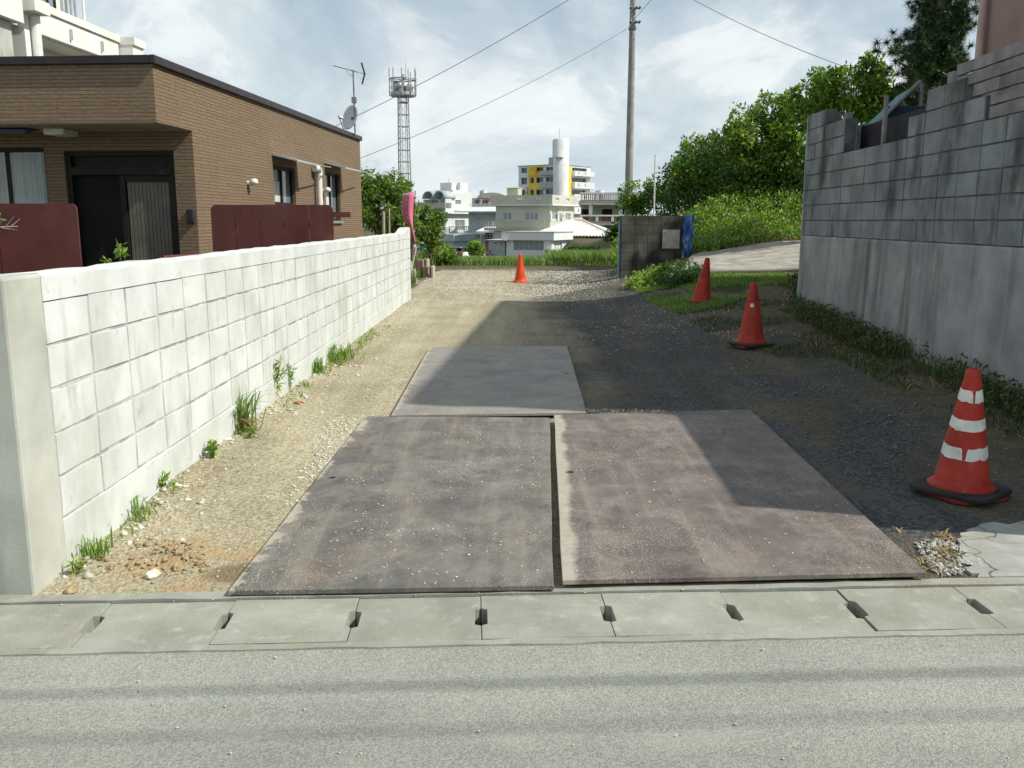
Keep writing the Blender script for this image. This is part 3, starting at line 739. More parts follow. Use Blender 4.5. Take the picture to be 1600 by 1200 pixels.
# ================================================================== left block wall
def left_wall():
    X = -1.95; y0, y1 = 3.44, 17.35; top = 1.285
    root = thing('block_wall', 'long low white concrete block wall running up the left side of the lot', 'wall', (X, y0, 0))
    n = 34; p0 = 0.28; pw = (y1 - y0 - p0) / n
    f, ch, nc = 0.225, 0.19, 5
    ct = f + ch * nc
    # mortar body, set back from the block faces
    mb = MB(); mb.box(-0.155, p0 - 0.02, -0.2, -0.0055, y1 - y0 - 0.004, ct + 0.005); mb.build('mortar_core', mortar, root)
    mb = MB(); mb.box(-0.165, p0 + 0.001, -0.2, 0.003, y1 - y0, f - 0.002)
    mb.build('footing', conc_white, root, bevel=0.004)
    mb = MB(); r = random.Random(4)
    # end post with the return along the road
    mb.box(-0.19, 0, -0.2, 0.006, p0, top); mb.build('end_post', conc_post, root, bevel=0.012)
    mb = MB(); mb.box(-2.6, 0.012, -0.2, -0.193, 0.17, top - 0.012); mb.build('return_wall', conc_post, root, bevel=0.01)
    mb = MB(); P = [[], [], [], []]
    m = 110
    for i in range(m + 1):
        y = p0 + 0.002 + (y1 - y0 - p0 - 0.002) * i / m
        lift = 0.09 * float(sm((y + y0 - 16.2) / 0.9))
        jj = 0.018 * (vnoise(np.array([y * 6.0]), np.array([0.5]), 5)[0] - 0.5); j2 = 0.006 * (vnoise(np.array([y * 9.0]), np.array([3.5]), 6)[0] - 0.5)
        P[0].append((0.003 + j2, y, ct - 0.004)); P[1].append((0.003 + j2, y, top - 0.012 + lift + jj)); P[2].append((-0.012, y, top + lift + jj)); P[3].append((-0.16, y, top - 0.004 + lift + jj))
    mb.grid(P, False); P2 = [P[3], [(-0.16, q[1], ct - 0.004) for q in P[3]]]; mb.grid(P2, False)
    for i in (0, m): mb.add([P[k][i] for k in range(4)] + [P2[1][i]], [(0, 1, 2, 3, 4)])
    cap = mb.build('coping', conc_white, root)
    # blocks: a few hand-chipped variants share mesh data
    variants = []
    for k in range(6):
        rr = random.Random(50 + k); hw, hh, e = pw / 2 - 0.0042, ch / 2 - 0.0038, 0.0025
        b = bmesh.new()
        vs = []
        for (yy, zz) in ((-hw, -hh), (hw, -hh), (hw, hh), (-hw, hh)):
            vs.append(b.verts.new((-0.03, yy, zz)))
        fr = []
        ring = [(-1, -1), (0, -1), (1, -1), (1, 0), (1, 1), (0, 1), (-1, 1), (-1, 0)]
        for (a, c) in ring:
            fr.append(b.verts.new((0.0, a * (hw - e - rr.uniform(0, 0.006)), c * (hh - e - rr.uniform(0, 0.006)))))
        b.faces.new(fr)
        order = [(0, (7, 0, 1)), (1, (1, 2, 3)), (2, (3, 4, 5)), (3, (5, 6, 7))]
        for ci, (p, q, s_) in order:
            b.faces.new((vs[ci], fr[q], fr[p])); b.faces.new((vs[ci], fr[s_], fr[q]))
        for i, mid in ((0, 1), (1, 3), (2, 5), (3, 7)):
            b.faces.new((vs[i], vs[(i + 1) % 4], fr[mid]))
        bmesh.ops.recalc_face_normals(b, faces=b.faces[:])
        me = bpy.data.meshes.new('block'); b.to_mesh(me); b.free(); me.materials.append(conc_white); variants.append(me)
    for i in range(n):
        for j in range(nc):
            o = link_mesh('block', variants[r.randrange(6)], root, (r.uniform(-0.0012, 0.0012), p0 + pw * (i + 0.5) + r.uniform(-0.002, 0.002), f + ch * (j + 0.5) + r.uniform(-0.002, 0.002)))
            o.rotation_euler = (r.uniform(-0.008, 0.008), r.uniform(-0.003, 0.003), r.uniform(-0.003, 0.003))
left_wall()

# ================================================================== steel plates
def steel_plate(label, corners, hole, mat, th=0.022, lift=0.006):
    pts = [hp(u, v, 0.03) for u, v in corners]          # near-left, near-right, far-right, far-left
    o3 = pts[0].copy()
    ang = math.atan2(pts[3].y - pts[0].y, pts[3].x - pts[0].x) - math.pi / 2
    loc = [Matrix.Rotation(-ang, 2) @ Vector((p.x - o3.x, p.y - o3.y)) for p in pts]
    h = hp(*hole, 0.03); hc = Matrix.Rotation(-ang, 2) @ Vector((h.x - o3.x, h.y - o3.y))
    b = bmesh.new()
    def loop(ps):
        v = [b.verts.new((p[0], p[1], th)) for p in ps]; return [b.edges.new((v[i], v[(i + 1) % len(v)])) for i in range(len(v))]
    rr = random.Random(int(corners[0][0])); outer = []
    for i in range(4):
        a, c = loc[i], loc[(i + 1) % 4]
        for k in range(8):
            q = a.lerp(c, k / 8); j = 0.0018 if k else 0.004
            outer.append((q.x + rr.uniform(-j, j), q.y + rr.uniform(-j, j)))
    ed = loop(outer) + loop([(hc.x + 0.026 * math.cos(t), hc.y + 0.026 * math.sin(t)) for t in np.linspace(0, 2 * math.pi, 17)[:-1]])
    bmesh.ops.triangle_fill(b, use_beauty=True, use_dissolve=False, edges=ed)
    ex = bmesh.ops.extrude_face_region(b, geom=b.faces[:])
    bmesh.ops.translate(b, verts=[g for g in ex['geom'] if isinstance(g, bmesh.types.BMVert)], vec=(0, 0, -th))
    bmesh.ops.recalc_face_normals(b, faces=b.faces[:])
    me = bpy.data.meshes.new('steel_plate'); b.to_mesh(me); b.free(); me.materials.append(mat)
    o = link_mesh('steel_plate', me); o.location = (o3.x, o3.y, lift); o.rotation_euler = (0, 0, ang)
    m = o.modifiers.new('bevel', 'BEVEL'); m.width = 0.003; m.segments = 2; m.limit_method = 'ANGLE'
    tag(o, label, 'steel plate', 'steel plates laid over the entrance')
    d = MB(); d.lathe([(0.03, -0.003), (0.0, -0.004)], 12, (hc.x, hc.y, 0)); d.build('lifting_hole_shade', black_plastic, o)  # black disc closing the hole, its inner shade given as colour
    return o
steel_plate('grit-speckled grey-brown steel plate, left of the two at the gutter', [(357, 926), (864, 917), (859, 654), (571, 652)], (517, 748),
            plate_material('speckled_steel', (0.072, 0.068, 0.064), (0.150, 0.141, 0.128), 0.5, 0.0, 0.5, 0.46), lift=0.016)
steel_plate('purplish steel plate with dusty left edge, right of the two at the gutter', [(878, 913), (1446, 900), (1172, 643), (866, 652)], (889, 742),
            plate_material('purple_steel', (0.082, 0.066, 0.063), (0.150, 0.126, 0.115), 0.45, 4.0, 0.17, 0.16), lift=0.026)
steel_plate('paler grey steel plate lying behind the other two', [(611, 650), (917, 645), (886, 541), (671, 543)], (885, 584),
            plate_material('pale_steel', (0.165, 0.158, 0.143), (0.265, 0.252, 0.226), 0.7, 9.0, 0.3, 0.4), lift=0.012)

# ================================================================== brown house
def brown_house():
    H = 3.4
    C0, C1 = hp(237, 86, H), hp(562, 213, H)
    e = (C1 - C0); Ls = e.length; ang = math.atan2(e.y, e.x)
    root = thing('brown_house', 'single-storey brown brick-clad house with flat roof behind the low white wall', 'house', (C0.x, C0.y, 0), ang)
    # local x runs along the sunlit side wall, local y to the left
    A = C0; B = C1
    S = lambda u, v: on_line(u, v, A, B)
    W = 8.0; rec = 1.0; zs = S(241, 190)[1]
    w1 = [S(427, 258), S(463, 322)]; w2 = [S(508, 268), S(533, 345)]
    def opening(q): return (min(q[0][0], q[1][0]) , q[1][1] , max(q[0][0], q[1][0]), q[0][1])
    o1, o2 = opening(w1), opening(w2)
    # side wall: ux must keep the outward normal on the right => run from far to near is reversed, so build from s=0 with normal (1,0)->(0,-1)
    mb = MB()
    facade_cells(mb, (rec, 0), (1, 0), Ls - rec, -0.1, H - 0.10, [tuple([o1[0] - rec, o1[1], o1[2] - rec, o1[3]]), tuple([o2[0] - rec, o2[1], o2[2] - rec, o2[3]])], 0.10)
    mb.quad((Ls, 0, -0.1), (Ls, W, -0.1), (Ls, W, H - 0.1), (Ls, 0, H - 0.1))
    mb.quad((0, 0, zs), (rec, 0, zs), (rec, 0, H - 0.1), (0, 0, H - 0.1))                    # fascia, side return
    mb.quad((0, W, zs), (0, 0, zs), (0, 0, H - 0.1), (0, W, H - 0.1))                          # fascia, front
    mb.build('wall', siding_side, root)
    # front wall under the overhang: pier, door opening, window opening
    fo, fx = (rec, W), (0, -1)                                                               # runs from the left to the right corner
    FA = Vector(root.matrix_basis @ Vector((rec, W, 0))); 
    M4 = Matrix.Translation(root.location) @ Matrix.Rotation(ang, 4, 'Z')
    FA, FB = M4 @ Vector((rec, W, 0)), M4 @ Vector((rec, 0, 0))
    T = lambda u, v: on_line(u, v, FA, FB)
    d0, d1 = T(99, 236), T(271, 236)
    door = (d0[0], 0.0, min(d1[0], W - 0.13), d0[1])
    q0, q1 = T(-60, 231), T(76, 318)
    win = (q0[0], 0.75, q1[0], q0[1])
    mb = MB(); facade_cells(mb, fo, fx, W, -0.1, zs, [door, win], 0.14); mb.build('front_wall', siding_side, root)
    MB().box(rec + 0.2, 0.16, 0, Ls - 0.2, W - 0.1, H - 0.25).build('dark_core', dark_void, root)
    # soffit, roof trim, roof
    MB().box(0.02, 0.02, zs - 0.012, rec + 0.02, W - 0.02, zs + 0.03).build('soffit', soffit_mat, root)
    lamp = MB(); c = M4.inverted() @ hp(108, 203, zs); lamp.box(rec * 0.45, c.y - 0.13, zs - 0.09, rec * 0.8, c.y + 0.13, zs - 0.013); lamp.build('ceiling_lamp', white_plastic, root, bevel=0.015)
    t = MB(); t.box(-0.05, -0.05, H - 0.10, Ls + 0.05, 0.02, H); t.box(-0.05, 0.02, H - 0.099, 0.02, W, H - 0.001); t.box(Ls - 0.02, 0.02, H - 0.099, Ls + 0.05, W, H - 0.001)
    t.build('roof_trim', trim_dark, root, bevel=0.01)
    MB().box(0.02, 0.02, H - 0.2, Ls - 0.02, W, H - 0.06).build('roof', trim_dark, root)
    # corner boards of the cladding
    # door: transom, dark glazed leaf, slatted leaf
    dz = T(150, 267)[1]; mid = T(184, 300)[0]
    f = MB(); D = lambda a, b, c, d_, e_, g_: obox(f, fo, fx, a, b, c, d_, e_, g_)
    D(door[0], -0.14, 0, door[0] + 0.06, -0.04, door[3]); D(door[2] - 0.06, -0.14, 0, door[2], -0.04, door[3])
    D(door[0] + 0.061, -0.14, door[3] - 0.06, door[2] - 0.061, -0.04, door[3]); D(door[0] + 0.061, -0.14, dz - 0.05, door[2] - 0.061, -0.03, dz + 0.05)
    fr = f.build('door', door_dark, root)
    g = MB(); obox(g, fo, fx, door[0] + 0.06, -0.13, dz + 0.05, door[2] - 0.06, -0.11, door[3] - 0.06); g.build('transom', door_dark, fr)
    g = MB(); obox(g, fo, fx, door[0] + 0.06, -0.15, 0.0, mid, -0.13, dz - 0.05); g.build('glass_leaf', M('dark_door_glass', (0.008, 0.008, 0.008), (0.014, 0.014, 0.014), 2, 0.6, 0, spec=0.12), fr)
    g = MB(); obox(g, fo, fx, mid, -0.128, 0.0, mid + 0.07, -0.07, dz - 0.051); obox(g, fo, fx, door[2] - 0.13, -0.128, 0.0, door[2] - 0.061, -0.07, dz - 0.051)
    obox(g, fo, fx, mid + 0.071, -0.127, 0.0, door[2] - 0.131, -0.08, 0.12); obox(g, fo, fx, mid + 0.071, -0.127, dz - 0.14, door[2] - 0.131, -0.08, dz - 0.052)
    g.build('leaf_frame', door_dark, fr)
    ns = 11
    slat_mat = M('bronze_slat', (0.12, 0.115, 0.095), (0.16, 0.15, 0.125), 5, 0.45, 0.02)
    for k in range(ns):
        a = mid + 0.08 + (door[2] - 0.14 - mid - 0.08) * (k + 0.15) / ns
        g = MB(); obox(g, fo, fx, a, -0.125, 0.121, a + 0.045, -0.095, dz - 0.141); g.build('slat', slat_mat, fr)
    g = MB(); obox(g, fo, fx, mid + 0.075, -0.139, 0.1, door[2] - 0.13, -0.13, dz - 0.1); g.build('door_panel', door_dark, fr)
    # front window with curtain
    wf = window(root, fo, fx, win, 0.12, 2, glass_mat('clear_front_glass', (0.10, 0.12, 0.12), 0.05), door_dark, 0.05)
    cm = MB(); P = [[], []]
    for k in range(61):
        a = win[0] + 0.05 + (win[2] - win[0] - 0.1) * k / 60
        dd = -0.095 + 0.010 * math.sin(k * 1.9) + 0.006 * math.sin(k * 0.7)
        for r_, z in ((0, win[1] + 0.06), (1, win[3] - 0.06)):
            v = Vector((fo[0], fo[1], 0)) + Vector((fx[0], fx[1], 0)) * a + Vector((fx[1], -fx[0], 0)) * dd; P[r_].append((v.x, v.y, z))
    cm.grid(P); cm.build('curtain', curtain_mat, wf)
    # blue awning over the front window
    aw = MB(); z = T(40, 200)[1]; a0, a1 = win[0] - 0.2, T(86, 208)[0]
    obox(aw, fo, fx, a0, 0.0, z, a1, 0.02, z + 0.05)
    n3 = Vector((fx[1], -fx[0], 0)); O3 = Vector((fo[0], fo[1], 0)); U3 = Vector((fx[0], fx[1], 0))
    q = [O3 + U3 * a0 + n3 * 0.02 + Vector((0, 0, z + 0.05)), O3 + U3 * a1 + n3 * 0.02 + Vector((0, 0, z + 0.05)), O3 + U3 * a1 + n3 * 0.65 + Vector((0, 0, z - 0.08)), O3 + U3 * a0 + n3 * 0.65 + Vector((0, 0, z - 0.08))]
    aw.add([tuple(p) for p in q] + [tuple(p - Vector((0, 0, 0.05))) for p in q], [(0, 3, 2, 1), (4, 5, 6, 7), (0, 1, 5, 4), (1, 2, 6, 5), (2, 3, 7, 6), (3, 0, 4, 7)])
    aw.build('front_awning', blue_awning, root)
    # intercom by the door
    z = T(284, 338); g = MB(); obox(g, fo, fx, W - 0.125 + 0.0, 0.0, z[1] - 0.09, W - 0.03, 0.06, z[1] + 0.09); g.build('intercom', black_plastic, root, bevel=0.01)
    # side windows with sloped awnings
    so, sx = (rec, 0), (1, 0)
    for q in (o1, o2):
        a = (q[0] - rec, q[1], q[2] - rec, q[3])
        wf = window(root, so, sx, a, 0.10, 2, glass_mat('side_glass', (0.16, 0.19, 0.20), 0.05), door_dark, 0.05)
        cm = MB(); P = [[], []]
        for k in range(25):
            s_ = a[0] + 0.06 + (a[2] - a[0]) * 0.42 * k / 24; dd = 0.086 + 0.006 * math.sin(k * 1.7)
            P[0].append((rec + s_, dd, a[1] + 0.06)); P[1].append((rec + s_, dd, a[1] + (a[3] - a[1]) * 0.62))
        cm.grid(P); cm.build('curtain', white_plastic, wf)
        aw = MB(); s0, s1, z = q[0] - 0.06, q[2] + 0.12, q[3] + 0.12
        aw.add([(s0, 0, z + 0.06), (s1, 0, z + 0.06), (s1, -0.42, z - 0.04), (s0, -0.42, z - 0.04), (s0, 0, z + 0.035), (s1, 0, z + 0.035), (s1, -0.42, z - 0.065), (s0, -0.42, z - 0.065)],
               [(0, 3, 2, 1), (4, 5, 6, 7), (0, 1, 5, 4), (1, 2, 6, 5), (2, 3, 7, 6), (3, 0, 4, 7)])
        ao = aw.build('window_awning', awning_mat, root)
        MB().tube((s1 - 0.1, -0.40, z - 0.05), (s1 + 1.15, -0.30, z - 0.02), 0.012).build('rod', alu, ao)
        si = MB(); si.box(q[0] - 0.02, -0.05, q[1] - 0.05, q[2] + 0.02, -0.001, q[1] - 0.002); si.build('window_sill', alu, root)
    # drain pipe, wall lamps
    p = S(491, 272); dp = MB()
    dp.tube((p[0], -0.09, 0.0), (p[0], -0.09, p[1] - 0.02), 0.055, n=12)
    dp.path([(p[0], -0.09, p[1] - 0.03), (p[0], -0.09, p[1] + 0.05), (p[0] - 0.10, -0.10, p[1] + 0.10), (p[0] - 0.2, -0.06, p[1] + 0.10)], 0.07, 10)
    dp.build('vent_pipe', white_plastic, root)
    for u, v in ((387, 286), (504, 298)):
        p = S(u, v); l = MB(); l.tube((p[0], 0, p[1]), (p[0], -0.07, p[1]), 0.035, n=10)
        l.lathe([(0.0, 0.07), (0.05, 0.055), (0.065, 0.01), (0.05, -0.02), (0.0, -0.03)], 12, (p[0], -0.10, p[1])); l.build('wall_lamp', white_plastic, root)
    return root, M4, Ls, H, W
house, HM, HL, HH, HW = brown_house()

# ================================================================== maroon steel screens
def screen(name, label, u0, u1, vtop, Y, seams, bottom=0.0, round_r=0.06, panels=0):
    a, b = at(u0, vtop, Y), at(u1, vtop, Y); H = (a.z + b.z) / 2
    root = thing(name, label, 'fence', (a.x, Y, 0), 0, 'maroon steel screens by the brown house')
    W = b.x - a.x; n = seams + 1
    for k in range(n):
        x0, x1 = W * k / n + 0.004, W * (k + 1) / n - 0.004
        pts = [(x0, 0.02), (x1, 0.02)]
        if k == n - 1: pts += [(x1, H - round_r)] + [(x1 - round_r + round_r * math.cos(t), H - round_r + round_r * math.sin(t)) for t in np.linspace(0.2, 1.57, 5)]
        else: pts += [(x1, H)]
        if k == 0: pts += [(x0 + round_r - round_r * math.sin(t), H - round_r + round_r * math.cos(t)) for t in np.linspace(0.0, 1.4, 5)] + [(x0, H - round_r)]
        else: pts += [(x0, H)]
        m = len(pts)
        mb = MB(); mb.add([(p[0], 0, p[1]) for p in pts] + [(p[0], 0.03, p[1]) for p in pts],
                          [tuple(range(m)), tuple(reversed(range(m, 2 * m)))] + [(i, m + i, m + (i + 1) % m, (i + 1) % m) for i in range(m)])
        mb.build('panel', fence_mat, root)
    for z in (0.4, H - 0.25): MB().box(0.05, 0.032, z, W - 0.05, 0.075, z + 0.06).build('rail', fence_mat, root)
    return root, W, H
screen('steel_screen', 'maroon steel screen at the far left, in front of the curtained window', -260, 119, 318, 9.6, 2)
rt, W_, H_ = screen('steel_screen', 'wider maroon steel screen meeting the white block wall beside the house', 328, 520, 320, 10.3, 4)
MB().box(W_ + 0.001, 0.0, H_ - 0.14, W_ + 0.19, 0.05, H_ - 0.08).build('end_bar', fence_mat, rt)
def handrail():
    p = at(250, 402, 9.0)
    root = thing('handrail', 'thin maroon handrail end showing above the white wall', 'handrail', (p.x, p.y, 0))
    MB().path([(0, 0, 0), (0, 0, p.z - 0.02), (0.03, 0, p.z), (0.28, 0.4, p.z + 0.01)], 0.018, 8).build('rail_tube', fence_mat, root)
handrail()

# ================================================================== white house with roof terrace, top left
def white_house():
    E = hp(184, 56, 6.3)
    ang = math.atan2(HM[1][0], HM[0][0]) + R(1.6)
    root = thing('white_house', 'white two-storey house with roof terrace behind the brown house', 'house', (E.x, E.y, 0), ang)
    # local x along the sunlit side towards the back, local y to the left
    B = (E.x + math.cos(ang), E.y + math.sin(ang))
    S = lambda u, v: on_line(u, v, E, B)
    s = lambda u, v: S(u, v)[0]
    L0 = -16.0
    zl = S(120, 74)[1]
    MB().box(L0, 0.0, zl, 0.0, 0.14, 6.12).build('parapet', white_wall, root, bevel=0.015)
    MB().box(L0, -0.05, 6.125, 0.03, 0.2, 6.30).build('coping', white_wall, root, bevel=0.01)
    MB().box(L0, 0.145, zl - 0.02, 0.0, 7.0, zl + 0.25).build('floor_slab', white_wall, root)
    a = s(46, 60)
    mb = MB(); facade_cells(mb, (L0, 0.9), (1, 0), -0.6 - L0, 0, zl - 0.02, [(a - L0 + 1.2, 2.4, a - L0 + 3.2, 3.9)], 0.15); mb.quad((-0.6, 0.9, 0), (-0.6, 7, 0), (-0.6, 7, zl), (-0.6, 0.9, zl))
    mb.quad((L0, 7, 0), (L0, .9, 0), (L0, .9, zl), (L0, 7, zl)); mb.build('wall', white_wall, root)
    window(root, (L0, 0.9), (1, 0), (a - L0 + 1.2, 2.4, a - L0 + 3.2, 3.9), 0.14, 3)
    MB().box(L0 + 0.3, 1.1, 0, -0.9, 6.8, zl - 0.1).build('dark_core', dark_void, root)
    # projecting end of the terrace
    MB().box(0.035, -0.42, 6.08, 0.72, 0.3, 6.27).box(0.05, -0.36, 5.80, 0.66, 0.28, 6.079).box(0.035, -0.42, 5.58, 0.72, 0.3, 5.799).build('end_cornice', white_wall, root)
    MB().box(0.16, -0.2, 3.0, 0.45, 0.1, 5.579).build('end_pier', white_wall, root)
    # near pier with bracket, rain pipe and the upper bay
    p0, p1 = s(29, 40), s(37, 40)
    MB().box(p0, -0.12, 0, p1, 0.6, 6.0).build('pier', white_wall, root)
    MB().box(p0 - 0.1, -0.45, S(42, 12)[1] - 0.16, p1 + 0.30, -0.125, S(42, 12)[1] + 0.10).build('bracket', white_wall, root)
    q = s(43, 40); MB().tube((q, -0.16, 0), (q, -0.16, S(42, 12)[1] - 0.17), 0.12, n=14).build('rain_pipe', white_plastic, root)
    b1 = s(16, 20); zb = S(10, 34)[1]
    MB().box(L0, -0.28, zb, b1, -0.06, 9.0).build('bay', white_wall, root)
    MB().box(L0, -0.10, 0, s(12, 60), 0.7, zb - 0.01).build('bay_wall', conc_post, root)
    # terrace glazing set back on the roof
    of = Vector((-math.sin(ang), math.cos(ang))) * 0.6
    s2 = lambda u: on_line(u, 10, (E.x + of.x, E.y + of.y), (B[0] + of.x, B[1] + of.y))[0]
    w0, w1, w2, w3 = s2(60), s2(85), s2(94), s2(116)
    MB().box(w0 - 2.0, 0.6, 6.0, w3 + 0.05, 3.0, 8.6).build('upper_wall', white_wall, root)
    window(root, (0, 0.6), (1, 0), (w0, 6.2, w1, 8.4), 0.0, 2, pane_pale, door_dark)
    window(root, (0, 0.6), (1, 0), (w2, 6.2, w3, 8.4), 0.0, 3, curtain_mat)
    q = s(136, 20); MB().tube((q, 0.08, 6.3), (q, 0.08, 8.8), 0.035).build('terrace_pole', white_plastic, root)
    for u, v in ((108, 54), (157, 72)): q = S(u, v); MB().box(q[0], -0.06, q[1] - 0.12, q[0] + 0.06, -0.001, q[1] + 0.12).build('weep_pipe', alu, root)
white_house()

# ================================================================== aerials on the brown house roof
def aerial():
    p = HM.inverted() @ at(555, 212, 20.4)
    c = HM @ Vector((p.x, 0.45, HH - 0.06)); Y = c.y
    top = at(553, 112, Y).z; mid = at(554, 183, Y).z
    c = at(555, 213, Y); c.z = HH - 0.06
    root = thing('tv_aerial', 'television aerial on a thin mast at the roof corner of the brown house', 'aerial', c)
    z = top - c.z
    MB().tube((0, 0, 0), (0, 0, z + 0.03), 0.018, n=8).build('mast', galv_dull, root)
    k = Y / FPX
    b = MB(); A = Vector((-30 * k, 0, z + 0.13)); B = Vector((16 * k, 0.1, z - 0.03)); b.tube(A, B, 0.012, n=6)
    b.path([A.lerp(B, 0.42), A.lerp(B, 0.42) + Vector((0.03, 0, -0.09)), Vector((0, 0, z - 0.10))], 0.008, 5); bo = b.build('boom', galv, root)
    for i in range(13):
        q = A.lerp(B, i / 13.5); MB().tube(q + Vector((0.01, -0.09, 0)), q + Vector((-0.01, 0.09, 0)), 0.005, n=4).build('element', galv, bo)
    r = MB()
    r.path([(11.5 * k, 0.1, z + 14 * k), (16 * k, 0.1, z - 2 * k), (11.5 * k, 0.1, z - 17 * k)], 0.020, 6)
    rf = r.build('reflector', black_plastic, root)
    for i in range(5):
        zz = z + (14 - 7.7 * i) * k; MB().tube((7 * k, 0.0, zz), (20 * k, 0.2, zz), 0.005, n=4).build('reflector_rod', galv, rf)
    MB().box(-0.05, -0.05, mid - c.z + 0.30, 0.05, 0.05, mid - c.z + 0.42).build('mast_clamp', galv_dull, root)
    # dish
    d = at(549, 184, Y)
    dish = thing('satellite_dish', 'pale grey satellite dish clamped to the aerial mast', 'satellite dish', d)
    ax = Vector((-0.62, -0.74, 0.28)).normalized(); rot = ax.to_track_quat('Z', 'Y').to_matrix()
    P = []
    for i in range(7):
        rr = 0.245 * i / 6; P.append([tuple(rot @ Vector((rr * math.cos(t), 1.12 * rr * math.sin(t), 0.09 * (i / 6) ** 2 - 0.05))) for t in np.linspace(0, 2 * math.pi, 25)])
    MB().grid(P).build('bowl', M('dish_grey', (0.50, 0.53, 0.56), (0.58, 0.61, 0.63), 3, 0.5, 0), dish, solid=0.01)
    foc = rot @ Vector((0, -0.10, 0.34))
    MB().path([rot @ Vector((0, -0.27, 0.04)), rot @ Vector((0, -0.30, 0.16)), foc], 0.012, 6).build('feed_arm', galv_dull, dish)
    MB().tube(foc, foc - ax * 0.10, 0.035, n=10).build('feed_horn', white_plastic, dish)
    MB().tube((0, 0, 0), rot @ Vector((0, 0, -0.05)), 0.03).tube(rot @ Vector((0, 0, -0.05)), (0.10, 0.0, 0.0), 0.02).build('mount', galv_dull, dish)
aerial()
# ================================================================== right retaining wall
def right_wall():
    e = (WB - WA); Lw = e.length; ang = math.atan2(e.y, e.x) - math.pi / 2
    root = thing('retaining_wall', 'tall weathered grey block wall on streaked concrete along the right side', 'wall', (WA.x, WA.y, 0), ang)
    # local y runs along the wall away from the road, local -x faces the lot
    S = lambda u, v: on_line(u, v, WA, WB)
    z0, rh = 1.30, 0.2045
    mb = MB(); P = []
    for i in range(61):
        y = Lw * i / 60
        P.append([(-0.03 - 0.015 * math.sin(i * 0.8) * 0.3, y, -0.3), (-0.028, y, 0.4), (-0.012, y, 0.9), (-0.003, y, z0 - 0.02), (0.004, y, z0 - 0.004), (0.2, y, z0 - 0.004)])
    mb.grid(P, False); mb.add([P[0][k] for k in range(6)] + [(0.2, 0, -0.3)], [tuple(range(7))])
    mb.add([P[60][k] for k in range(6)] + [(0.2, Lw, -0.3)], [tuple(reversed(range(7)))])
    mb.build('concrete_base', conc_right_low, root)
    cw = 0.385; ncol = int(Lw / cw); cw = Lw / ncol
    su = lambda u: S(u, 300)[0]
    rows = []
    for i in range(ncol):
        yc = (i + 0.5) * cw
        if yc > su(1290): n = 8
        elif yc > su(1307): n = 7
        elif yc > su(1416): n = 5
        elif yc > su(1446): n = 6
        elif yc > su(1476): n = 7
        elif yc > su(1503): n = 7
        elif yc > su(1530): n = 6
        else: n = 5
        rows.append(n)
    core = MB()
    for i, n in enumerate(rows):
        core.box(0.010, i * cw, z0 - 0.004, 0.14, (i + 1) * cw - 0.0005, z0 + n * rh - 0.006)
    core.build('joint_core', joint_dark, root)
    r = random.Random(11)
    vs = []
    for k in range(5):
        rr = random.Random(80 + k); hw, hh = cw / 2 - 0.003, rh / 2 - 0.0035
        b = bmesh.new(); q = [b.verts.new((0.03, y, z)) for y, z in ((-hw, -hh), (hw, -hh), (hw, hh), (-hw, hh))]
        t = [b.verts.new((0.155, y, z)) for y, z in ((-hw, -hh), (hw, -hh), (hw, hh), (-hw, hh))]
        f = [b.verts.new((0.0, y * (1 - 0.005 / hw * rr.uniform(.5, 1.8)), z * (1 - 0.004 / hh * rr.uniform(.5, 1.8)))) for y, z in ((-hw, -hh), (hw, -hh), (hw, hh), (-hw, hh))]
        b.faces.new(f); b.faces.new(t)
        for i in range(4):
            j = (i + 1) % 4; b.faces.new((q[i], q[j], f[j], f[i])); b.faces.new((t[i], t[j], q[j], q[i]))
        bmesh.ops.recalc_face_normals(b, faces=b.faces[:])
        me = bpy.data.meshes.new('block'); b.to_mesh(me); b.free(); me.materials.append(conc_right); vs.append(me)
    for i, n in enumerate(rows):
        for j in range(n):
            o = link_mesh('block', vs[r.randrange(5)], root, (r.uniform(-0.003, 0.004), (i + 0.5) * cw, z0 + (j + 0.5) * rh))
            o.rotation_euler = (r.uniform(-.004, .004), r.uniform(-.01, .01), r.uniform(-.006, .006))
    # return wall from the far corner to the right
    MB().box(0.16, Lw - 0.15, -0.3, 5.2, Lw - 0.001, z0 + 6 * rh).build('return_wall', conc_right, root)
    MB().box(0.002, Lw + 0.001, -0.1, 0.16, Lw + 0.06, z0 + 8 * rh - 0.02).build('corner_post', conc_right_low, root)
    # concrete stub posts left standing in the notch
    for u0, u1, vt in ((1283, 1290, 178), (1297, 1307, 176), (1309, 1320, 196), (1354, 1364, 150), (1436, 1441, 150), (1452, 1466, 112)):
        a, zt = S((u0 + u1) / 2, vt); c = a + 0.07; a -= 0.05; zb = z0 + 5 * rh - 0.4
        MB().box(0.16, a, zb, 0.23 if u0 != 1354 else 0.20, c if u0 != 1354 else a + 0.06, zt).build('stub_post', conc_right if u0 != 1354 else wood_grey, root, bevel=0.006)
    # board screen stacked on the near part of the wall
    zt = 2.87; bh = (zt - (z0 + 5 * rh)) / 5
    scr = thing('board_screen', 'screen of long grey horizontal boards on top of the right-hand wall', 'fence', (WA.x, WA.y, 0), ang)
    starts = [su(1530), su(1530), su(1503), su(1476), su(1476)]
    for k in range(5):
        a = 0.0
        while a < starts[k] - 0.02:
            bl = min(starts[k], a + r.choice([1.9, 2.4, 2.9]))
            zb = z0 + 5 * rh + k * bh
            x = 0.02 if k < 4 else 0.015
            o = MB().box(x, a + 0.003, zb + 0.008, x + 0.035, bl - 0.003, zb + bh - 0.006).build('board', wood_grey, scr, bevel=0.003)
            a = bl
    for y in (0.3, 1.6, 2.9, starts[0] - 0.1):
        MB().box(0.06, y, z0 + 5 * rh, 0.12, y + 0.06, zt - 0.02).build('upright', wood_grey, scr)
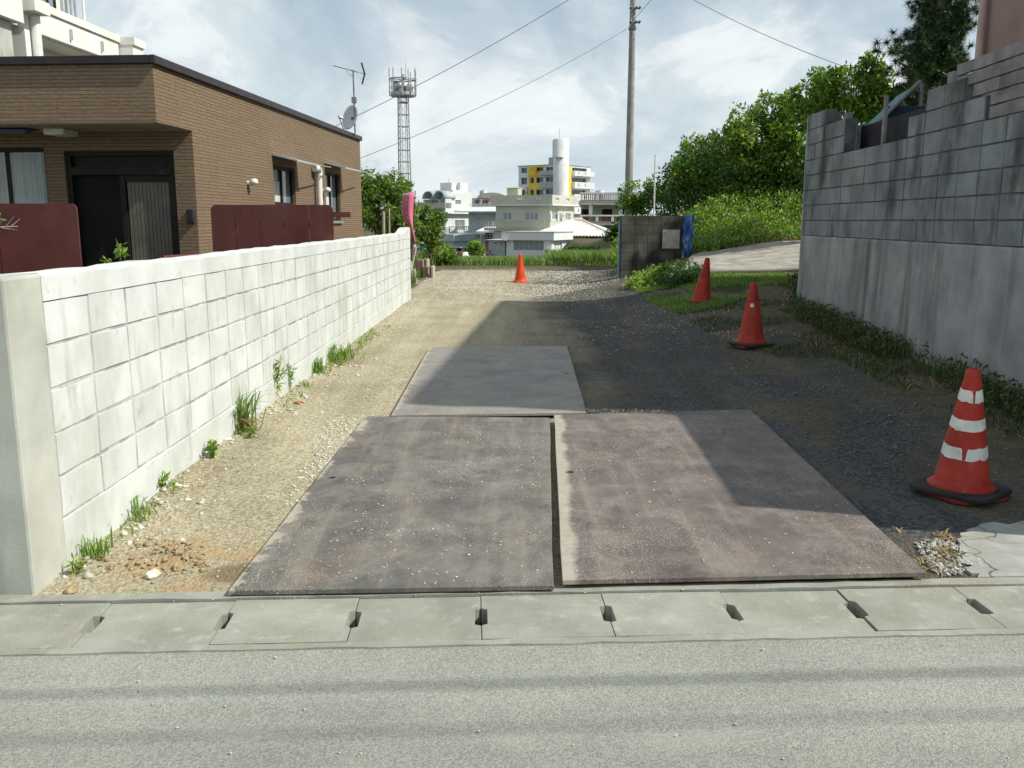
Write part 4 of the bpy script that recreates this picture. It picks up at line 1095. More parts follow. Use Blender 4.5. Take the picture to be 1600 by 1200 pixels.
    # dark sheet seen through the notch, teal roof sheet, blue tarp shed behind it
    a0, z_ = S(1440, 200); a1, _ = S(1318, 200)
    o = thing('leaning_sheet', 'dark board leaning behind the notch in the right-hand wall', 'board', (WA.x, WA.y, 0), ang)
    MB().box(0.30, a0 - 0.1, 1.25, 0.33, a1 + 0.95, 2.66).build('sheet', dark_board, o)
    for y in (a0, a1 - 0.2): MB().box(0.331, y, 1.25, 0.38, y + 0.06, 2.5).build('stay', wood_grey, o)
    return root
right_wall()

def teal_lean_to():
    # small lean-to roof behind the wall
    Y = 12.2
    a, b, c = at(1362, 203, Y), at(1436, 132, Y + 0.4), at(1460, 203, Y)
    root = thing('lean_to', 'faded teal sheet over a lean-to behind the notch in the wall', 'lean-to', (a.x, a.y, 1.28))
    L = lambda p: Vector(p) - root.location
    A, B = L(a), L(b); d = Vector((0.35, 1.5, 0.05))
    MB().add([A, B, B + d, A + d], [(0, 1, 2, 3)]).build('roof_sheet', green_net, root, solid=0.02)
    MB().tube(A + Vector((0, -0.02, 0.03)), B + Vector((0, -0.02, 0.03)), 0.03).build('roof_edge', galv_dull, root)
    C = L(c)
    MB().box(A.x + 0.25, 0.25, A.z - 0.3, C.x + 0.4, 0.28, B.z - 0.3).build('blue_side', M('blue_sheet', (0.012, 0.03, 0.065), (0.02, 0.045, 0.09), 4, 0.7), root)
    for x in (A.x + 0.1, B.x): MB().tube((x, 0.3, 0), (x, 0.3, A.z + 0.02 if x < A.x + .2 else B.z), 0.03).build('post', wood_grey, root)
teal_lean_to()

# ================================================================== pink building behind the right-hand wall
def pink_building():
    A, B = Vector((6.73, 5.2)), Vector((7.40, 14.95)); H = 8.1
    e = B - A; ang = math.atan2(e.y, e.x) - math.pi / 2; D = e.length; W = 9.0
    root = thing('pink_building', 'tall faded pink building rising behind the board screen at the right', 'building', (A.x, A.y, 0), ang)
    block(root, 'wall', pink_wall, 0, 0, 1.0, W, D, H - 0.35, {LEFT: [(2.5, 2.2, 4.2, 3.5), (6.5, 2.2, 7.9, 3.5), (2.5, 5.2, 4.2, 6.5), (6.5, 5.2, 7.9, 6.5)], FRONT: [(1.5, 2.2, 3.5, 3.5), (1.5, 5.2, 3.5, 6.5)]})
    MB().box(-0.08, -0.08, H - 0.35, W + 0.08, D + 0.08, H).build('roof', pink_wall, root)
    MB().tube((-0.09, D - 0.28, 1.0), (-0.09, D - 0.28, H - 0.36), 0.06, n=10).build('rain_pipe', M('pink_pipe', (0.42, 0.30, 0.27), (0.5, 0.37, 0.33), 3, 0.6), root)
    MB().box(-0.03, D - 0.10, 1.0, 0.0, D + 0.03, H - 0.36).build('corner_trim', M('pink_trim', (0.46, 0.36, 0.33), (0.52, 0.41, 0.38), 3, 0.8), root)
pink_building()

# ================================================================== traffic cones
def torn_band(zc, h, seed, tilt, rz, gap=None):
    """strip of tape round the cone, torn along its edges; gap = angle range torn away"""
    r = random.Random(seed); n = 150; mb = MB(); rad = lambda z: 0.040 + 0.0995 * (0.66 - z) / 0.57 + 0.002
    up, lo = [], []
    for k in range(n + 1):
        t = 2 * math.pi * k / n
        if gap and k % 3 == 0: pass
        base = zc + tilt * math.cos(t - rz)
        j = (vnoise(np.array([t * 3.1]), np.array([seed]), seed)[0] - 0.5) * 0.016 + 0.012 * max(0.0, vnoise(np.array([t * 7.0]), np.array([seed + 0.5]), 77)[0] - 0.62) * 2
        zt, zb = base + h / 2 + j * 0.5, base - h / 2 + j
        g = 0.0
        if gap:
            dd = abs((t - gap[0] + math.pi) % (2 * math.pi) - math.pi)
            g = max(0.0, 1 - dd / gap[1])
        if g > 0:
            zt = zb if g > 0.45 else zt - h * 0.5 * vnoise(np.array([t * 30.0]), np.array([seed + 2.5]), 31)[0]
        zt = max(zt, zb + 0.0008)
        up.append((rad(zt) * math.cos(t), rad(zt) * math.sin(t), zt)); lo.append((rad(zb) * math.cos(t), rad(zb) * math.sin(t), zb))
    mb.grid([lo, up]); return mb
base_dirty = M('grimy_red_base', (0.10, 0.02, 0.014), (0.20, 0.03, 0.02), 9, 0.75, 0.1)
def cone(label, loc, rz, mat, tilt=(0, 0), bands=(), black_base=False, sticker=False, h=0.7):
    s = h / 0.7
    root = thing('traffic_cone', label, 'traffic cone', loc, rz, 'traffic cones on the lot')
    root.scale = (s, s, s); root.rotation_euler = (tilt[0], tilt[1], rz)
    b = 0.19; e = 0.05
    pts = [(-b + e, -b), (b - e, -b), (b, -b + e), (b, b - e), (b - e, b), (-b + e, b), (-b, b - e), (-b, -b + e)]
    mb = MB(); mb.prism(pts, 0.0, 0.022); mb.build('base', base_dirty if black_base else mat, root, bevel=0.006)
    if black_base:
        bb = 0.21
        p2 = [(math.cos(0.35) * x - math.sin(0.35) * y, math.sin(0.35) * x + math.cos(0.35) * y) for x, y in [(bb * i, bb * j) for i, j in ((-.72, -1), (.72, -1), (1, -.72), (1, .72), (.72, 1), (-.72, 1), (-1, .72), (-1, -.72))]]
        MB().prism(p2, 0.0225, 0.05).build('weight_ring', black_plastic, root, bevel=0.008)
    z = 0.05 if black_base else 0.022
    mb = MB()
    mb.lathe([(0.172, z), (0.172, z + 0.012), (0.160, z + 0.018), (0.146, z + 0.03), (0.1395, 0.09), (0.040, 0.66), (0.036, 0.688), (0.028, 0.699), (0.022, 0.70), (0.020, 0.69), (0.0, 0.688)], 36)
    body = mb.build('body', mat, root)
    for k, bd in enumerate(bands):
        torn_band(*bd).build('tape_band', cone_tape, body)
    if sticker:
        t = -math.pi / 2 - rz - 0.35; zz = 0.46; rr = 0.040 + 0.0995 * (0.66 - zz) / 0.57 + 0.002
        mb = MB(); P = []
        for q in (-0.02, 0.02):
            r2 = rr - 0.1667 * q
            P.append([(r2 * math.cos(t + a), r2 * math.sin(t + a), zz + q) for a in np.linspace(-0.26, 0.26, 6)])
        mb.grid(P); mb.build('sticker', cone_tape, body)
    return root
c1 = gp(1500, 772)
cone('large red cone with three torn white bands at the right edge', c1, R(20), cone_shaded, (0.0, R(1.2)),
     [(0.565, 0.062, 3, 0.010, 0.6, (R(238), 0.16)), (0.415, 0.058, 5, 0.014, 0.7), (0.262, 0.062, 8, 0.014, 0.7, (R(222), 0.14))], black_base=True, h=0.71)
cone('plain red cone with a small pale sticker in the shade', gp(1173, 541), R(8), cone_shaded, (0, 0), black_base=True, sticker=True)
cone('leaning plain red cone beside the ramp', gp(1096, 473), R(30), cone_shaded, (R(1), R(6.5)))
cone('sunlit orange-red cone standing alone far up the lot', gp(813, 441), R(15), cone_red, (0, 0))

# ================================================================== low mossy wall by the ramp
def low_wall():
    A, B = hp(969, 447, 0.0), Vector((4.12, 21.35, 0))
    e = B - A; ang = math.atan2(e.y, e.x); Ln = math.hypot(e.x, e.y)
    root = thing('low_block_wall', 'short mossy dark block wall with a square plaque beside the ramp', 'wall', (A.x, A.y, -0.05), ang)
    H = at(975, 337, 21.2).z + 0.05
    MB().box(0, 0.012, -0.1, Ln, 0.15, H - 0.004).build('joint_core', joint_dark, root)
    n, rows = 5, 8; bw, bh = Ln / n, H / rows; r = random.Random(3)
    me = None
    for i in range(n):
        for j in range(rows):
            if me is None:
                t = MB().box(-bw / 2 + 0.005, 0, -bh / 2 + 0.004, bw / 2 - 0.005, 0.155, bh / 2 - 0.004); me = t.mesh('block', moss_wall)
            link_mesh('block', me, root, (bw * (i + 0.5), r.uniform(-0.004, 0.004), bh * (j + 0.5)))
    MB().box(-0.012, -0.01, -0.1, Ln + 0.01, 0.165, 0.0).build('footing', moss_wall, root)
    # plaque
    A2, B2 = A.xy, B.xy
    q0, q1 = on_line(1035, 359, A2, B2), on_line(1061, 385, A2, B2)
    MB().box(q0[0], -0.03, q1[1], q1[0], -0.001, q0[1] + 0.05).build('plaque', plaque_mat, root, bevel=0.01)
    MB().tube((-0.03, 0.05, 0), (-0.03, 0.05, H - 0.1), 0.025).build('blue_pipe', M('blue_pipe', (0.16, 0.28, 0.42), (0.2, 0.33, 0.46), 4, 0.6), root)
    # tarp slung over the far end
    t = thing('blue_tarp', 'crumpled blue tarpaulin hanging over the end of the mossy wall', 'tarpaulin', (B.x, B.y, -0.05), ang)
    P = []
    for i in range(17):
        row = []
        for j in range(15):
            s_ = -0.14 + 0.34 * i / 16; z = H + 0.02 - (0.95 + 0.08 * math.sin(i)) * j / 14
            y = -0.04 - 0.05 * abs(math.sin(i * 0.9 + j * 0.5)) - 0.04 * random.Random(i * 40 + j).random()
            if s_ > 0.02: y += (s_ - 0.02) * 1.2
            row.append((s_ + 0.02 * math.sin(j * 1.3), y, z))
        P.append(row)
    MB().grid(P).build('sheet', tarp_blue, t, solid=0.006)
low_wall()
def white_rod():
    b = at(1022, 336, 23.0); tp = at(1024, 244, 23.0)
    root = thing('marker_pole', 'thin white pole standing in the weeds behind the mossy wall', 'pole', (b.x, b.y, gh(b.x, b.y)))
    MB().tube((0, 0, 0), (tp.x - b.x, 0, tp.z - gh(b.x, b.y)), 0.022, 0.018, n=8).build('rod', white_plastic, root)
    MB().tube((tp.x - b.x, 0, tp.z - gh(b.x, b.y)), (tp.x - b.x, 0, tp.z - gh(b.x, b.y) + 0.03), 0.024).build('cap', white_plastic, root)
white_rod()

# ================================================================== utility pole and cables
def utility_pole():
    Y = 36.0
    p = at(982, 312, Y); H = at(982, -40, Y).z; z0 = gh(p.x, Y)
    root = thing('utility_pole', 'tall concrete utility pole standing beyond the lot', 'utility pole', (p.x, Y, z0))
    MB().tube((0, 0, -0.3), (0, 0, H - z0), 0.17, 0.105, n=20).build('pole', pole_mat, root)
    k = Y / FPX
    for v in (14, 36):
        z = at(980, v, Y).z - z0
        m = MB()
        for x in (-4.5, 3.5, 8.5): m.tube((x * k, -0.12, z - 0.02), ((x + 2) * k, -0.2, z + 0.05), 0.045, n=8)
        m.box(-5 * k, -0.14, z - 0.03, 9 * k, -0.09, z + 0.02); m.build('insulator_bracket', galv_dull, root)
    a, b = at(980, 5, Y).z - z0, at(980, 45, Y).z - z0
    MB().prism([(-0.10, -0.15), (0.02, -0.15), (0.02, -0.10), (-0.10, -0.10)], b, a).build('riser_cover', galv_dull, root)
    m = MB(); m.lathe([(0.135, 0), (0.15, 0.02), (0.15, 0.10), (0.135, 0.12)], 16, (0, 0, b - 0.05)); m.build('band', galv_dull, root)
    for v in (62, 108, 150, 200):
        z = at(980, v, Y).z - z0; MB().tube((0.06, -0.1, z), (0.07, -0.19, z), 0.012).build('step_bolt', galv_dull, root)
utility_pole()
def cable(label, A, B, sag, r):
    mb = MB(); A, B = Vector(A), Vector(B)
    pts = []
    for i in range(33):
        t = i / 32; q = A.lerp(B, t); q.z -= sag * 4 * t * (1 - t); pts.append(q)
    mb.path(pts, r, 5)
    tag(mb.build('overhead_cable', wire_mat), label, 'cable', 'overhead cables')
Yp = 36.0
cable('overhead cable from the utility pole down to the brown house side', at(978, 46, Yp), at(540, 256, 27.0), 0.25, 0.009)
cable('overhead cable crossing behind the lattice tower and the dish', at(1010, -78, 30.0), at(430, 240, 27.0), 0.3, 0.010)
cable('overhead cable leaving the utility pole top up to the right', at(988, 34, Yp), at(1075, -75, 30.0), 0.05, 0.009)
cable('overhead cable dipping from the top edge into the citrus trees', at(1000, -50, 33.0), at(1370, 122, 24.0), 0.25, 0.009)

# ================================================================== lattice tower
def lattice_tower():
    Y = 120.0; k = Y / FPX
    p = at(633, 300, Y)
    root = thing('lattice_tower', 'tall grey lattice telecom tower with round antenna platform', 'tower', (p.x, Y, -2.0), R(20))
    zp0, zp1, zt = at(633, 151, Y).z + 2, at(633, 124, Y).z + 2, at(638, 97, Y).z + 2
    w0, w1 = 10.5 * k * 0.8, 8.0 * k * 0.8
    leg = lambda i, z: Vector((((1, 1), (-1, 1), (-1, -1), (1, -1))[i][0] * (w0 + (w1 - w0) * z / zp0), ((1, 1), (-1, 1), (-1, -1), (1, -1))[i][1] * (w0 + (w1 - w0) * z / zp0), z))
    for i in range(4): MB().tube(leg(i, 0), leg(i, zp0), 0.10, 0.085, n=8).build('leg', galv, root)
    n = 13
    for j in range(n):
        z = zp0 * (j + 0.5) / n; m = MB()
        for i in range(4):
            m.tube(leg(i, z), leg((i + 1) % 4, z), 0.07, n=6)
            m.tube(leg(i, z), leg((i + 1) % 4, min(zp0, z + zp0 / n)), 0.022, n=4)
        m.build('bracing', galv, root)
    m = MB()
    for x in (-0.22, 0.22): m.tube((x, 0, 0), (x, 0, zp0), 0.03, n=5)
    for j in range(70): m.tube((-0.22, 0, zp0 * j / 70), (0.22, 0, zp0 * j / 70), 0.02, n=4)
    m.build('ladder', galv_dull, root)
    rp = 20 * k
    m = MB(); m.lathe([(0.0, zp0), (rp * 0.9, zp0), (rp * 0.95, zp0 + 0.12), (rp * 0.95, zp0 + 0.5), (rp * 0.9, zp0 + 0.5), (rp * .9, zp0 + .14), (0, zp0 + .14)], 16, smooth=False); m.build('platform', galv, root)
    for zz in (zp0 + 1.1, zp1):
        m = MB()
        for i in range(24):
            a, b = 2 * math.pi * i / 24, 2 * math.pi * (i + 1) / 24
            m.tube((rp * math.cos(a), rp * math.sin(a), zz), (rp * math.cos(b), rp * math.sin(b), zz), 0.09 if zz == zp1 else 0.04, n=5)
        m.build('ring', galv, root)
    r = random.Random(2)
    for i in range(9):
        a = 2 * math.pi * (i + 0.3) / 9; h = r.uniform(0.3, 1.6)
        MB().tube((rp * math.cos(a), rp * math.sin(a), zp0), (rp * math.cos(a), rp * math.sin(a), zp1 + h), 0.07, n=6).build('antenna_pole', galv, root)
    for i in range(8):
        a = 2 * math.pi * i / 8 + 0.3; rr = rp * 0.55; z = zp0 + r.uniform(0.3, 0.8)
        MB().box(rr * math.cos(a) - 0.3, rr * math.sin(a) - 0.25, z, rr * math.cos(a) + 0.3, rr * math.sin(a) + 0.25, z + r.uniform(0.6, 1.2)).build('radio_unit', galv_dull, root)
    MB().tube((0, 0, zp0), (0, 0, zp1 + 0.6), 0.2, n=10).build('centre_column', galv_dull, root)
    MB().tube((0.4, 0, zp1), (0.4, 0, zt), 0.06, 0.03, n=6).build('lightning_rod', galv, root)
    m = MB()
    for i in range(4): m.tube((0.2 * math.cos(i * 1.57), 0.2 * math.sin(i * 1.57), zp1), (rp * math.cos(i * 1.57), rp * math.sin(i * 1.57), zp1), 0.07, n=5)
    m.build('spoke', galv_dull, root)
lattice_tower()

# ================================================================== banner, base block, stepped blocks, posts
def banner():
    Y = 23.0
    p = gp(651, 434)
    bl = thing('concrete_weight', 'square concrete block holding the banner pole at the wall end', 'concrete block', (p.x, Y, gh(p.x, Y)))
    h = 0.29
    MB().add([(-0.13, -0.13, -0.02), (0.13, -0.13, -0.02), (0.13, 0.13, -0.02), (-0.13, 0.13, -0.02), (-0.10, -0.10, h), (0.10, -0.10, h), (0.10, 0.10, h), (-0.10, 0.10, h)],
             [(0, 3, 2, 1), (4, 5, 6, 7), (0, 1, 5, 4), (1, 2, 6, 5), (2, 3, 7, 6), (3, 0, 4, 7)]).build('block_body', M('banner_block', (0.34, 0.33, 0.26), (0.46, 0.44, 0.36), 6, 0.9, 0.3), bl, bevel=0.012)
    MB().tube((0, 0, h - 0.05), (0, 0, h + 0.2), 0.022).build('socket', white_plastic, bl)
    root = thing('banner', 'faded pink banner with white lettering bulging in the wind on a thin pole', 'banner', (p.x, Y, gh(p.x, Y) + h - 0.04))
    O = root.location
    top = at(648, 299, Y).z - O.z
    px = lambda u, v, d=0.0: Vector(at(u, v, Y + d)) - O
    MB().tube((0, 0, 0.2), px(649, 298), 0.014, 0.010, n=8).build('banner_pole', black_plastic, root)
    MB().tube((0, 0, 0.0), px(650.5, 385), 0.016, n=8).build('lower_pole', white_plastic, root)
    MB().tube(px(630, 304), px(648, 299), 0.008).build('cross_arm', white_plastic, root)
    rows = [(300, 630.5, 647.5), (308, 629, 647), (318, 628.3, 646.5), (328, 628.2, 646), (336, 629.5, 645.6), (344, 632, 645.4), (351, 636, 645.6), (357, 640, 646), (364, 641.5, 647), (372, 643.5, 648.5), (381, 644.5, 649), (382, 644.6, 649), (394, 646, 649.6), (395, 646, 649.6), (403, 646.8, 650)]
    def strip(r0, r1, d=0.0, f0=0.0, f1=1.0):
        P = []
        for (v, a, b) in rows[r0:r1]:
            vv = v + (4 if v < 302 else 0)
            row = []
            for j in range(11):
                t = f0 + (f1 - f0) * j / 10; dep = -0.16 * math.sin(math.pi * t) * min(1, (b - a) / 14) + 0.10 * (1 - t) - d
                v2 = v + (304 - 300) * (1 - t) * (1 if v <= 300 else 0)
                row.append(tuple(px(a + (b - a) * t, v2, dep)))
            P.append(row)
        return P
    MB().grid(strip(0, 11)).build('cloth', flag_pink, root, solid=0.004)
    MB().grid(strip(11, 13)).build('white_print', flag_white, root, solid=0.004)
    MB().grid(strip(13, 15)).build('red_print', flag_red, root, solid=0.004)
    # the vertical row of pale brush characters (too blurred in the picture to read)
    tx = MB()
    def mark(v, u, dv, du, w=0.012):
        f = (u - 629) / 17.0
        tx.tube(px(u, v, 0.06 - 0.17 * math.sin(math.pi * f) * 0.9), px(u + du, v + dv, 0.06 - 0.17 * math.sin(math.pi * f) * 0.9), w, n=5)
    for v, u, dv, du in ((303, 636, 5, 0), (304, 638, 5, 0), (306, 635, 0, 4), (310, 636, 4, -1), (312, 638, 3, 0), (311, 635, 0, 3.4), (318, 636, 3, -1), (318, 637.5, 3, 0.8), (324, 634.5, 3, 2), (325, 637, 3, -1), (330, 635, 5, 2.5), (331, 635, 2, 0), (338, 636.5, 4, 1), (342, 637, 0, 1.4)):
        mark(v, u, dv, du)
    tx.build('lettering', flag_white, root)
banner()
def stepped_blocks():
    for i, (label, u, w, v0, v1, Y) in enumerate([('taller brown stepped concrete block behind the banner base', 658, 0.26, 406, 427, 24.3), ('lower brown concrete block at the foot of the taller one', 667, 0.24, 417, 431, 24.1)]):
        p = at(u, v1, Y); g = gh(p.x, Y); h = at(u, v0, Y).z - g
        root = thing('kerb_block', label, 'concrete block', (p.x, Y, g), 0, 'concrete blocks by the banner')
        MB().box(-w / 2, 0, -0.02, w / 2, 0.5, h).build('block_body', step_mat, root, bevel=0.01)
        MB().box(w / 2 + 0.001, -0.01, -0.02, w / 2 + 0.055, 0.5, h + 0.01).box(w / 2 - 0.10, -0.012, h * 0.3, w / 2 - 0.05, -0.001, h).build('pale_face', step_edge, root, bevel=0.006)
stepped_blocks()
for lab, u, v0, v1, Y, rad in (('thick weathered wooden post behind the white wall near the banner', 598, 332, 372, 19.5, 0.035), ('thin brown stick beside the weathered post behind the white wall', 607, 328, 368, 21.0, 0.022)):
    b = at(u, v1, Y); t = at(u + 1, v0, Y)
    root = thing('wooden_post', lab, 'post', (b.x, Y, gh(b.x, Y)))
    MB().tube((0, 0, 0), (t.x - b.x, 0, t.z - gh(b.x, Y)), rad * 1.1, rad, n=8).build('stake', wood_post, root)
    MB().tube((t.x - b.x, 0, t.z - gh(b.x, Y)), (t.x - b.x, 0, t.z - gh(b.x, Y) + 0.02), rad, rad * 0.6, n=8).build('stake_top', wood_post, root)

# two thick telephone cables strung over the road above the viewer; their soft shadows lie across the asphalt
for lab, y, z, r in (('thick telephone cable strung high over the road, shading the asphalt', 0.93, 6.4, 0.015), ('thinner telephone cable strung over the road beside the thick one', 0.52, 6.9, 0.009)):
    A, B = gpt(-30, y - G0.y, z), gpt(34, y - G0.y, z + 0.2); cable(lab, A, B, 0.35, r)
# ================================================================== buildings beyond the lot
def railing(root, name, mat, o, ux, s0, s1, z0, z1, step=0.25, r=0.025):
    m = MB()
    obox(m, o, ux, s0, 0.02, z1 - 0.06, s1, 0.08, z1); obox(m, o, ux, s0, 0.03, z0, s1, 0.07, z0 + 0.05)
    n = max(2, int((s1 - s0) / step))
    for i in range(n + 1):
        a = s0 + (s1 - s0 - 2 * r) * i / n; obox(m, o, ux, a, 0.035, z0 + 0.051, a + 2 * r, 0.065, z1 - 0.061)
    return m.build(name, mat, root)

def flat_building():
    Y, th = 100.0, R(-25); W, D = 6.6, 7.2; Z = lambda v: zat(v, Y)
    root = corner_root('flat_roofed_house', 'cream flat-roofed house with slotted parapet in the middle distance', 'house', 859, Y, th, W)
    zr, zp, zb = Z(321), Z(304.5), Z(352)
    w = lambda a, b, v0, v1, n=2: (a, Z(v1), b, Z(v0), n, pane_pale)
    block(root, 'wall', cream_far, 0, 0, -4, W, D, zr, {FRONT: [w(0.9, 1.95, 332, 344), w(3.6, 5.2, 332, 344, 3)], RIGHT: [w(0.5, 2.2, 328, 343), w(4.6, 6.2, 333, 344)]}, frame=white_plastic)
    # parapet with groups of slots
    e = 0.45
    slots = []
    for c in (1.1, 3.3, 5.6):
        for k in range(3): slots.append((c + 0.22 * k, Z(314.5), c + 0.22 * k + 0.10, Z(308)))
    pm = MB()
    for k, (o, ux, Ln) in enumerate(faces_of(W + 2 * e, D + 2 * e)):
        facade_cells(pm, (o[0] - e, o[1] - e), ux, Ln, zr + 0.12, zp, slots if k == 0 else ([(1.0, Z(313), 1.9, Z(309)), (4.2, Z(313), 5.1, Z(309))] if k == 1 else []), 0.12)
    pm.build('parapet', cream_far, root)
    MB().box(-e + 0.125, -e + 0.125, zr + 0.13, W + e - 0.125, D + e - 0.125, zp - 0.5).build('roof', white_far, root)
    MB().box(-e - 0.1, -e - 0.1, zr, W + e + 0.1, D + e + 0.1, zr + 0.12).build('eaves_slab', white_far, root)
    MB().box(-0.9, -1.2, zb - 0.6, W - 0.1, -0.01, zb - 0.35).build('balcony_slab', cream_far, root)
    b = railing(root, 'balcony_rail', cream_far, (-0.9, -1.2), (1, 0), 0, W + 0.8, zb - 0.35, Z(345), 0.22, 0.05)
    MB().box(0.2, -0.9, -4, W - 0.5, 0, zb - 0.61).build('lower_wall', cream_far, root)
    for a in (0.35, 2.35): MB().box(W - 0.01 + 0.01, a - 0.28, Z(345), W + 0.12, a - 0.02, Z(334)).build('window_screen', white_far, root)
    t = MB(); a = 0.4; t.box(a, 2.0, zp - 0.5, a + 1.4, 3.2, Z(292)); tk = t.build('water_tank', M('tank_olive', (0.33, 0.36, 0.25), (0.42, 0.45, 0.33), 1, 0.7, 0), root, bevel=0.05)
    MB().box(a - 0.05, 1.95, Z(292) + 0.01, a + 1.45, 3.25, Z(291)).build('tank_lid', cream_far, tk)
flat_building()

def bungalow():
    Y, th = 85.0, R(-25); W, D = 4.7, 4.2; Z = lambda v: zat(v, Y)
    root = corner_root('bungalow', 'small white flat-roofed bungalow with wide window behind the tall grass', 'house', 862, Y, th, W)
    zr = Z(375.5)
    block(root, 'wall', white_far, 0, 0, -4, W, D, zr, {FRONT: [(0.75, Z(392), 3.9, zr - 0.06, 6, pane_pale)], RIGHT: [(0.5, Z(391), 2.6, zr - 0.06, 3, white_plastic)]}, frame=galv)
    MB().box(-0.35, -0.35, zr, W + 0.35, D + 0.4, Z(363)).build('roof_fascia', white_far, root)
    MB().box(-0.42, -0.42, Z(363), W + 0.42, D + 0.45, Z(362)).build('roof_edge', cream_far, root)
    MB().box(-0.6, -0.9, zr - 0.03, 0.3, -0.36, zr + 0.03).build('porch_light_shelf', white_plastic, root)
    sh = MB(); P = []
    for i in range(41):
        x = -1.9 + 1.75 * i / 40; P.append([(x, -0.02 * (i % 2), -4), (x, -0.02 * (i % 2), zr - 0.05)])
    sh.grid(P, False); sh.quad((-0.15, 0, -4), (-0.15, 2.5, -4), (-0.15, 2.5, zr - 0.05), (-0.15, 0, zr - 0.05)); sh.quad((-1.9, 2.5, -4), (-1.9, 0, -4), (-1.9, 0, zr - 0.05), (-1.9, 2.5, zr - 0.05))
    s_ = sh.build('tin_shed', tin, root)
    MB().box(-2.1, -0.3, zr - 0.05, -0.14, 2.6, zr + 0.02).build('shed_roof', white_far, s_)
    window(root, (-1.9, 0), (1, 0), (0.45, Z(384), 1.1, Z(378)), -0.03, 1, M('yellowed_pane', (0.20, 0.17, 0.07), (0.27, 0.23, 0.11), 2, 0.4, 0))
bungalow()

def tiled_house():
    Y = 96.0; k = Y / FPX; Z = lambda v: zat(v, Y)
    c = at(893, 380, Y)
    root = thing('tiled_house', 'low house with pale hipped tile roof and orange wall', 'house', (c.x, Y, 0), R(-14))
    xl, xr = -66 * k, 68 * k; D = 9.0; ze, zt = Z(369), Z(344)
    r0, r1 = -7 * k, 4 * k
    A, B, C, E = Vector((xl, 0, ze)), Vector((xr, 0, ze)), Vector((xr, D, ze)), Vector((xl, D, ze))
    T0, T1 = Vector((r0, D / 2, zt)), Vector((r1, D / 2, zt))
    def slope(p, q, t0, t1, n):
        P = []
        for i in range(4 * n + 1):
            t = i / (4 * n); a = p.lerp(q, t); b = t0.lerp(t1, t)
            h = 0.09 * max(0.0, math.sin(2 * math.pi * t * n))
            P.append([tuple(a.lerp(b, s) + Vector((0, 0, h * (1 - 0.6 * s)))) for s in (0, 0.33, 0.66, 1)])
        return MB().grid(P, True)
    for i, (p, q, t0, t1, n) in enumerate(((A, B, T0, T1, 26), (B, C, T1, T1, 22), (C, E, T1, T0, 26), (E, A, T0, T0, 22))):
        slope(p, q, t0, t1, n).build('roof_slope', tile_white, root)
    m = MB()
    for p, t in ((A, T0), (B, T1)): m.tube(p + Vector((0, 0, 0.06)), t + Vector((0, 0, 0.08)), 0.11, n=8)
    m.tube(T0 + Vector((0, 0, .1)), T1 + Vector((0, 0, .1)), 0.16, n=8); m.build('ridge', tile_white, root)
    m = MB()
    for i in range(27): m.tube(A.lerp(B, (i + 0.3) / 27) + Vector((0, -0.06, 0.04)), A.lerp(B, (i + 0.3) / 27) + Vector((0, 0.1, 0.06)), 0.08, n=7)
    m.build('eave_caps', tile_white, root)
    block(root, 'wall', white_far, xl + 0.9, 0.8, -4, xr - 0.9, D - 0.8, ze - 0.05, {FRONT: [(4.6, -2, 6.4, Z(372), 2), ]}, frame=wood_post)
    MB().box(8 * k, 0.55, -4, 21 * k, 0.79, ze - 0.1).build('orange_panel', orange_wall, root)
    for u in (25, 40): MB().box(u * k, 0.2, -4, u * k + 0.12, 0.32, ze - 0.08).build('veranda_post', wood_post, root)
    MB().box(22 * k, 0.78, -4, 45 * k, 0.799, ze - 0.1).build('shaded_doorway', dark_void, root)
    MB().box(-14 * k, -0.6, Z(373), 4 * k, 0.4, Z(372)).build('green_awning', M('green_awning', (0.08, 0.30, 0.24), (0.12, 0.36, 0.30), 2, 0.6), root)
tiled_house()

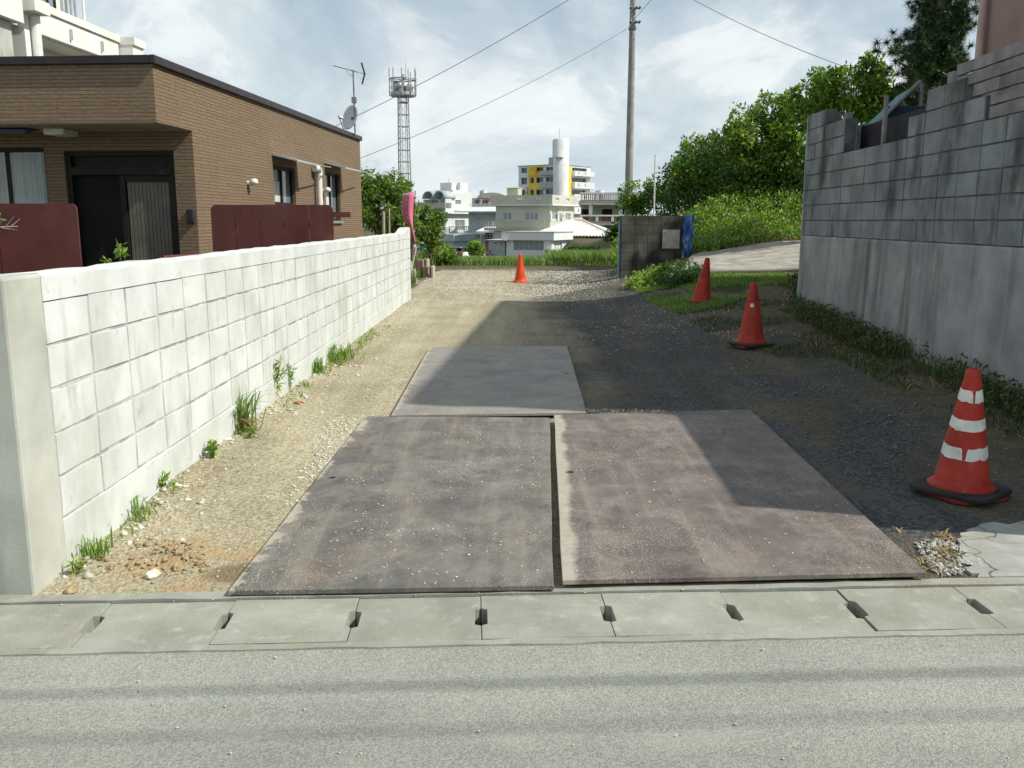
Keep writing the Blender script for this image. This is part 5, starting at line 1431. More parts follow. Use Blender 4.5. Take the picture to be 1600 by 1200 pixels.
def arched_building():
    Y, th = 135.0, R(-40); W, D = 4.6, 6.4; Z = lambda v: zat(v, Y)
    root = corner_root('arched_apartment', 'white three-storey block with two arched balcony roofs', 'building', 697, Y, th, W)
    zs = Z(334); zt = Z(307)
    g = lambda a, b, v0, v1, n=2: (a, Z(v1), b, Z(v0), n, pane_pale)
    block(root, 'lower_wall', white_far, 0, 0, -5, W, D, zs, {FRONT: [g(0.5, 1.2, 344, 352), g(2.6, 4.0, 343, 352), g(0.6, 1.6, 380, 390), g(2.6, 3.8, 380, 390)], RIGHT: [g(2.0, 4.1, 344, 360, 2)]}, frame=white_plastic)
    MB().box(-0.1, -0.15, zs, W + 0.6, D + 0.5, zs + 0.25).build('floor_slab', white_far, root)
    block(root, 'upper_wall', white_far, 0, 1.3, zs + 0.25, W - 0.2, D - 0.5, Z(300), {FRONT: [g(0.3, 1.9, 311, 318), g(2.4, 4.0, 311, 318), g(0.5, 1.8, 327, 333), g(2.6, 3.8, 327, 333)], RIGHT: [g(1.0, 2.2, 312, 319), g(0.7, 2.1, 328.5, 333), g(3.2, 4.2, 328.5, 333)]}, frame=white_plastic)
    MB().box(-0.05, -0.1, Z(325.5), W, 1.29, Z(317)).build('balcony', cream_far, root)
    MB().box(-0.1, 0.0, zs + 0.26, 0.15, 1.29, Z(311)).build('balcony_pier', white_far, root); MB().box(W - 0.2, 0.0, zs + 0.26, W, 1.29, zt).build('balcony_pier', white_far, root)
    for c in (W * 0.25, W * 0.75):
        m = MB(); P = []; r = W * 0.245
        for i in range(13):
            t = math.pi * i / 12; P.append([(c - r * math.cos(t), -0.25, Z(310) + 1.05 * math.sin(t)), (c - r * math.cos(t), 2.2, Z(310) + 1.05 * math.sin(t))])
        m.grid(P); m.build('arched_roof', blue_far, root, solid=0.15)
    for (x0, y0, x1, y1, v0, v1) in ((1.0, 2.6, 3.4, 4.2, 296, 284), (0.3, 2.0, 4.2, 4.6, 300.5, 296), (W - 2.2, D - 2.6, W - 0.6, D - 0.9, 301, 284)):
        MB().box(x0, y0, Z(v0), x1, y1, Z(v1)).build('roof_room', white_far, root)
    railing(root, 'terrace_rail', white_plastic, (W, 0.1), (0, 1), 0, D - 0.2, Z(364), Z(353), 0.35, 0.03)
    MB().tube((2.2, 3.2, Z(284)), (2.2, 3.2, Z(277)), 0.04).build('roof_aerial', galv, root)
arched_building()

def terrace_house():
    Y, th = 128.0, R(-12); k = Y / FPX; Z = lambda v: zat(v, Y); W, D = 5.6, 7
    root = corner_root('terrace_house', 'pale two-storey house with vaulted roof, left of the cream flat-roofed house', 'house', 786, Y, th, W)
    g = lambda a, b, v0, v1, n=2: (a, Z(v1), b, Z(v0), n, pane_pale)
    block(root, 'wall', blue_far, 0.6, 0, -5, W, D, Z(329), {FRONT: [g(0.9, 2.0, 333, 346, 1)]}, frame=white_plastic)
    # sloping awning
    A = MB(); a, b = Z(330), Z(323)
    A.add([(-0.6, -1.3, a), (W + 0.2, -1.3, a), (W + 0.2, 0.4, b), (0.2, 0.4, b), (-0.6, -1.3, a - 0.15), (W + 0.2, -1.3, a - 0.15), (W + 0.2, 0.4, b - 0.2), (0.2, 0.4, b - 0.2)], [(0, 1, 2, 3), (7, 6, 5, 4), (0, 4, 5, 1), (1, 5, 6, 2), (2, 6, 7, 3), (3, 7, 4, 0)])
    A.build('awning_roof', M('pale_awning', (0.56, 0.59, 0.60), (0.66, 0.69, 0.70), 1, 0.7, 0), root)
    block(root, 'upper_wall', cream_far, 0.9, 0.9, Z(323), W, D, Z(309), {FRONT: [(0.4, Z(320), 2.4, Z(311), 3), (2.8, Z(320), 4.4, Z(311), 3)]}, frame=white_plastic)
    m = MB(); P = []
    for i in range(13):
        t = math.pi * i / 12; c, r = W * 0.68, 2.1; P.append([(c - r * math.cos(t), 0.6, Z(309) + 0.75 * math.sin(t)), (c - r * math.cos(t), D, Z(309) + 0.75 * math.sin(t))])
    m.grid(P); m.add([P[i][0] for i in range(13)], [tuple(range(13))]); m.build('vault_roof', cream_far, root)
    railing(root, 'roof_rail', white_plastic, (0.7, 0.45), (1, 0), 0, W - 0.7, Z(322.5), Z(318), 0.3, 0.05)
    for x in (2.2, 3.4): MB().box(x, 0.35, Z(319), x + 0.3, 0.44, Z(311)).build('hanging_sign', M('red_white_sign', (0.7, 0.66, 0.64), (0.62, 0.14, 0.12), 3, 0.7, 0, lo=0.5, hi=0.52), root)
    MB().box(-0.9, -1.2, Z(366), W - 1.5, 0, Z(364)).build('balcony_slab', white_far, root)
    railing(root, 'balcony_rail', blue_far, (-0.9, -1.2), (1, 0), 0, W - 0.7, Z(364), Z(353), 0.25, 0.03)
    MB().box(-0.9, -0.6, -5, 1.6, -0.01, Z(366) - 0.01).build('ground_wall', white_far, root)
terrace_house()

def low_shop():
    Y, th = 104.0, R(-30); k = Y / FPX; Z = lambda v: zat(v, Y); W, D = 5.0, 4.4
    root = corner_root('low_store', 'low grey flat-roofed store with pillars in front of the arched block', 'building', 708, Y, th, W)
    block(root, 'wall', blue_far, 0, 0, -5, W, D, Z(377), {FRONT: [(0.4, Z(386), 1.5, Z(379), 2), (2.1, Z(386), 3.6, Z(379), 2)]}, frame=galv)
    MB().box(-0.3, -0.3, Z(377), W + 0.3, D + 0.2, Z(366)).build('roof_fascia', blue_far, root)
    MB().box(1.2, -0.5, Z(387), W + 1.4, D - 0.5, Z(385.5)).build('canopy', cream_far, root)
    for i in range(4): MB().box(W + 0.9, 0.3 + i * 1.0, -5, W + 1.2, 0.62 + i * 1.0, Z(387) - 0.01).build('pillar', white_far if i != 1 else step_edge, root)
    MB().box(W + 0.4, 0.0, -5, W + 0.6, D - 0.6, Z(388)).build('pillar_wall', step_mat, root)
    MB().box(2.9, -0.56, -5, W + 0.8, -0.51, Z(388)).build('front_panel', blue_far, root)
    t = thing('blue_sheet', 'blue plastic sheets hung on the low grey store', 'tarpaulin', root.location, th)
    for a, b, v in ((-0.6, 1.4, 385), (1.9, 2.8, 381)):
        P = [[(a + (b - a) * i / 10, -0.62 - 0.05 * math.sin(i * 1.7), z) for i in range(11)] for z in (-3.2, Z(v))]
        MB().grid(P).build('sheet', tarp_blue, t, solid=0.02)
low_shop()

def small_awning_house():
    Y = 112.0; k = Y / FPX; Z = lambda v: zat(v, Y); p = at(752, 380, Y)
    root = thing('small_awning_house', 'small maroon-walled house with pale awning left of the cream house', 'house', (p.x, Y, 0), R(-10))
    W = 25 * k
    block(root, 'wall', M('maroon_wall', (0.20, 0.10, 0.09), (0.28, 0.15, 0.13), 1, 0.8, 0), 0.5, 0, -5, W + 0.6, 4, Z(361), {FRONT: [(0.2, Z(372), 1.0, Z(366), 2)]})
    MB().add([(-0.4, -1.2, Z(361)), (W + 0.2, -1.2, Z(361)), (W + 0.2, 1.2, Z(354)), (0.3, 1.2, Z(354)), (-0.4, -1.2, Z(361) - .2), (W + 0.2, -1.2, Z(361) - .2), (W + .2, 1.2, Z(354) - .2), (.3, 1.2, Z(354) - .2)],
             [(0, 1, 2, 3), (7, 6, 5, 4), (0, 4, 5, 1), (1, 5, 6, 2), (2, 6, 7, 3), (3, 7, 4, 0)]).build('awning', white_far, root)
    for x in (0.2, W - 0.3): MB().tube((x, -1.1, -5), (x, -1.1, Z(361) - 0.19), 0.05).build('awning_post', white_plastic, root)
small_awning_house()

def parking_deck():
    Y = 140.0; k = Y / FPX; Z = lambda v: zat(v, Y); p = at(905, 380, Y)
    root = thing('parking_deck', 'open two-level concrete deck with rails right of the cream house', 'parking deck', (p.x, Y, 0), R(-6))
    W = 95 * k; D = 14
    for va, vb in ((313, 320), (346, 352)): MB().box(0, 0, Z(vb), W, D, Z(va)).build('deck_slab', cream_far, root)
    for x in (2.0, 6.6, 11.0): MB().box(x * k * 9.0 / 1.2 * 0.16 + x * 0.1, 0.5, -5, x * k * 9.0 / 1.2 * 0.16 + x * 0.1 + 0.55, 1.05, Z(352)).build('column', white_far, root); MB().box(x - 0.6, 0.5, Z(346), x - 0.05, 1.05, Z(320)).build('column', white_far, root)
    MB().box(0, 6, -5, W, 6.3, Z(320)).build('back_wall', cream_far, root)
    for x0, x1 in ((0.2, 1.6), (3.4, 5.0), (6.2, 7.2)): MB().box(x0, 5.9, Z(345), x1, 5.99, Z(326)).build('dark_bay', dark_void, root)
    for z0, z1 in ((313, 303), (346, 338)):
        railing(root, 'deck_rail', M('brown_rail', (0.22, 0.09, 0.07), (0.3, 0.14, 0.11), 1, 0.7, 0), (0, 0), (1, 0), 0.3, W, Z(z0), Z(z1), 0.3, 0.09)
        for i in range(4): MB().box(i * W / 4 + 0.1, -0.12, Z(z0), i * W / 4 + 0.5, -0.09, Z(z1) + 0.1).build('rail_pier', white_far, root)
        MB().box(0, -0.16, Z(z1), W, 0.1, Z(z1) + 0.22).build('rail_cap', white_far, root)
    MB().box(-0.2, -0.8, Z(352), 0.4, 3.5, Z(344)).build('stair_wall', white_far, root)
    MB().box(6.3, 3, Z(313), 7.4, 5, Z(293)).build('stair_tower', white_far, root)
parking_deck()

def yellow_apartment():
    Y, th = 200.0, R(-38); k = Y / FPX; Z = lambda v: zat(v, Y); W, D = 11.4, 12.0
    root = corner_root('yellow_apartment', 'white and yellow five-storey apartment block with rounded tower', 'building', 874, Y, th, W)
    lev = [332, 311, 291.5, 272, 257]
    wf, wr = [], []
    for i in range(4):
        b, t = Z(lev[i]), Z(lev[i + 1]); h = t - b
        wf += [(0.7, b + h * 0.25, 2.4, t - h * 0.18, 2), (3.3, b + h * 0.05, 6.9, t - h * 0.2, 4), (7.6, b + h * 0.05, 10.4, t - h * 0.2, 3)]
        wr += [(4.6, b + h * 0.05, 10.6, t - h * 0.2, 4), (1.0, b + h * 0.3, 2.0, t - h * 0.2, 1)]
    block(root, 'wall', white_far, 0, 0, -5, W, D, Z(257), {FRONT: wf, RIGHT: wr}, depth=0.5)
    MB().box(-0.2, -0.2, Z(257), W + 0.2, D + 0.2, Z(256)).build('roof', blue_far, root)
    for i in range(4):
        b = Z(lev[i]); h = Z(lev[i + 1]) - b
        MB().box(2.9, -0.16, b - h * 0.12, 7.1, -0.002, b + h * 0.34).build('yellow_band', yellow_far, root)
        MB().box(6.6, -1.0, b - h * 0.10, W + 0.3, -0.17, b + h * 0.40).build('balcony', blue_far if i else white_far, root)
        MB().box(W + 0.002, 4.2, b - h * 0.10, W + 1.1, D + 0.2, b + h * 0.42).build('balcony', white_far, root)
        for yy in (5.6, 8.2): MB().box(W + 1.101, yy, b + h * 0.08, W + 1.14, yy + 0.25, b + h * 0.30).build('balcony_drain', M('balcony_slot', (0.2, 0.1, 0.08), (0.25, 0.13, 0.1), 1), root)
    MB().box(2.9, -0.14, Z(332), 3.3, -0.004, Z(257)).box(4.5, -0.2, Z(332), 5.1, -0.004, Z(257.2)).build('yellow_pier', yellow_far, root)
    MB().box(W + 0.003, 0.9, Z(332), W + 0.35, 3.9, Z(258)).build('yellow_wall', yellow_far, root)
    MB().box(2.9, -0.15, Z(260), 7.1, -0.005, Z(257.1)).build('yellow_lintel', yellow_far, root)
    MB().box(W - 3.2, 0.2, Z(257), W - 0.5, 4.0, Z(245)).build('roof_room', blue_far, root)
    r = 12 * k
    c = (W + 0.1, 0.2)
    MB().lathe([(r, Z(360)), (r, Z(218)), (r - 0.15, Z(217)), (0, Z(217))], 28, (c[0], c[1], 0)).build('round_tower', white_far, root)
    MB().box(W - 2.1, 0.1, Z(256), W - 0.4, 2.4, Z(218)).build('tower_back', blue_far, root)
    m = MB(); a = Vector((c[0] - 0.4, c[1] - r + 0.2, Z(263))); m.lathe([(0.0, -0.3), (0.7, -0.25), (1.1, 0.0), (0, 0.02)], 16, (c[0] + r * 0.35, c[1] - r * 0.9, Z(246))); m.build('tower_canopy', white_far, root)
    MB().tube((W - 1, 1, Z(217)), (W - 1, 1, Z(200)), 0.05).build('tower_aerial', galv, root)
    sg = MB(); sg.box(2.2, -0.4, Z(305), 2.7, -0.22, Z(290)); sg.build('vertical_sign', M('red_white_strip', (0.72, 0.70, 0.68), (0.66, 0.20, 0.18), 2.2, 0.7, 0, lo=0.5, hi=0.52), root)
    m = MB(); P = []
    for i in range(6):
        rr = 1.0 * i / 5; P.append([(4.9 + rr * math.cos(t) * 0.6, -0.8 - 0.5 * (i / 5) ** 2 + rr * math.cos(t) * 0.5, Z(266) + rr * math.sin(t)) for t in np.linspace(0, 2 * math.pi, 17)])
    m.grid(P); m.build('yellow_dish', yellow_far, root, solid=0.05)
yellow_apartment()

def corner_store():
    Y = 150.0; Z = lambda v: zat(v, Y); p = at(640, 380, Y)
    root = thing('cream_block', 'plain cream building edge glimpsed behind the banner', 'building', (p.x, Y, 0), R(-8))
    block(root, 'wall', cream_far, 0, 0, -5, 24 * Y / FPX, 6, Z(317), {FRONT: [(0.4, Z(330), 1.0, Z(324), 1)]})
    MB().box(-0.1, -0.1, Z(317), 24 * Y / FPX + 0.1, 6.1, Z(316)).build('roof', white_far, root)
corner_store()

# small things lying in the grass at the foot of the houses
def junk():
    p = gp(718, 405); b = thing('oil_drum', 'rusty brown drum in the weeds left of the far cone', 'drum', (p.x, p.y, p.z))
    MB().lathe([(0.0, 0.36), (0.15, 0.36), (0.16, 0.34), (0.155, 0.25), (0.163, 0.24), (0.155, 0.23), (0.155, 0.12), (0.163, 0.11), (0.155, 0.1), (0.16, 0), (0, 0)], 20).build('shell', M('rusty_drum', (0.10, 0.035, 0.02), (0.17, 0.07, 0.04), 8, 0.85, 0.2), b)
    MB().lathe([(0.02, 0.36), (0.02, 0.375), (0, 0.375)], 8, (0.08, 0, 0)).build('bung', galv_dull, b)
    p = at(728, 397, 60); z = gh(p.x, 60)
    b = thing('white_heap', 'heap of white plastic sheeting near the pillared store', 'plastic sheet', (p.x, 60, z))
    P = [[(x, y, (p.z - z + 0.12) * max(0, (1 - (x / 0.75) ** 2)) * max(0, 1 - (y / 0.6) ** 2) + 0.05 * random.Random(int(x * 30 + y * 700)).random()) for x in np.linspace(-0.75, 0.75, 15)] for y in np.linspace(-0.6, 0.6, 11)]
    MB().grid(P, False).build('sheet', white_plastic, b)
    for nm, lab, cat, u, v, mat, s in (('plastic_bag', 'white plastic bag lying in the grass left of the cone', 'bag', 757, 409, white_plastic, 0.16), ('clay_pot', 'orange pot lying in the grass left of the cone', 'pot', 775, 410, orange_wall, 0.15), ('dark_sack', 'dark rubbish sack slumped in the grass beside the white bag', 'sack', 766, 405, black_plastic, 0.24)):
        p = gp(u, v); o = thing(nm, lab, cat, p, R(20))
        if cat == 'pot':
            MB().lathe([(0.0, 0.0), (s * 0.6, 0.0), (s * 0.95, s * 1.3), (s * 1.05, s * 1.3), (s * 1.05, s * 1.5), (s * 0.9, s * 1.5), (s * .85, s * 1.2), (0, s * 1.15)], 18).build('pot_body', mat, o)
        else:
            P = []
            for i in range(9):
                t = math.pi / 2 * i / 8; z = s * 1.4 * math.sin(t)
                P.append([(s * 1.2 * math.cos(t) ** 0.7 * math.cos(a) * (1 + 0.2 * math.sin(3 * a + i)), s * math.cos(t) ** 0.7 * math.sin(a) * (1 + 0.2 * math.cos(4 * a + i)), z) for a in np.linspace(0, 2 * math.pi, 19)])
            MB().grid(P).build('bag_body', mat, o)
            MB().lathe([(0.01, s * 1.35), (s * 0.25, s * 1.75), (s * 0.15, s * 1.8), (0.0, s * 1.5)], 8).build('tied_neck', mat, o)
    p = gp(905, 417); o = thing('metal_stand', 'small pale metal stand at the edge of the tall grass', 'stand', p)
    MB().path([(-0.05, 0, 0), (-0.05, 0, 0.2), (0.05, 0, 0.2), (0.05, 0, 0)], 0.012, 6).build('legs', alu, o)
    MB().box(-0.13, -0.06, 0.215, 0.13, 0.06, 0.24).build('top', wood_post, o)
junk()

# household clutter fixed to the far houses
def clutter():
    by = {o.name: o for o in col.objects if o.parent is None and o.type == 'EMPTY'}
    def ac(root, o, ux, s_, z):
        m = MB(); obox(m, o, ux, s_, 0.02, z, s_ + 0.75, 0.32, z + 0.55); a = m.build('air_conditioner', white_plastic, root)
        f = MB(); c = Vector((o[0], o[1], 0)) + Vector((ux[0], ux[1], 0)) * (s_ + 0.3) + Vector((ux[1], -ux[0], 0)) * 0.325
        f.tube((c.x, c.y, z + 0.28), (c.x + ux[1] * 0.02, c.y - ux[0] * 0.02, z + 0.28), 0.2, n=14); f.build('fan_grille', galv_dull, a)
    b = by['bungalow']; ac(b, (0, 0), (1, 0), 4.0, -1.6); ac(by['flat_roofed_house'], (6.6, 0), (0, 1), 2.9, zat(341, 100)); ac(by['terrace_house'], (0.6, 0), (1, 0), 2.9, zat(352, 128)); ac(by['arched_apartment'], (4.6, 0), (0, 1), 4.9, zat(362, 135))
    for nm, x, y, z, r_, h in (('parking_deck', 3.0, 9.0, zat(313, 140), 0.8, 1.6), ('terrace_house', 1.6, 5.0, zat(309, 128), 0.6, 1.1), ('low_store', 2.2, 2.4, zat(366, 104), 0.5, 0.9)):
        t = MB().lathe([(r_, 0), (r_ * 1.02, h * 0.5), (r_, h), (r_ * 0.4, h * 1.15), (0, h * 1.18)], 18, (x, y, z)).build('water_tank', galv, by[nm])
    root = by['terrace_house']; y0 = 0.3; z = zat(361, 128)
    MB().tube((0.0, -0.9, z), (3.2, -0.9, z), 0.015).build('washing_line', galv_dull, root)
    for k in range(7):
        x = 0.15 + k * 0.42; w, h = random.Random(k).uniform(0.22, 0.36), random.Random(k + 9).uniform(0.4, 0.7)
        P = [[(x + w * i / 4, -0.9 + 0.03 * math.sin(i + k), z - h * j / 3) for i in range(5)] for j in range(4)]
        MB().grid(P).build('laundry', (white_plastic, flag_pink, blue_far, curtain_mat)[k % 4], root)
clutter()
# ================================================================== vegetation
def leaf_arrays(C, length, width, up=0.3, out=None, droop=0.0, g=rng):
    """one folded leaf per centre: rhombus of two triangles about its midrib -> verts, tri faces"""
    n = len(C)
    d = g.normal(size=(n, 3))
    if out is not None: d = d * 0.7 + out * 0.9
    d[:, 2] += up - droop
    d /= np.linalg.norm(d, axis=1, keepdims=True) + 1e-9
    r = g.normal(size=(n, 3)); s = np.cross(d, r); s /= np.linalg.norm(s, axis=1, keepdims=True) + 1e-9
    nn = np.cross(s, d)
    L = length * g.uniform(0.7, 1.3, (n, 1)); Wd = width * g.uniform(0.7, 1.25, (n, 1))
    a = C; b = C + d * L * 0.45 + s * Wd * 0.5 + nn * Wd * 0.18; t = C + d * L; c = C + d * L * 0.45 - s * Wd * 0.5 + nn * Wd * 0.18
    V = np.stack([a, b, t, c], 1).reshape(-1, 3)
    i = np.arange(n)[:, None] * 4
    F = np.concatenate([np.concatenate([i, i + 1, i + 2], 1), np.concatenate([i, i + 2, i + 3], 1)], 0)
    return V, F
def blade_arrays(B, h, w, lean, g=rng, bend=0.5):
    """tapering grass blades: two segments, bent over"""
    n = len(B)
    a = g.uniform(0, 2 * np.pi, n); dr = np.stack([np.cos(a), np.sin(a), np.zeros(n)], 1)
    sd = np.stack([-np.sin(a), np.cos(a), np.zeros(n)], 1)
    H = h * g.uniform(0.5, 1.25, (n, 1)); Ln = lean * g.uniform(0.2, 1.4, (n, 1)); w = w * g.uniform(0.7, 1.3, (n, 1))
    up = np.array([[0, 0, 1.0]])
    m = B + up * H * 0.6 + dr * H * Ln * 0.35; t = B + up * H * (1 - bend * Ln * 0.5) + dr * H * Ln
    V = np.stack([B - sd * w / 2, B + sd * w / 2, m + sd * w * 0.42, m - sd * w * 0.42, t], 1).reshape(-1, 3)
    i = np.arange(n)[:, None] * 5
    F = np.concatenate([np.concatenate([i, i + 1, i + 2], 1), np.concatenate([i, i + 2, i + 3], 1), np.concatenate([i + 3, i + 2, i + 4], 1)], 0)
    return V, F
def merge(parts):
    V, F, o = [], [], 0
    for v, f in parts: V.append(v); F.append(f + o); o += len(v)
    return np.concatenate(V), np.concatenate(F)
def clump_points(center, radii, nclump, per, rc, g, shell=0.55):
    """points on the skins of many small sprays spread through an ellipsoid"""
    d = g.normal(size=(nclump, 3)); d /= np.linalg.norm(d, axis=1, keepdims=True)
    rad = shell + (1 - shell) * g.random((nclump, 1)) ** 0.6
    cc = d * rad * np.array(radii) * (0.78 + 0.36 * g.random((nclump, 1)) + 0.22 * (g.random((nclump, 1)) < 0.14))
    p = g.normal(size=(nclump, per, 3)); p /= np.linalg.norm(p, axis=2, keepdims=True)
    rr = rc * (0.5 + 0.8 * g.random((nclump, 1, 1)))
    pts = cc[:, None, :] + p * rr * (0.45 + 0.55 * g.random((nclump, per, 1)))
    return (pts.reshape(-1, 3) + np.array(center), p.reshape(-1, 3), cc + np.array(center))
def tree(name, label, base, blobs, leaf, mat, seed, trunk_r=0.09, fruit=0, up=0.15, droop=0.0, group=None, cat='tree'):
    g = np.random.default_rng(seed); rr = random.Random(seed)
    b = Vector(base); root = thing(name, label, cat, b, 0, group)
    parts, tips = [], []
    for (c, rad, ncl, per, rc) in blobs:
        c = Vector(c) - b
        P, o, cl = clump_points(c, rad, ncl, per, rc, g)
        P = P[P[:, 2] > 0.15]; o = g.normal(size=P.shape)
        parts.append(leaf_arrays(P, leaf[0], leaf[1], up, o, droop, g)); tips.append((c, cl))
    V, F = merge(parts)
    link_mesh('crown', np_mesh('crown', V, F, mat), root)
    t = MB(); cen = sum((c for c, _ in tips), Vector((0, 0, 0))) / len(tips)
    fork = Vector((cen.x * 0.3, cen.y * 0.3, max(0.25, cen.z * 0.35)))
    t.path([Vector((0, 0, -0.1)), fork * 0.5 + Vector((0.03, 0, 0)), fork], trunk_r, 10, 0.75); t.build('trunk', bark, root)
    for c, cl in tips:
        br = MB(); m = fork.lerp(c, 0.55) + Vector((rr.uniform(-.1, .1), rr.uniform(-.1, .1), 0.05))
        br.path([fork, m, c], trunk_r * 0.6, 7, 0.5)
        for q in cl[:: max(1, len(cl) // 9)]: br.path([m.lerp(c, 0.6), (c + Vector(q)) * 0.5 + Vector((0, 0, .03)), Vector(q)], trunk_r * 0.22, 5, 0.5)
        br.build('limb', bark, root)
    for k in range(fruit):
        c, cl = tips[k % len(tips)]; q = Vector(cl[rr.randrange(len(cl))]); d = (q - c); q = c + d * 1.02 + Vector((-0.02, -0.12, -0.05))
        MB().lathe([(0.0, -0.05), (0.03, -0.042), (0.047, -0.015), (0.045, 0.02), (0.025, 0.043), (0, 0.05)], 10, q).build('fruit', fruit_mat, root)
    return root
P3 = lambda u, v, Y: at(u, v, Y)
def blob(u, v, Y, ru, rv, ncl, per, rc, deep=0.8):
    k = Y / FPX; return (P3(u, v, Y), (ru * k, max(ru, rv) * k * deep, rv * k), ncl, per, rc)
def base_at(u, Y):
    p = at(u, 380, Y); return (p.x, Y, gh(p.x, Y))

tree('citrus_tree', 'rounded dark citrus tree above the low mossy wall', base_at(1095, 27), [blob(1092, 255, 27, 42, 40, 46, 46, 0.24), blob(1068, 275, 26.5, 18, 16, 12, 36, 0.2), blob(1125, 240, 27.3, 30, 28, 24, 44, 0.22), blob(1090, 288, 27, 46, 24, 34, 44, 0.24), blob(1130, 285, 26.6, 34, 26, 24, 44, 0.22)], (0.13, 0.065), L_citrus, 21, fruit=2, group='citrus trees on the slope')
tree('citrus_tree', 'tall citrus tree with yellow fruit left of the retaining wall top', base_at(1190, 25), [blob(1185, 235, 25, 52, 62, 70, 46, 0.24), blob(1205, 180, 25, 32, 32, 30, 44, 0.22), blob(1160, 210, 24.6, 26, 34, 26, 40, 0.2), blob(1225, 250, 24.6, 34, 45, 36, 42, 0.22), blob(1180, 285, 25, 56, 34, 44, 44, 0.24), blob(1240, 200, 24.4, 24, 40, 26, 42, 0.2), blob(1225, 290, 24.8, 34, 30, 28, 44, 0.22)], (0.13, 0.065), L_citrus, 22, fruit=9, group='citrus trees on the slope')
tree('citrus_tree', 'citrus tree rising highest above the notch of the right-hand wall', base_at(1310, 21), [blob(1335, 150, 21, 62, 46, 70, 46, 0.22), blob(1290, 150, 21.5, 40, 34, 36, 44, 0.2), blob(1355, 112, 21, 24, 20, 20, 40, 0.16), blob(1255, 160, 22, 28, 24, 24, 40, 0.18), blob(1380, 170, 20.5, 40, 36, 30, 44, 0.2)], (0.12, 0.06), L_citrus, 23, fruit=3, group='citrus trees on the slope')
tree('shrub', 'small bushy shrub growing at the foot of the utility pole', base_at(1000, 30), [blob(1003, 305, 30, 30, 26, 34, 44, 0.2), blob(1030, 302, 29.5, 18, 14, 12, 36, 0.18), blob(985, 318, 30, 18, 16, 14, 40, 0.18)], (0.12, 0.06), L_citrus, 24, trunk_r=0.05, cat='shrub')
tree('mango_tree', 'broad leafy tree with yellowing leaves behind the end of the white wall', base_at(600, 27), [blob(590, 320, 27, 34, 44, 54, 44, 0.24), blob(622, 300, 27.5, 22, 24, 24, 42, 0.22), blob(575, 300, 27, 20, 26, 20, 42, 0.22), blob(625, 345, 27, 30, 38, 34, 42, 0.24)], (0.20, 0.06), L_mango, 25, trunk_r=0.12, up=-0.1, droop=0.35)
tree('mango_tree', 'smaller leafy tree growing right behind the banner', base_at(672, 29), [blob(668, 360, 29, 22, 32, 34, 40, 0.22), blob(655, 345, 29.3, 16, 20, 18, 40, 0.2), blob(680, 345, 29, 14, 18, 14, 38, 0.18)], (0.16, 0.06), L_mango, 26, trunk_r=0.06)
tree('bush', 'low bright green bush at the edge of the lot right of the banner', base_at(688, 31), [blob(684, 398, 31, 22, 14, 26, 44, 0.18), blob(702, 402, 31, 14, 10, 14, 40, 0.15)], (0.13, 0.06), L_weed, 27, trunk_r=0.03, cat='bush')
tree('bush', 'small yellow-green bush beside the pillared store', base_at(742, 56), [blob(741, 388, 56, 11, 10, 22, 36, 0.2), blob(748, 394, 56, 8, 7, 12, 30, 0.2)], (0.2, 0.1), L_weed, 28, trunk_r=0.04, cat='bush')
tree('bush', 'dark bush between the tiled house and the mossy wall', base_at(958, 44), [blob(957, 378, 44, 12, 16, 24, 40, 0.25), blob(965, 352, 44, 9, 14, 14, 40, 0.22)], (0.16, 0.08), L_hedge, 29, trunk_r=0.05, cat='bush')

def pine():
    g = np.random.default_rng(31); rr = random.Random(31)
    Y = 19.5; b = base_at(1470, Y); b = (b[0], Y, 0.9)
    root = thing('pine_tree', 'dark long-needled pine at the upper right beside the pink building', 'tree', b)
    B = Vector(b)
    top = at(1475, -90, Y) - B
    t = MB(); t.path([Vector((0, 0, -0.2)), top * 0.4 + Vector((0.08, 0, 0)), top * 0.75 + Vector((-0.05, 0, 0)), top], 0.15, 10, 0.35); t.build('trunk', bark, root)
    V, F = [], []; o = 0
    tufts = []
    def limb(p, q, w):
        m = MB(); mid = p.lerp(q, 0.5) + Vector((0, 0, -0.06)); m.path([p, mid, q], w, 6, 0.4); m.build('limb', bark, root)
        for i in range(46):
            s = rr.uniform(0.15, 1.06); c = p.lerp(mid, s * 2) if s < 0.5 else mid.lerp(q, s * 2 - 1)
            tufts.append(c + Vector((rr.gauss(0, 0.17), rr.gauss(0, 0.22), rr.gauss(0.03, 0.13))))
    for (u, v) in ((1398, 92), (1420, 55), (1392, 75), (1440, 20), (1430, 110), (1455, 60), (1500, 40), (1510, 95), (1480, 90), (1460, 130), (1425, 135), (1500, -10), (1440, -30), (1460, 5), (1490, 20), (1470, 40), (1445, 85), (1440, 150), (1500, 130), (1485, -45), (1510, 10), (1475, 110)):
        Yq = Y + rr.uniform(-0.8, 0.8); q = at(u, v, Yq) - B; z = min(q.z * 0.92, top.z * 0.95)
        limb(top * (z / top.z) * 0.98, q, 0.045)
    T = np.array([tuple(t_) for t_ in tufts]); per = 80
    C = np.repeat(T, per, 0); n = len(C)
    d = g.normal(size=(n, 3)); d[:, 2] += 0.35; d /= np.linalg.norm(d, axis=1, keepdims=True)
    s = np.cross(d, g.normal(size=(n, 3))); s /= np.linalg.norm(s, axis=1, keepdims=True)
    L = g.uniform(0.11, 0.21, (n, 1)); w = 0.0062
    VV = np.stack([C - s * w, C + s * w, C + d * L + np.array([[0, 0, -0.02]])], 1).reshape(-1, 3)
    FF = np.arange(3 * n).reshape(-1, 3)
    link_mesh('needles', np_mesh('needles', VV, FF, L_pine), root)
pine()

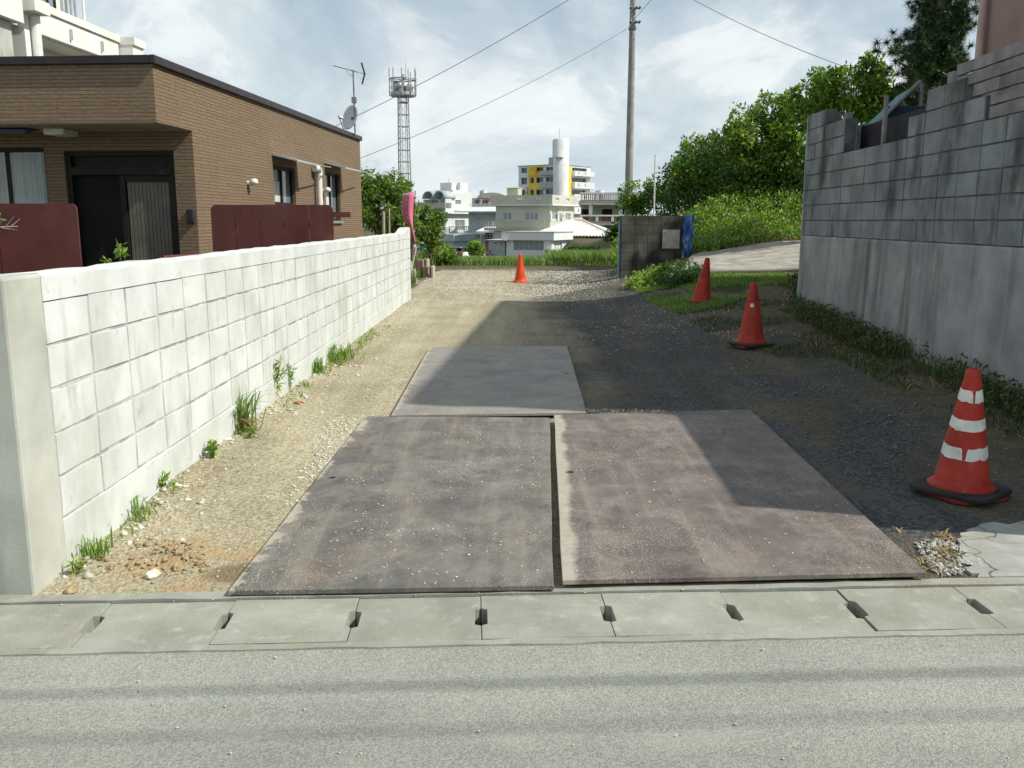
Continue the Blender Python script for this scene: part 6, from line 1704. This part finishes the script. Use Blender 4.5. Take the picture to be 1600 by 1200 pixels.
def scatter(n, poly, g=rng):
    """n points inside a ground polygon"""
    poly = np.array(poly); lo, hi = poly.min(0), poly.max(0); out = []
    while sum(map(len, out)) < n:
        p = lo + g.random((n * 2, 2)) * (hi - lo); ins = np.zeros(len(p), bool); j = len(poly) - 1
        for i in range(len(poly)):
            xi, yi = poly[i]; xj, yj = poly[j]
            with np.errstate(divide='ignore', invalid='ignore'):
                c = ((yi > p[:, 1]) != (yj > p[:, 1])) & (p[:, 0] < (xj - xi) * (p[:, 1] - yi) / (yj - yi + 1e-12) + xi)
            ins ^= c; j = i
        out.append(p[ins])
    p = np.concatenate(out)[:n]
    return np.column_stack([p, ground_h(p[:, 0], p[:, 1])])
gpx = lambda *uv: [tuple(gp(u, v)[:2]) for u, v in uv]

# weedy slope above the ramp
g = np.random.default_rng(41)
slope = [(4.25, 21.35), (5.6, 21.45), (7.4, 21.5), (8.2, 20.6), (9.8, 20.6), (10.5, 26.5), (3.2, 27.5), (2.6, 22.5), (4.1, 22.2)]
S = scatter(6500, slope, g)
hgt = 0.26 + 0.55 * sm((S[:, 1] - 21.2) / 3.0) * (0.25 + 1.2 * vnoise(S[:, 0] * 1.3, S[:, 1] * 1.3, 2)) * (0.6 + 0.8 * vnoise(S[:, 0] * 4.3, S[:, 1] * 4.3, 6))
pts = np.repeat(S, 7, 0); q = g.random(len(pts)); pts[:, 2] += q ** 0.6 * np.repeat(hgt, 7); pts[:, :2] += g.normal(0, 0.07, (len(pts), 2))
V, F = leaf_arrays(pts, 0.085, 0.042, 0.3, None, 0, g)
o = link_mesh('weeds', np_mesh('weeds', V, F, L_weed)); tag(o, 'bright green waist-high weeds covering the slope beside the ramp', 'weeds', kind='stuff')
V2 = blade_arrays(scatter(5000, slope, g), 0.55, 0.012, 0.5, g)
o = link_mesh('slope_grass', np_mesh('slope_grass', *V2, L_grass)); tag(o, 'thin grass stems standing among the slope weeds', 'grass', kind='stuff')
kf = g.random(len(S)) < 0.07; Fl = S[kf].copy(); Fl[:, 2] += hgt[kf] * g.uniform(0.6, 1.15, kf.sum())
V, F = leaf_arrays(np.repeat(Fl, 3, 0), 0.035, 0.03, 0.5, None, 0, g)
o = link_mesh('wild_flowers', np_mesh('wild_flowers', V, F, flower_mat)); tag(o, 'tiny white wild flowers dotted over the slope weeds', 'flowers', kind='stuff')
# dark undergrowth behind the trees so that the slope does not end in sky
dk = scatter(4200, [(4.6, 26.0), (6.0, 24.6), (9.5, 22.6), (11.5, 26), (11, 30), (4.6, 30)], g)
pts = np.repeat(dk, 9, 0); pts[:, 2] += g.random(len(pts)) * np.repeat(1.5 + 1.2 * vnoise(dk[:, 0] * 0.9, dk[:, 1] * 0.9, 33), 9); pts[:, :2] += g.normal(0, 0.1, (len(pts), 2))
V, F = leaf_arrays(pts, 0.13, 0.07, 0.2, None, 0, g)
o = link_mesh('undergrowth', np_mesh('undergrowth', V, F, L_hedge)); tag(o, 'dark undergrowth beneath the citrus trees', 'undergrowth', kind='stuff')

grass_patch_later = [(4.2, 21.3), (7.6, 21.3), (7.8, 22.1), (4.3, 22.1)]
# creeping grass and weeds along the right-hand side
def grass_patch(name, label, poly, n, h, w, lean, mat, g, cat='grass', cover=None):
    p = scatter(n, poly, g)
    if cover is not None: p = p[vnoise(p[:, 0] * cover[0], p[:, 1] * cover[0], 17) > cover[1]]
    o = link_mesh(name, np_mesh(name, *blade_arrays(p, h, w, lean, g), mat)); tag(o, label, cat, kind='stuff')
strip = gpx((985, 452), (1060, 437), (1150, 432), (1236, 440), (1236, 478), (1262, 492), (1330, 520), (1420, 560), (1600, 640), (1600, 690), (1480, 640), (1380, 600), (1300, 560), (1215, 560), (1120, 530), (1055, 490))
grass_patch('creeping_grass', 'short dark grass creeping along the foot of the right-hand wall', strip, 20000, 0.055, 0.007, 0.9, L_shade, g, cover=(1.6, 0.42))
grass_patch('lawn_patch', 'low green grass patch between the gravel and the ramp', gpx((985, 450), (1040, 436), (1075, 432), (1230, 425), (1236, 445), (1130, 480), (1060, 492), (1010, 470)), 22000, 0.06, 0.008, 0.8, L_grass, g, cover=(1.1, 0.30))
foot = gpx((1240, 474), (1300, 500), (1420, 556), (1600, 634), (1600, 668), (1440, 590), (1320, 540), (1240, 500))
W3 = scatter(1000, foot, g); W3 = W3[g.random(len(W3)) < 1.3 * vnoise(W3[:, 0] * 2.3, W3[:, 1] * 1.9, 9) ** 2]
pts = np.repeat(W3, 9, 0); pts[:, 2] += g.random(len(pts)) * 0.19 * np.repeat(0.4 + vnoise(W3[:, 0] * 3, W3[:, 1] * 3, 19), 9); pts[:, :2] += g.normal(0, 0.05, (len(pts), 2))
V, F = leaf_arrays(pts, 0.045, 0.022, 0.5, None, 0, g)
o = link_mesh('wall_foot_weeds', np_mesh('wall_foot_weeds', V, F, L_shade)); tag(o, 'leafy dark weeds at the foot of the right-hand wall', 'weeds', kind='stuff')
grass_patch('dry_litter', 'dry straw and fallen leaves on the ground along the right-hand wall', strip, 4200, 0.05, 0.010, 2.5, L_dry, g, 'leaf litter', cover=(2.0, 0.5))
grass_patch('straw', 'dry orange straw caught beside the right steel plate', gpx((1395, 830), (1470, 822), (1500, 850), (1470, 900), (1440, 895)), 420, 0.03, 0.008, 3.0, L_dry, g, 'straw', cover=(9.0, 0.45))
W4 = scatter(800, gpx((1030, 444), (1060, 428), (1100, 428), (1090, 442), (1050, 452)), g); W4 = W4[g.random(len(W4)) < 1.3 * vnoise(W4[:, 0] * 4, W4[:, 1] * 2.5, 51) ** 2]
pts = np.repeat(W4, 10, 0); pts[:, 2] += g.random(len(pts)) * 0.36 * np.repeat(0.25 + vnoise(W4[:, 0] * 6, W4[:, 1] * 4, 52), 10); pts[:, :2] += g.normal(0, 0.05, (len(pts), 2))
V, F = leaf_arrays(pts, 0.08, 0.035, 0.4, None, 0, g); o = link_mesh('wall_weeds', np_mesh('wall_weeds', V, F, L_hedge)); tag(o, 'dark weeds under the blue tarpaulin by the mossy wall', 'weeds', kind='stuff')
W4 = scatter(480, gpx((980, 450), (1005, 440), (1045, 438), (1035, 447), (1000, 456)), g); W4 = W4[g.random(len(W4)) < 1.5 * vnoise(W4[:, 0] * 4.5, W4[:, 1] * 3, 53) ** 2]
pts = np.repeat(W4, 9, 0); pts[:, 2] += g.random(len(pts)) * 0.30 * np.repeat(0.3 + vnoise(W4[:, 0] * 7, W4[:, 1] * 4, 54), 9); pts[:, :2] += g.normal(0, 0.05, (len(pts), 2))
V, F = leaf_arrays(pts, 0.08, 0.045, 0.4, None, 0, g); o = link_mesh('leafy_weed', np_mesh('leafy_weed', V, F, L_weed)); tag(o, 'bright leafy weeds in front of the mossy wall', 'weeds', kind='stuff')
W4 = scatter(300, [(4.3, 13.4), (5.6, 14.2), (5.8, 15.4), (4.6, 15.0)], g)
pts = np.repeat(W4, 10, 0); pts[:, 2] += g.random(len(pts)) * 0.3
V, F = leaf_arrays(pts, 0.07, 0.035, 0.4, None, 0, g); o = link_mesh('corner_weeds', np_mesh('corner_weeds', V, F, L_shade)); tag(o, 'dark weeds at the far corner of the right-hand wall', 'weeds', kind='stuff')

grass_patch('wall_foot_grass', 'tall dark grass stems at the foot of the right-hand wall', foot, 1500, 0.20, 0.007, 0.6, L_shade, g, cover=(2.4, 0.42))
grass_patch('creeping_weeds', 'sparse creeping green weeds along the foot of the white wall', [(-1.94, 3.6), (-1.84, 3.6), (-1.78, 9.0), (-1.72, 13.5), (-1.93, 13.5)], 900, 0.05, 0.008, 1.1, L_grass, g, 'weeds', cover=(3.1, 0.58))
grass_patch('wall_foot_straw', 'bits of dry straw along the foot of the white wall', [(-1.94, 3.6), (-1.65, 3.6), (-1.6, 9.0), (-1.6, 14), (-1.93, 14)], 260, 0.035, 0.005, 3.5, L_dry, g, 'straw', cover=(2.1, 0.45))
grass_patch('dry_bank_edge', 'dry brown stalks at the lower edge of the weedy slope', grass_patch_later, 1500, 0.22, 0.012, 1.2, L_dry, g, 'dry grass', cover=(1.9, 0.4))
# field beyond the lot
grass_patch('field_grass', 'short green field grass beyond the lot', [(-14, 30.5), (6, 30.5), (6, 44), (-14, 44)], 30000, 0.16, 0.022, 0.6, L_reed, g, cover=(0.35, 0.25))
grass_patch('tall_grass', 'tall pale-tipped grass in front of the small white bungalow', [(1.4, 31.2), (4.2, 31.2), (4.2, 36), (1.4, 36)], 11000, 0.46, 0.022, 0.5, L_reed, g)
grass_patch('verge_grass', 'ragged green grass edge left of the far cone', [(-4.6, 31.0), (1.4, 31.0), (1.4, 35), (-4.6, 35)], 12000, 0.26, 0.02, 0.7, L_reed, g)
grass_patch('left_undergrowth', 'rough grass behind the white wall', [(-9, 17.5), (-2.3, 17.5), (-2.5, 30), (-9, 30)], 9000, 0.35, 0.02, 0.6, L_reed, g)
def hedge():
    A = at(882, 400, 52); B = at(975, 400, 50); g = np.random.default_rng(55)
    root = thing('hedge', 'clipped dark green hedge in front of the tiled house', 'hedge', (A.x, 50, gh(A.x, 50)))
    n = 16000; Wd = B.x - A.x; zt = at(900, 387, 50).z - root.location.z
    P = g.random((n, 3)) * np.array([Wd + 1.5, 0.9, zt]); k = g.integers(0, 2, n); P[k == 0, 1] = g.random((k == 0).sum()) * 0.15
    V, F = leaf_arrays(P, 0.13, 0.07, 0.3, None, 0, g); link_mesh('foliage', np_mesh('foliage', V, F, L_hedge), root)
    MB().box(0.05, 0.15, 0, Wd + 1.45, 0.85, zt - 0.1).build('dense_core', M('hedge_core', (0.01, 0.022, 0.008), (0.02, 0.04, 0.012), 6), root)
hedge()

# ---- single plants along the foot of the white wall
def grass_tuft(name, label, p, n, h, w, lean, spread, seed, mat=L_grass, cat='grass tuft', dry=0):
    g = np.random.default_rng(seed)
    root = thing(name, label, cat, p, 0, 'plants along the foot of the white wall')
    B = np.column_stack([g.normal(0, spread, n), g.normal(0, spread, n), np.zeros(n)]); B[:, 0] = np.maximum(B[:, 0], -0.03)
    link_mesh('blades', np_mesh('blades', *blade_arrays(B, h, w, lean, g, 0.9), mat), root)
    if dry:
        B = np.column_stack([g.normal(0, spread, dry), g.normal(0, spread, dry), np.zeros(dry)])
        link_mesh('dry_blades', np_mesh('dry_blades', *blade_arrays(B, h * 0.6, w, lean * 2, g, 0.9), L_dry), root)
def leafy_plant(label, p, h, r, n, leaf, seed, mat=L_weed, stems=5):
    g = np.random.default_rng(seed); rr = random.Random(seed)
    root = thing('leafy_weed_plant', label, 'weed', p, 0, 'plants along the foot of the white wall')
    st = MB(); C = []
    for s_ in range(stems):
        a, b = rr.uniform(-r, r) * 0.5, rr.uniform(-r, r) * 0.5; t = Vector((a * 2.0 + 0.02, b * 2.0, h * rr.uniform(0.7, 1.0)))
        st.path([(a * 0.3, b * 0.3, 0), (a, b, t.z * 0.5), t], 0.004, 5, 0.5)
        for k in range(n // stems):
            q = rr.random() ** 0.6; C.append((a * 0.3 + (t.x - a * 0.3) * q, b * 0.3 + (t.y - b * 0.3) * q, t.z * q))
    st.build('stem', leaf_stem, root)
    link_mesh('leaves', np_mesh('leaves', *leaf_arrays(np.array(C), leaf[0], leaf[1], 0.5, None, 0, g), mat), root)
leaf_stem = M('green_stem', (0.10, 0.16, 0.04), (0.15, 0.20, 0.06), 8, 0.7, 0)
grass_tuft('long_grass_tuft', 'tall clump of long arching grass blades against the white wall', gp(374, 672), 70, 0.36, 0.013, 0.75, 0.05, 61, dry=40)
leafy_plant('upright bushy bright green weed against the white wall', gp(425, 624), 0.33, 0.10, 260, (0.075, 0.014), 62, stems=9)
leafy_plant('thin straggly weed right of the bushy upright one', gp(452, 610), 0.22, 0.08, 90, (0.05, 0.012), 63)
grass_tuft('spreading_grass_clump', 'low bright grass clump near the middle of the white wall', gp(485, 582), 150, 0.17, 0.012, 0.7, 0.07, 64)
grass_tuft('spreading_grass_clump', 'widest, farthest grass clump against the white wall', gp(513, 562), 220, 0.20, 0.012, 0.9, 0.12, 65)
leafy_plant('small broad-leaved weed halfway along the wall foot below the tall grass', gp(334, 716), 0.12, 0.06, 60, (0.045, 0.022), 66)
leafy_plant('tiny sprout between the tall grass and the steel plate', gp(391, 685), 0.09, 0.02, 30, (0.05, 0.014), 67, stems=3)
grass_tuft('small_grass_tuft', 'sparse grass tuft low on the near part of the white wall', gp(213, 806), 26, 0.12, 0.008, 0.8, 0.05, 68)
leafy_plant('small pale weed against the wall above the sparse grass tuft', gp(250, 764), 0.09, 0.05, 40, (0.04, 0.018), 69)
grass_tuft('small_grass_tuft', 'grass tuft beside the dug soil at the near end of the wall', gp(148, 866), 40, 0.10, 0.009, 0.7, 0.04, 70)
leafy_plant('little yellow-green shoot at the wall foot between two tufts', gp(290, 728), 0.08, 0.03, 20, (0.04, 0.014), 71, stems=3)
leafy_plant('seedling at the very foot of the end post', gp(118, 898), 0.07, 0.03, 30, (0.04, 0.015), 72, stems=3)
def potted(label, u, v, Y, h, seed):
    p = at(u, v, Y); g = np.random.default_rng(seed); z = p.z - 0.05
    leafy = h * 0.45; root = thing('young_tree', label, 'sapling', (p.x, Y, 0))
    MB().path([(0, 0, 0), (0.01, 0, z * 0.6), (0, 0, z + h * 0.3)], 0.014, 6, 0.7).build('stem', bark, root)
    C = np.column_stack([g.normal(0, 0.025, 26), g.normal(0, 0.03, 26), z + h * g.uniform(0.25, 1.0, 26)])
    link_mesh('leaves', np_mesh('leaves', *leaf_arrays(C, leafy, leafy * 0.4, -0.1, None, 0.1, g), L_weed), root)
potted('young sapling with drooping leaves showing above the wall before the dark door', 188, 402, 8.2, 0.16, 81)
potted('leaf tips of a lower plant left of the sapling before the dark door', 170, 412, 8.0, 0.10, 82)

def dry_branch():
    p = at(6, 352, 7.4); root = thing('dry_branch', 'pale dry branch poking in before the far left maroon screen', 'branch', (p.x - 0.35, 7.4, 0))
    z = p.z; m = MB()
    m.path([(0, 0, 0), (0.02, 0, z * 0.7), (0.2, 0, z - 0.02), (0.45, 0.02, z - 0.01)], 0.012, 6, 0.4); m.build('stem', wood_post, root)
    t = MB()
    for a, b in (((0.36, 0.01, z - 0.01), (0.44, 0.0, z + 0.07)), ((0.40, 0.01, z - 0.01), (0.47, 0.03, z + 0.05)), ((0.30, 0, z - 0.02), (0.36, -0.02, z + 0.05)), ((0.33, 0, z - 0.02), (0.46, 0.0, z - 0.04))): t.tube(a, b, 0.005, 0.002, n=5)
    t.build('twigs', wood_post, root)
    g = np.random.default_rng(5); C = np.column_stack([g.normal(0.31, 0.02, 12), g.normal(0, 0.02, 12), z + g.uniform(0.02, 0.09, 12)])
    link_mesh('leaves', np_mesh('leaves', *leaf_arrays(C, 0.05, 0.02, 0.3, None, 0, g), L_weed), root)
dry_branch()

# ================================================================== loose stone
stone_mid = M('mixed_grey_chips', (0.24, 0.235, 0.21), (0.50, 0.48, 0.43), 30, 0.9, 0.2, 90)
def stones(name, label, P, size, mat, g, cat='gravel', flat=0.6):
    n = len(P)
    base = np.array([(1, 0, 0), (-1, 0, 0), (0, 1, 0), (0, -1, 0), (0, 0, 1), (0, 0, -1)], float)
    f = np.array([(0, 2, 4), (2, 1, 4), (1, 3, 4), (3, 0, 4), (2, 0, 5), (1, 2, 5), (3, 1, 5), (0, 3, 5)])
    V = base[None] * g.uniform(0.55, 1.35, (n, 6, 1)) + g.normal(0, 0.18, (n, 6, 3))
    s = size * np.clip(np.exp(g.normal(0, 0.55, (n, 1, 1))), 0.3, 2.3)
    V = V * s * np.array([1, 1, flat])
    a = g.uniform(0, 2 * np.pi, n); ca, sa = np.cos(a)[:, None], np.sin(a)[:, None]
    x = V[..., 0] * ca - V[..., 1] * sa; y = V[..., 0] * sa + V[..., 1] * ca
    V = np.stack([x, y, V[..., 2]], -1) + P[:, None, :] + np.array([0, 0, 0.15]) * s
    F = (f[None] + np.arange(n)[:, None, None] * 6).reshape(-1, 3)
    o = link_mesh(name, np_mesh(name, V.reshape(-1, 3), F, mat)); tag(o, label, cat, kind='stuff')
g = np.random.default_rng(91)
lot = [(-1.9, 3.62), (-0.9, 3.62), (-0.62, 6.6), (-1.0, 10), (2.6, 10), (3.6, 13), (2.4, 21), (2.0, 30), (-5, 30), (-1.9, 18)]
P = scatter(16000, lot, g); P = P[g.random(len(P)) < 0.25 + 1.1 * vnoise(P[:, 0] * 1.4, P[:, 1] * 1.1, 8) ** 2]; stones('pebbles', 'small pale pebbles strewn over the sandy lot', P, 0.0062, stone_pale, g)
P = scatter(5200, [(-1.94, 3.6), (-1.5, 3.6), (-1.5, 9), (-1.2, 17.5), (-1.92, 17.5)], g)
P = P[g.random(len(P)) < 1.5 * vnoise(P[:, 0] * 3, P[:, 1] * 1.5, 4) ** 2 * np.exp(-((P[:, 0] + 1.92) / 0.17))]; stones('wall_foot_stones', 'white limestone chips heaped along the foot of the white wall', P, 0.0115, stone_pale, g)
P = scatter(26000, [(-1.8, 17.5), (-0.9, 16), (1.5, 19.5), (3.2, 19.5), (2.8, 27), (-3, 27)], g)
P = P[g.random(len(P)) < 1.7 * vnoise(P[:, 0] * 0.9, P[:, 1] * 0.9, 5) ** 2]; stones('limestone_gravel', 'band of white limestone gravel round the far cone', P, 0.0105, stone_pale, g)
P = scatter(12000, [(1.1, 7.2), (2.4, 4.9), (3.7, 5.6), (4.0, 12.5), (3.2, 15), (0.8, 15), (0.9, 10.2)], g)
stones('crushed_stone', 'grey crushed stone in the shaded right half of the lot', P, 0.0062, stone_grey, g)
P = scatter(3000, gpx((1100, 540), (1300, 570), (1450, 640), (1540, 740), (1400, 720), (1250, 670), (1100, 600)), g); P = P[g.random(len(P)) < 1.2 * vnoise(P[:, 0] * 2.2, P[:, 1] * 1.6, 14) ** 3]
stones('pale_rubble', 'pale stone rubble scattered in the shade before the right-hand wall', P, 0.009, stone_grey, g)
P = scatter(900, gpx((1428, 850), (1485, 838), (1545, 890), (1475, 902), (1452, 892)), g); P = P[g.random(len(P)) < 1.6 * vnoise(P[:, 0] * 9, P[:, 1] * 9, 44) ** 2]; P[:, 2] = np.maximum(P[:, 2], 0.004)
stones('corner_chips', 'grey stone chips in the hole between right plate and cracked apron', P, 0.0075, stone_mid, g)
P = scatter(650, gpx((905, 655), (912, 640), (1000, 640), (1060, 644), (990, 652)), g); stones('gap_gravel', 'brown gravel spilled between the back plate and the right plate', P, 0.006, stone_pale, g)
P = scatter(1500, gpx((505, 668), (545, 642), (575, 650), (560, 690), (470, 790), (440, 790)), g); P = P[g.random(len(P)) < 1.6 * vnoise(P[:, 0] * 5, P[:, 1] * 3, 15) ** 2]; stones('plate_edge_stones', 'gravel ridge along the left edge of the left plate', P, 0.0065, stone_pale, g)
P = scatter(1500, gpx((95, 925), (165, 830), (300, 820), (330, 890), (180, 930)), g); P = P[g.random(len(P)) < np.exp(-(((P[:, 0] + 1.45) / 0.24) ** 2 + ((P[:, 1] - 3.86) / 0.17) ** 2))]; P[:, 2] += 0.002; P = P[::2]; stones('soil_clods', 'orange soil clods dug up beside the wall end', P, 0.0105, soil_clod, g, 'soil')
# grit trodden onto the plates
for lab, cs, n, zz in (('pale grit trodden onto the left plate', [(372, 920), (850, 912), (852, 660), (580, 660)], 1500, 0.039), ('pale grit scattered over the right plate', [(900, 905), (1430, 893), (1160, 650), (880, 660)], 700, 0.049)):
    poly = [tuple(hp(u, v, zz)[:2]) for u, v in cs]; P = scatter(n, poly, g); P = P[vnoise(P[:, 0] * 1.8, P[:, 1] * 1.8, 12) > 0.36]; P[:, 2] = zz - 0.0005
    stones('plate_grit', lab, P, 0.0034, stone_pale, g, 'grit', 0.35)
P = np.array([list(gpt(s, d)[:2]) + [0.008] for s, d in zip(g.uniform(-2.6, 3, 260), g.normal(-0.03, 0.02, 260))] + [list(gpt(s, d)[:2]) + [0.006] for s, d in zip(g.uniform(-2.6, 3, 160), g.uniform(-1.5, -0.46, 160))])
stones('gutter_grit', 'pale grit scattered along the gutter and the road edge', P, 0.0028, stone_pale, g, 'grit', 0.5)
# a few larger single stones and a dead leaf
rock_me = None
for lab, u, v, s in (('pale rounded stone lying on the dug soil near the gutter', 238, 901, 0.032), ('brown stone at the corner of the end post', 112, 925, 0.028), ('white stone below the wide grass clump', 476, 587, 0.030), ('white stone by the foot of the tall grass clump', 356, 688, 0.026), ('pale stone alone on the sand beside the left plate', 293, 782, 0.016), ('white stone in front of the thin straggly weed', 466, 603, 0.020)):
    b = bmesh.new(); bmesh.ops.create_icosphere(b, subdivisions=2, radius=1.0); q = random.Random(u)
    for vv in b.verts: vv.co *= 1 + q.uniform(-0.14, 0.14)
    me = bpy.data.meshes.new('stone'); b.to_mesh(me); b.free(); me.materials.append(stone_pale if 'brown' not in lab else soil_clod)
    p = gp(u, v); o = link_mesh('stone', me, None, (p.x, p.y, p.z + s * 0.3)); o.scale = (s * 1.2, s * 0.9, s * 0.65); o.rotation_euler = (0, 0, q.uniform(0, 3))
    tag(o, lab, 'stone', 'larger single stones')
p = gp(459, 631); mb = MB(); P = []
for i in range(7):
    t = i / 6; w = 0.022 * math.sin(math.pi * (0.08 + 0.9 * t)); P.append([(0.085 * t, w, 0.012 + 0.01 * math.sin(3 * t)), (0.085 * t, 0, 0.003 + 0.008 * math.sin(3 * t)), (0.085 * t, -w, 0.014)])
mb.grid(P); o = mb.build('dead_leaf', M('rust_leaf', (0.34, 0.10, 0.04), (0.44, 0.15, 0.06), 20, 0.7, 0), None, p); tag(o, 'single rust-red dead leaf on the sand beside the wall', 'leaf')
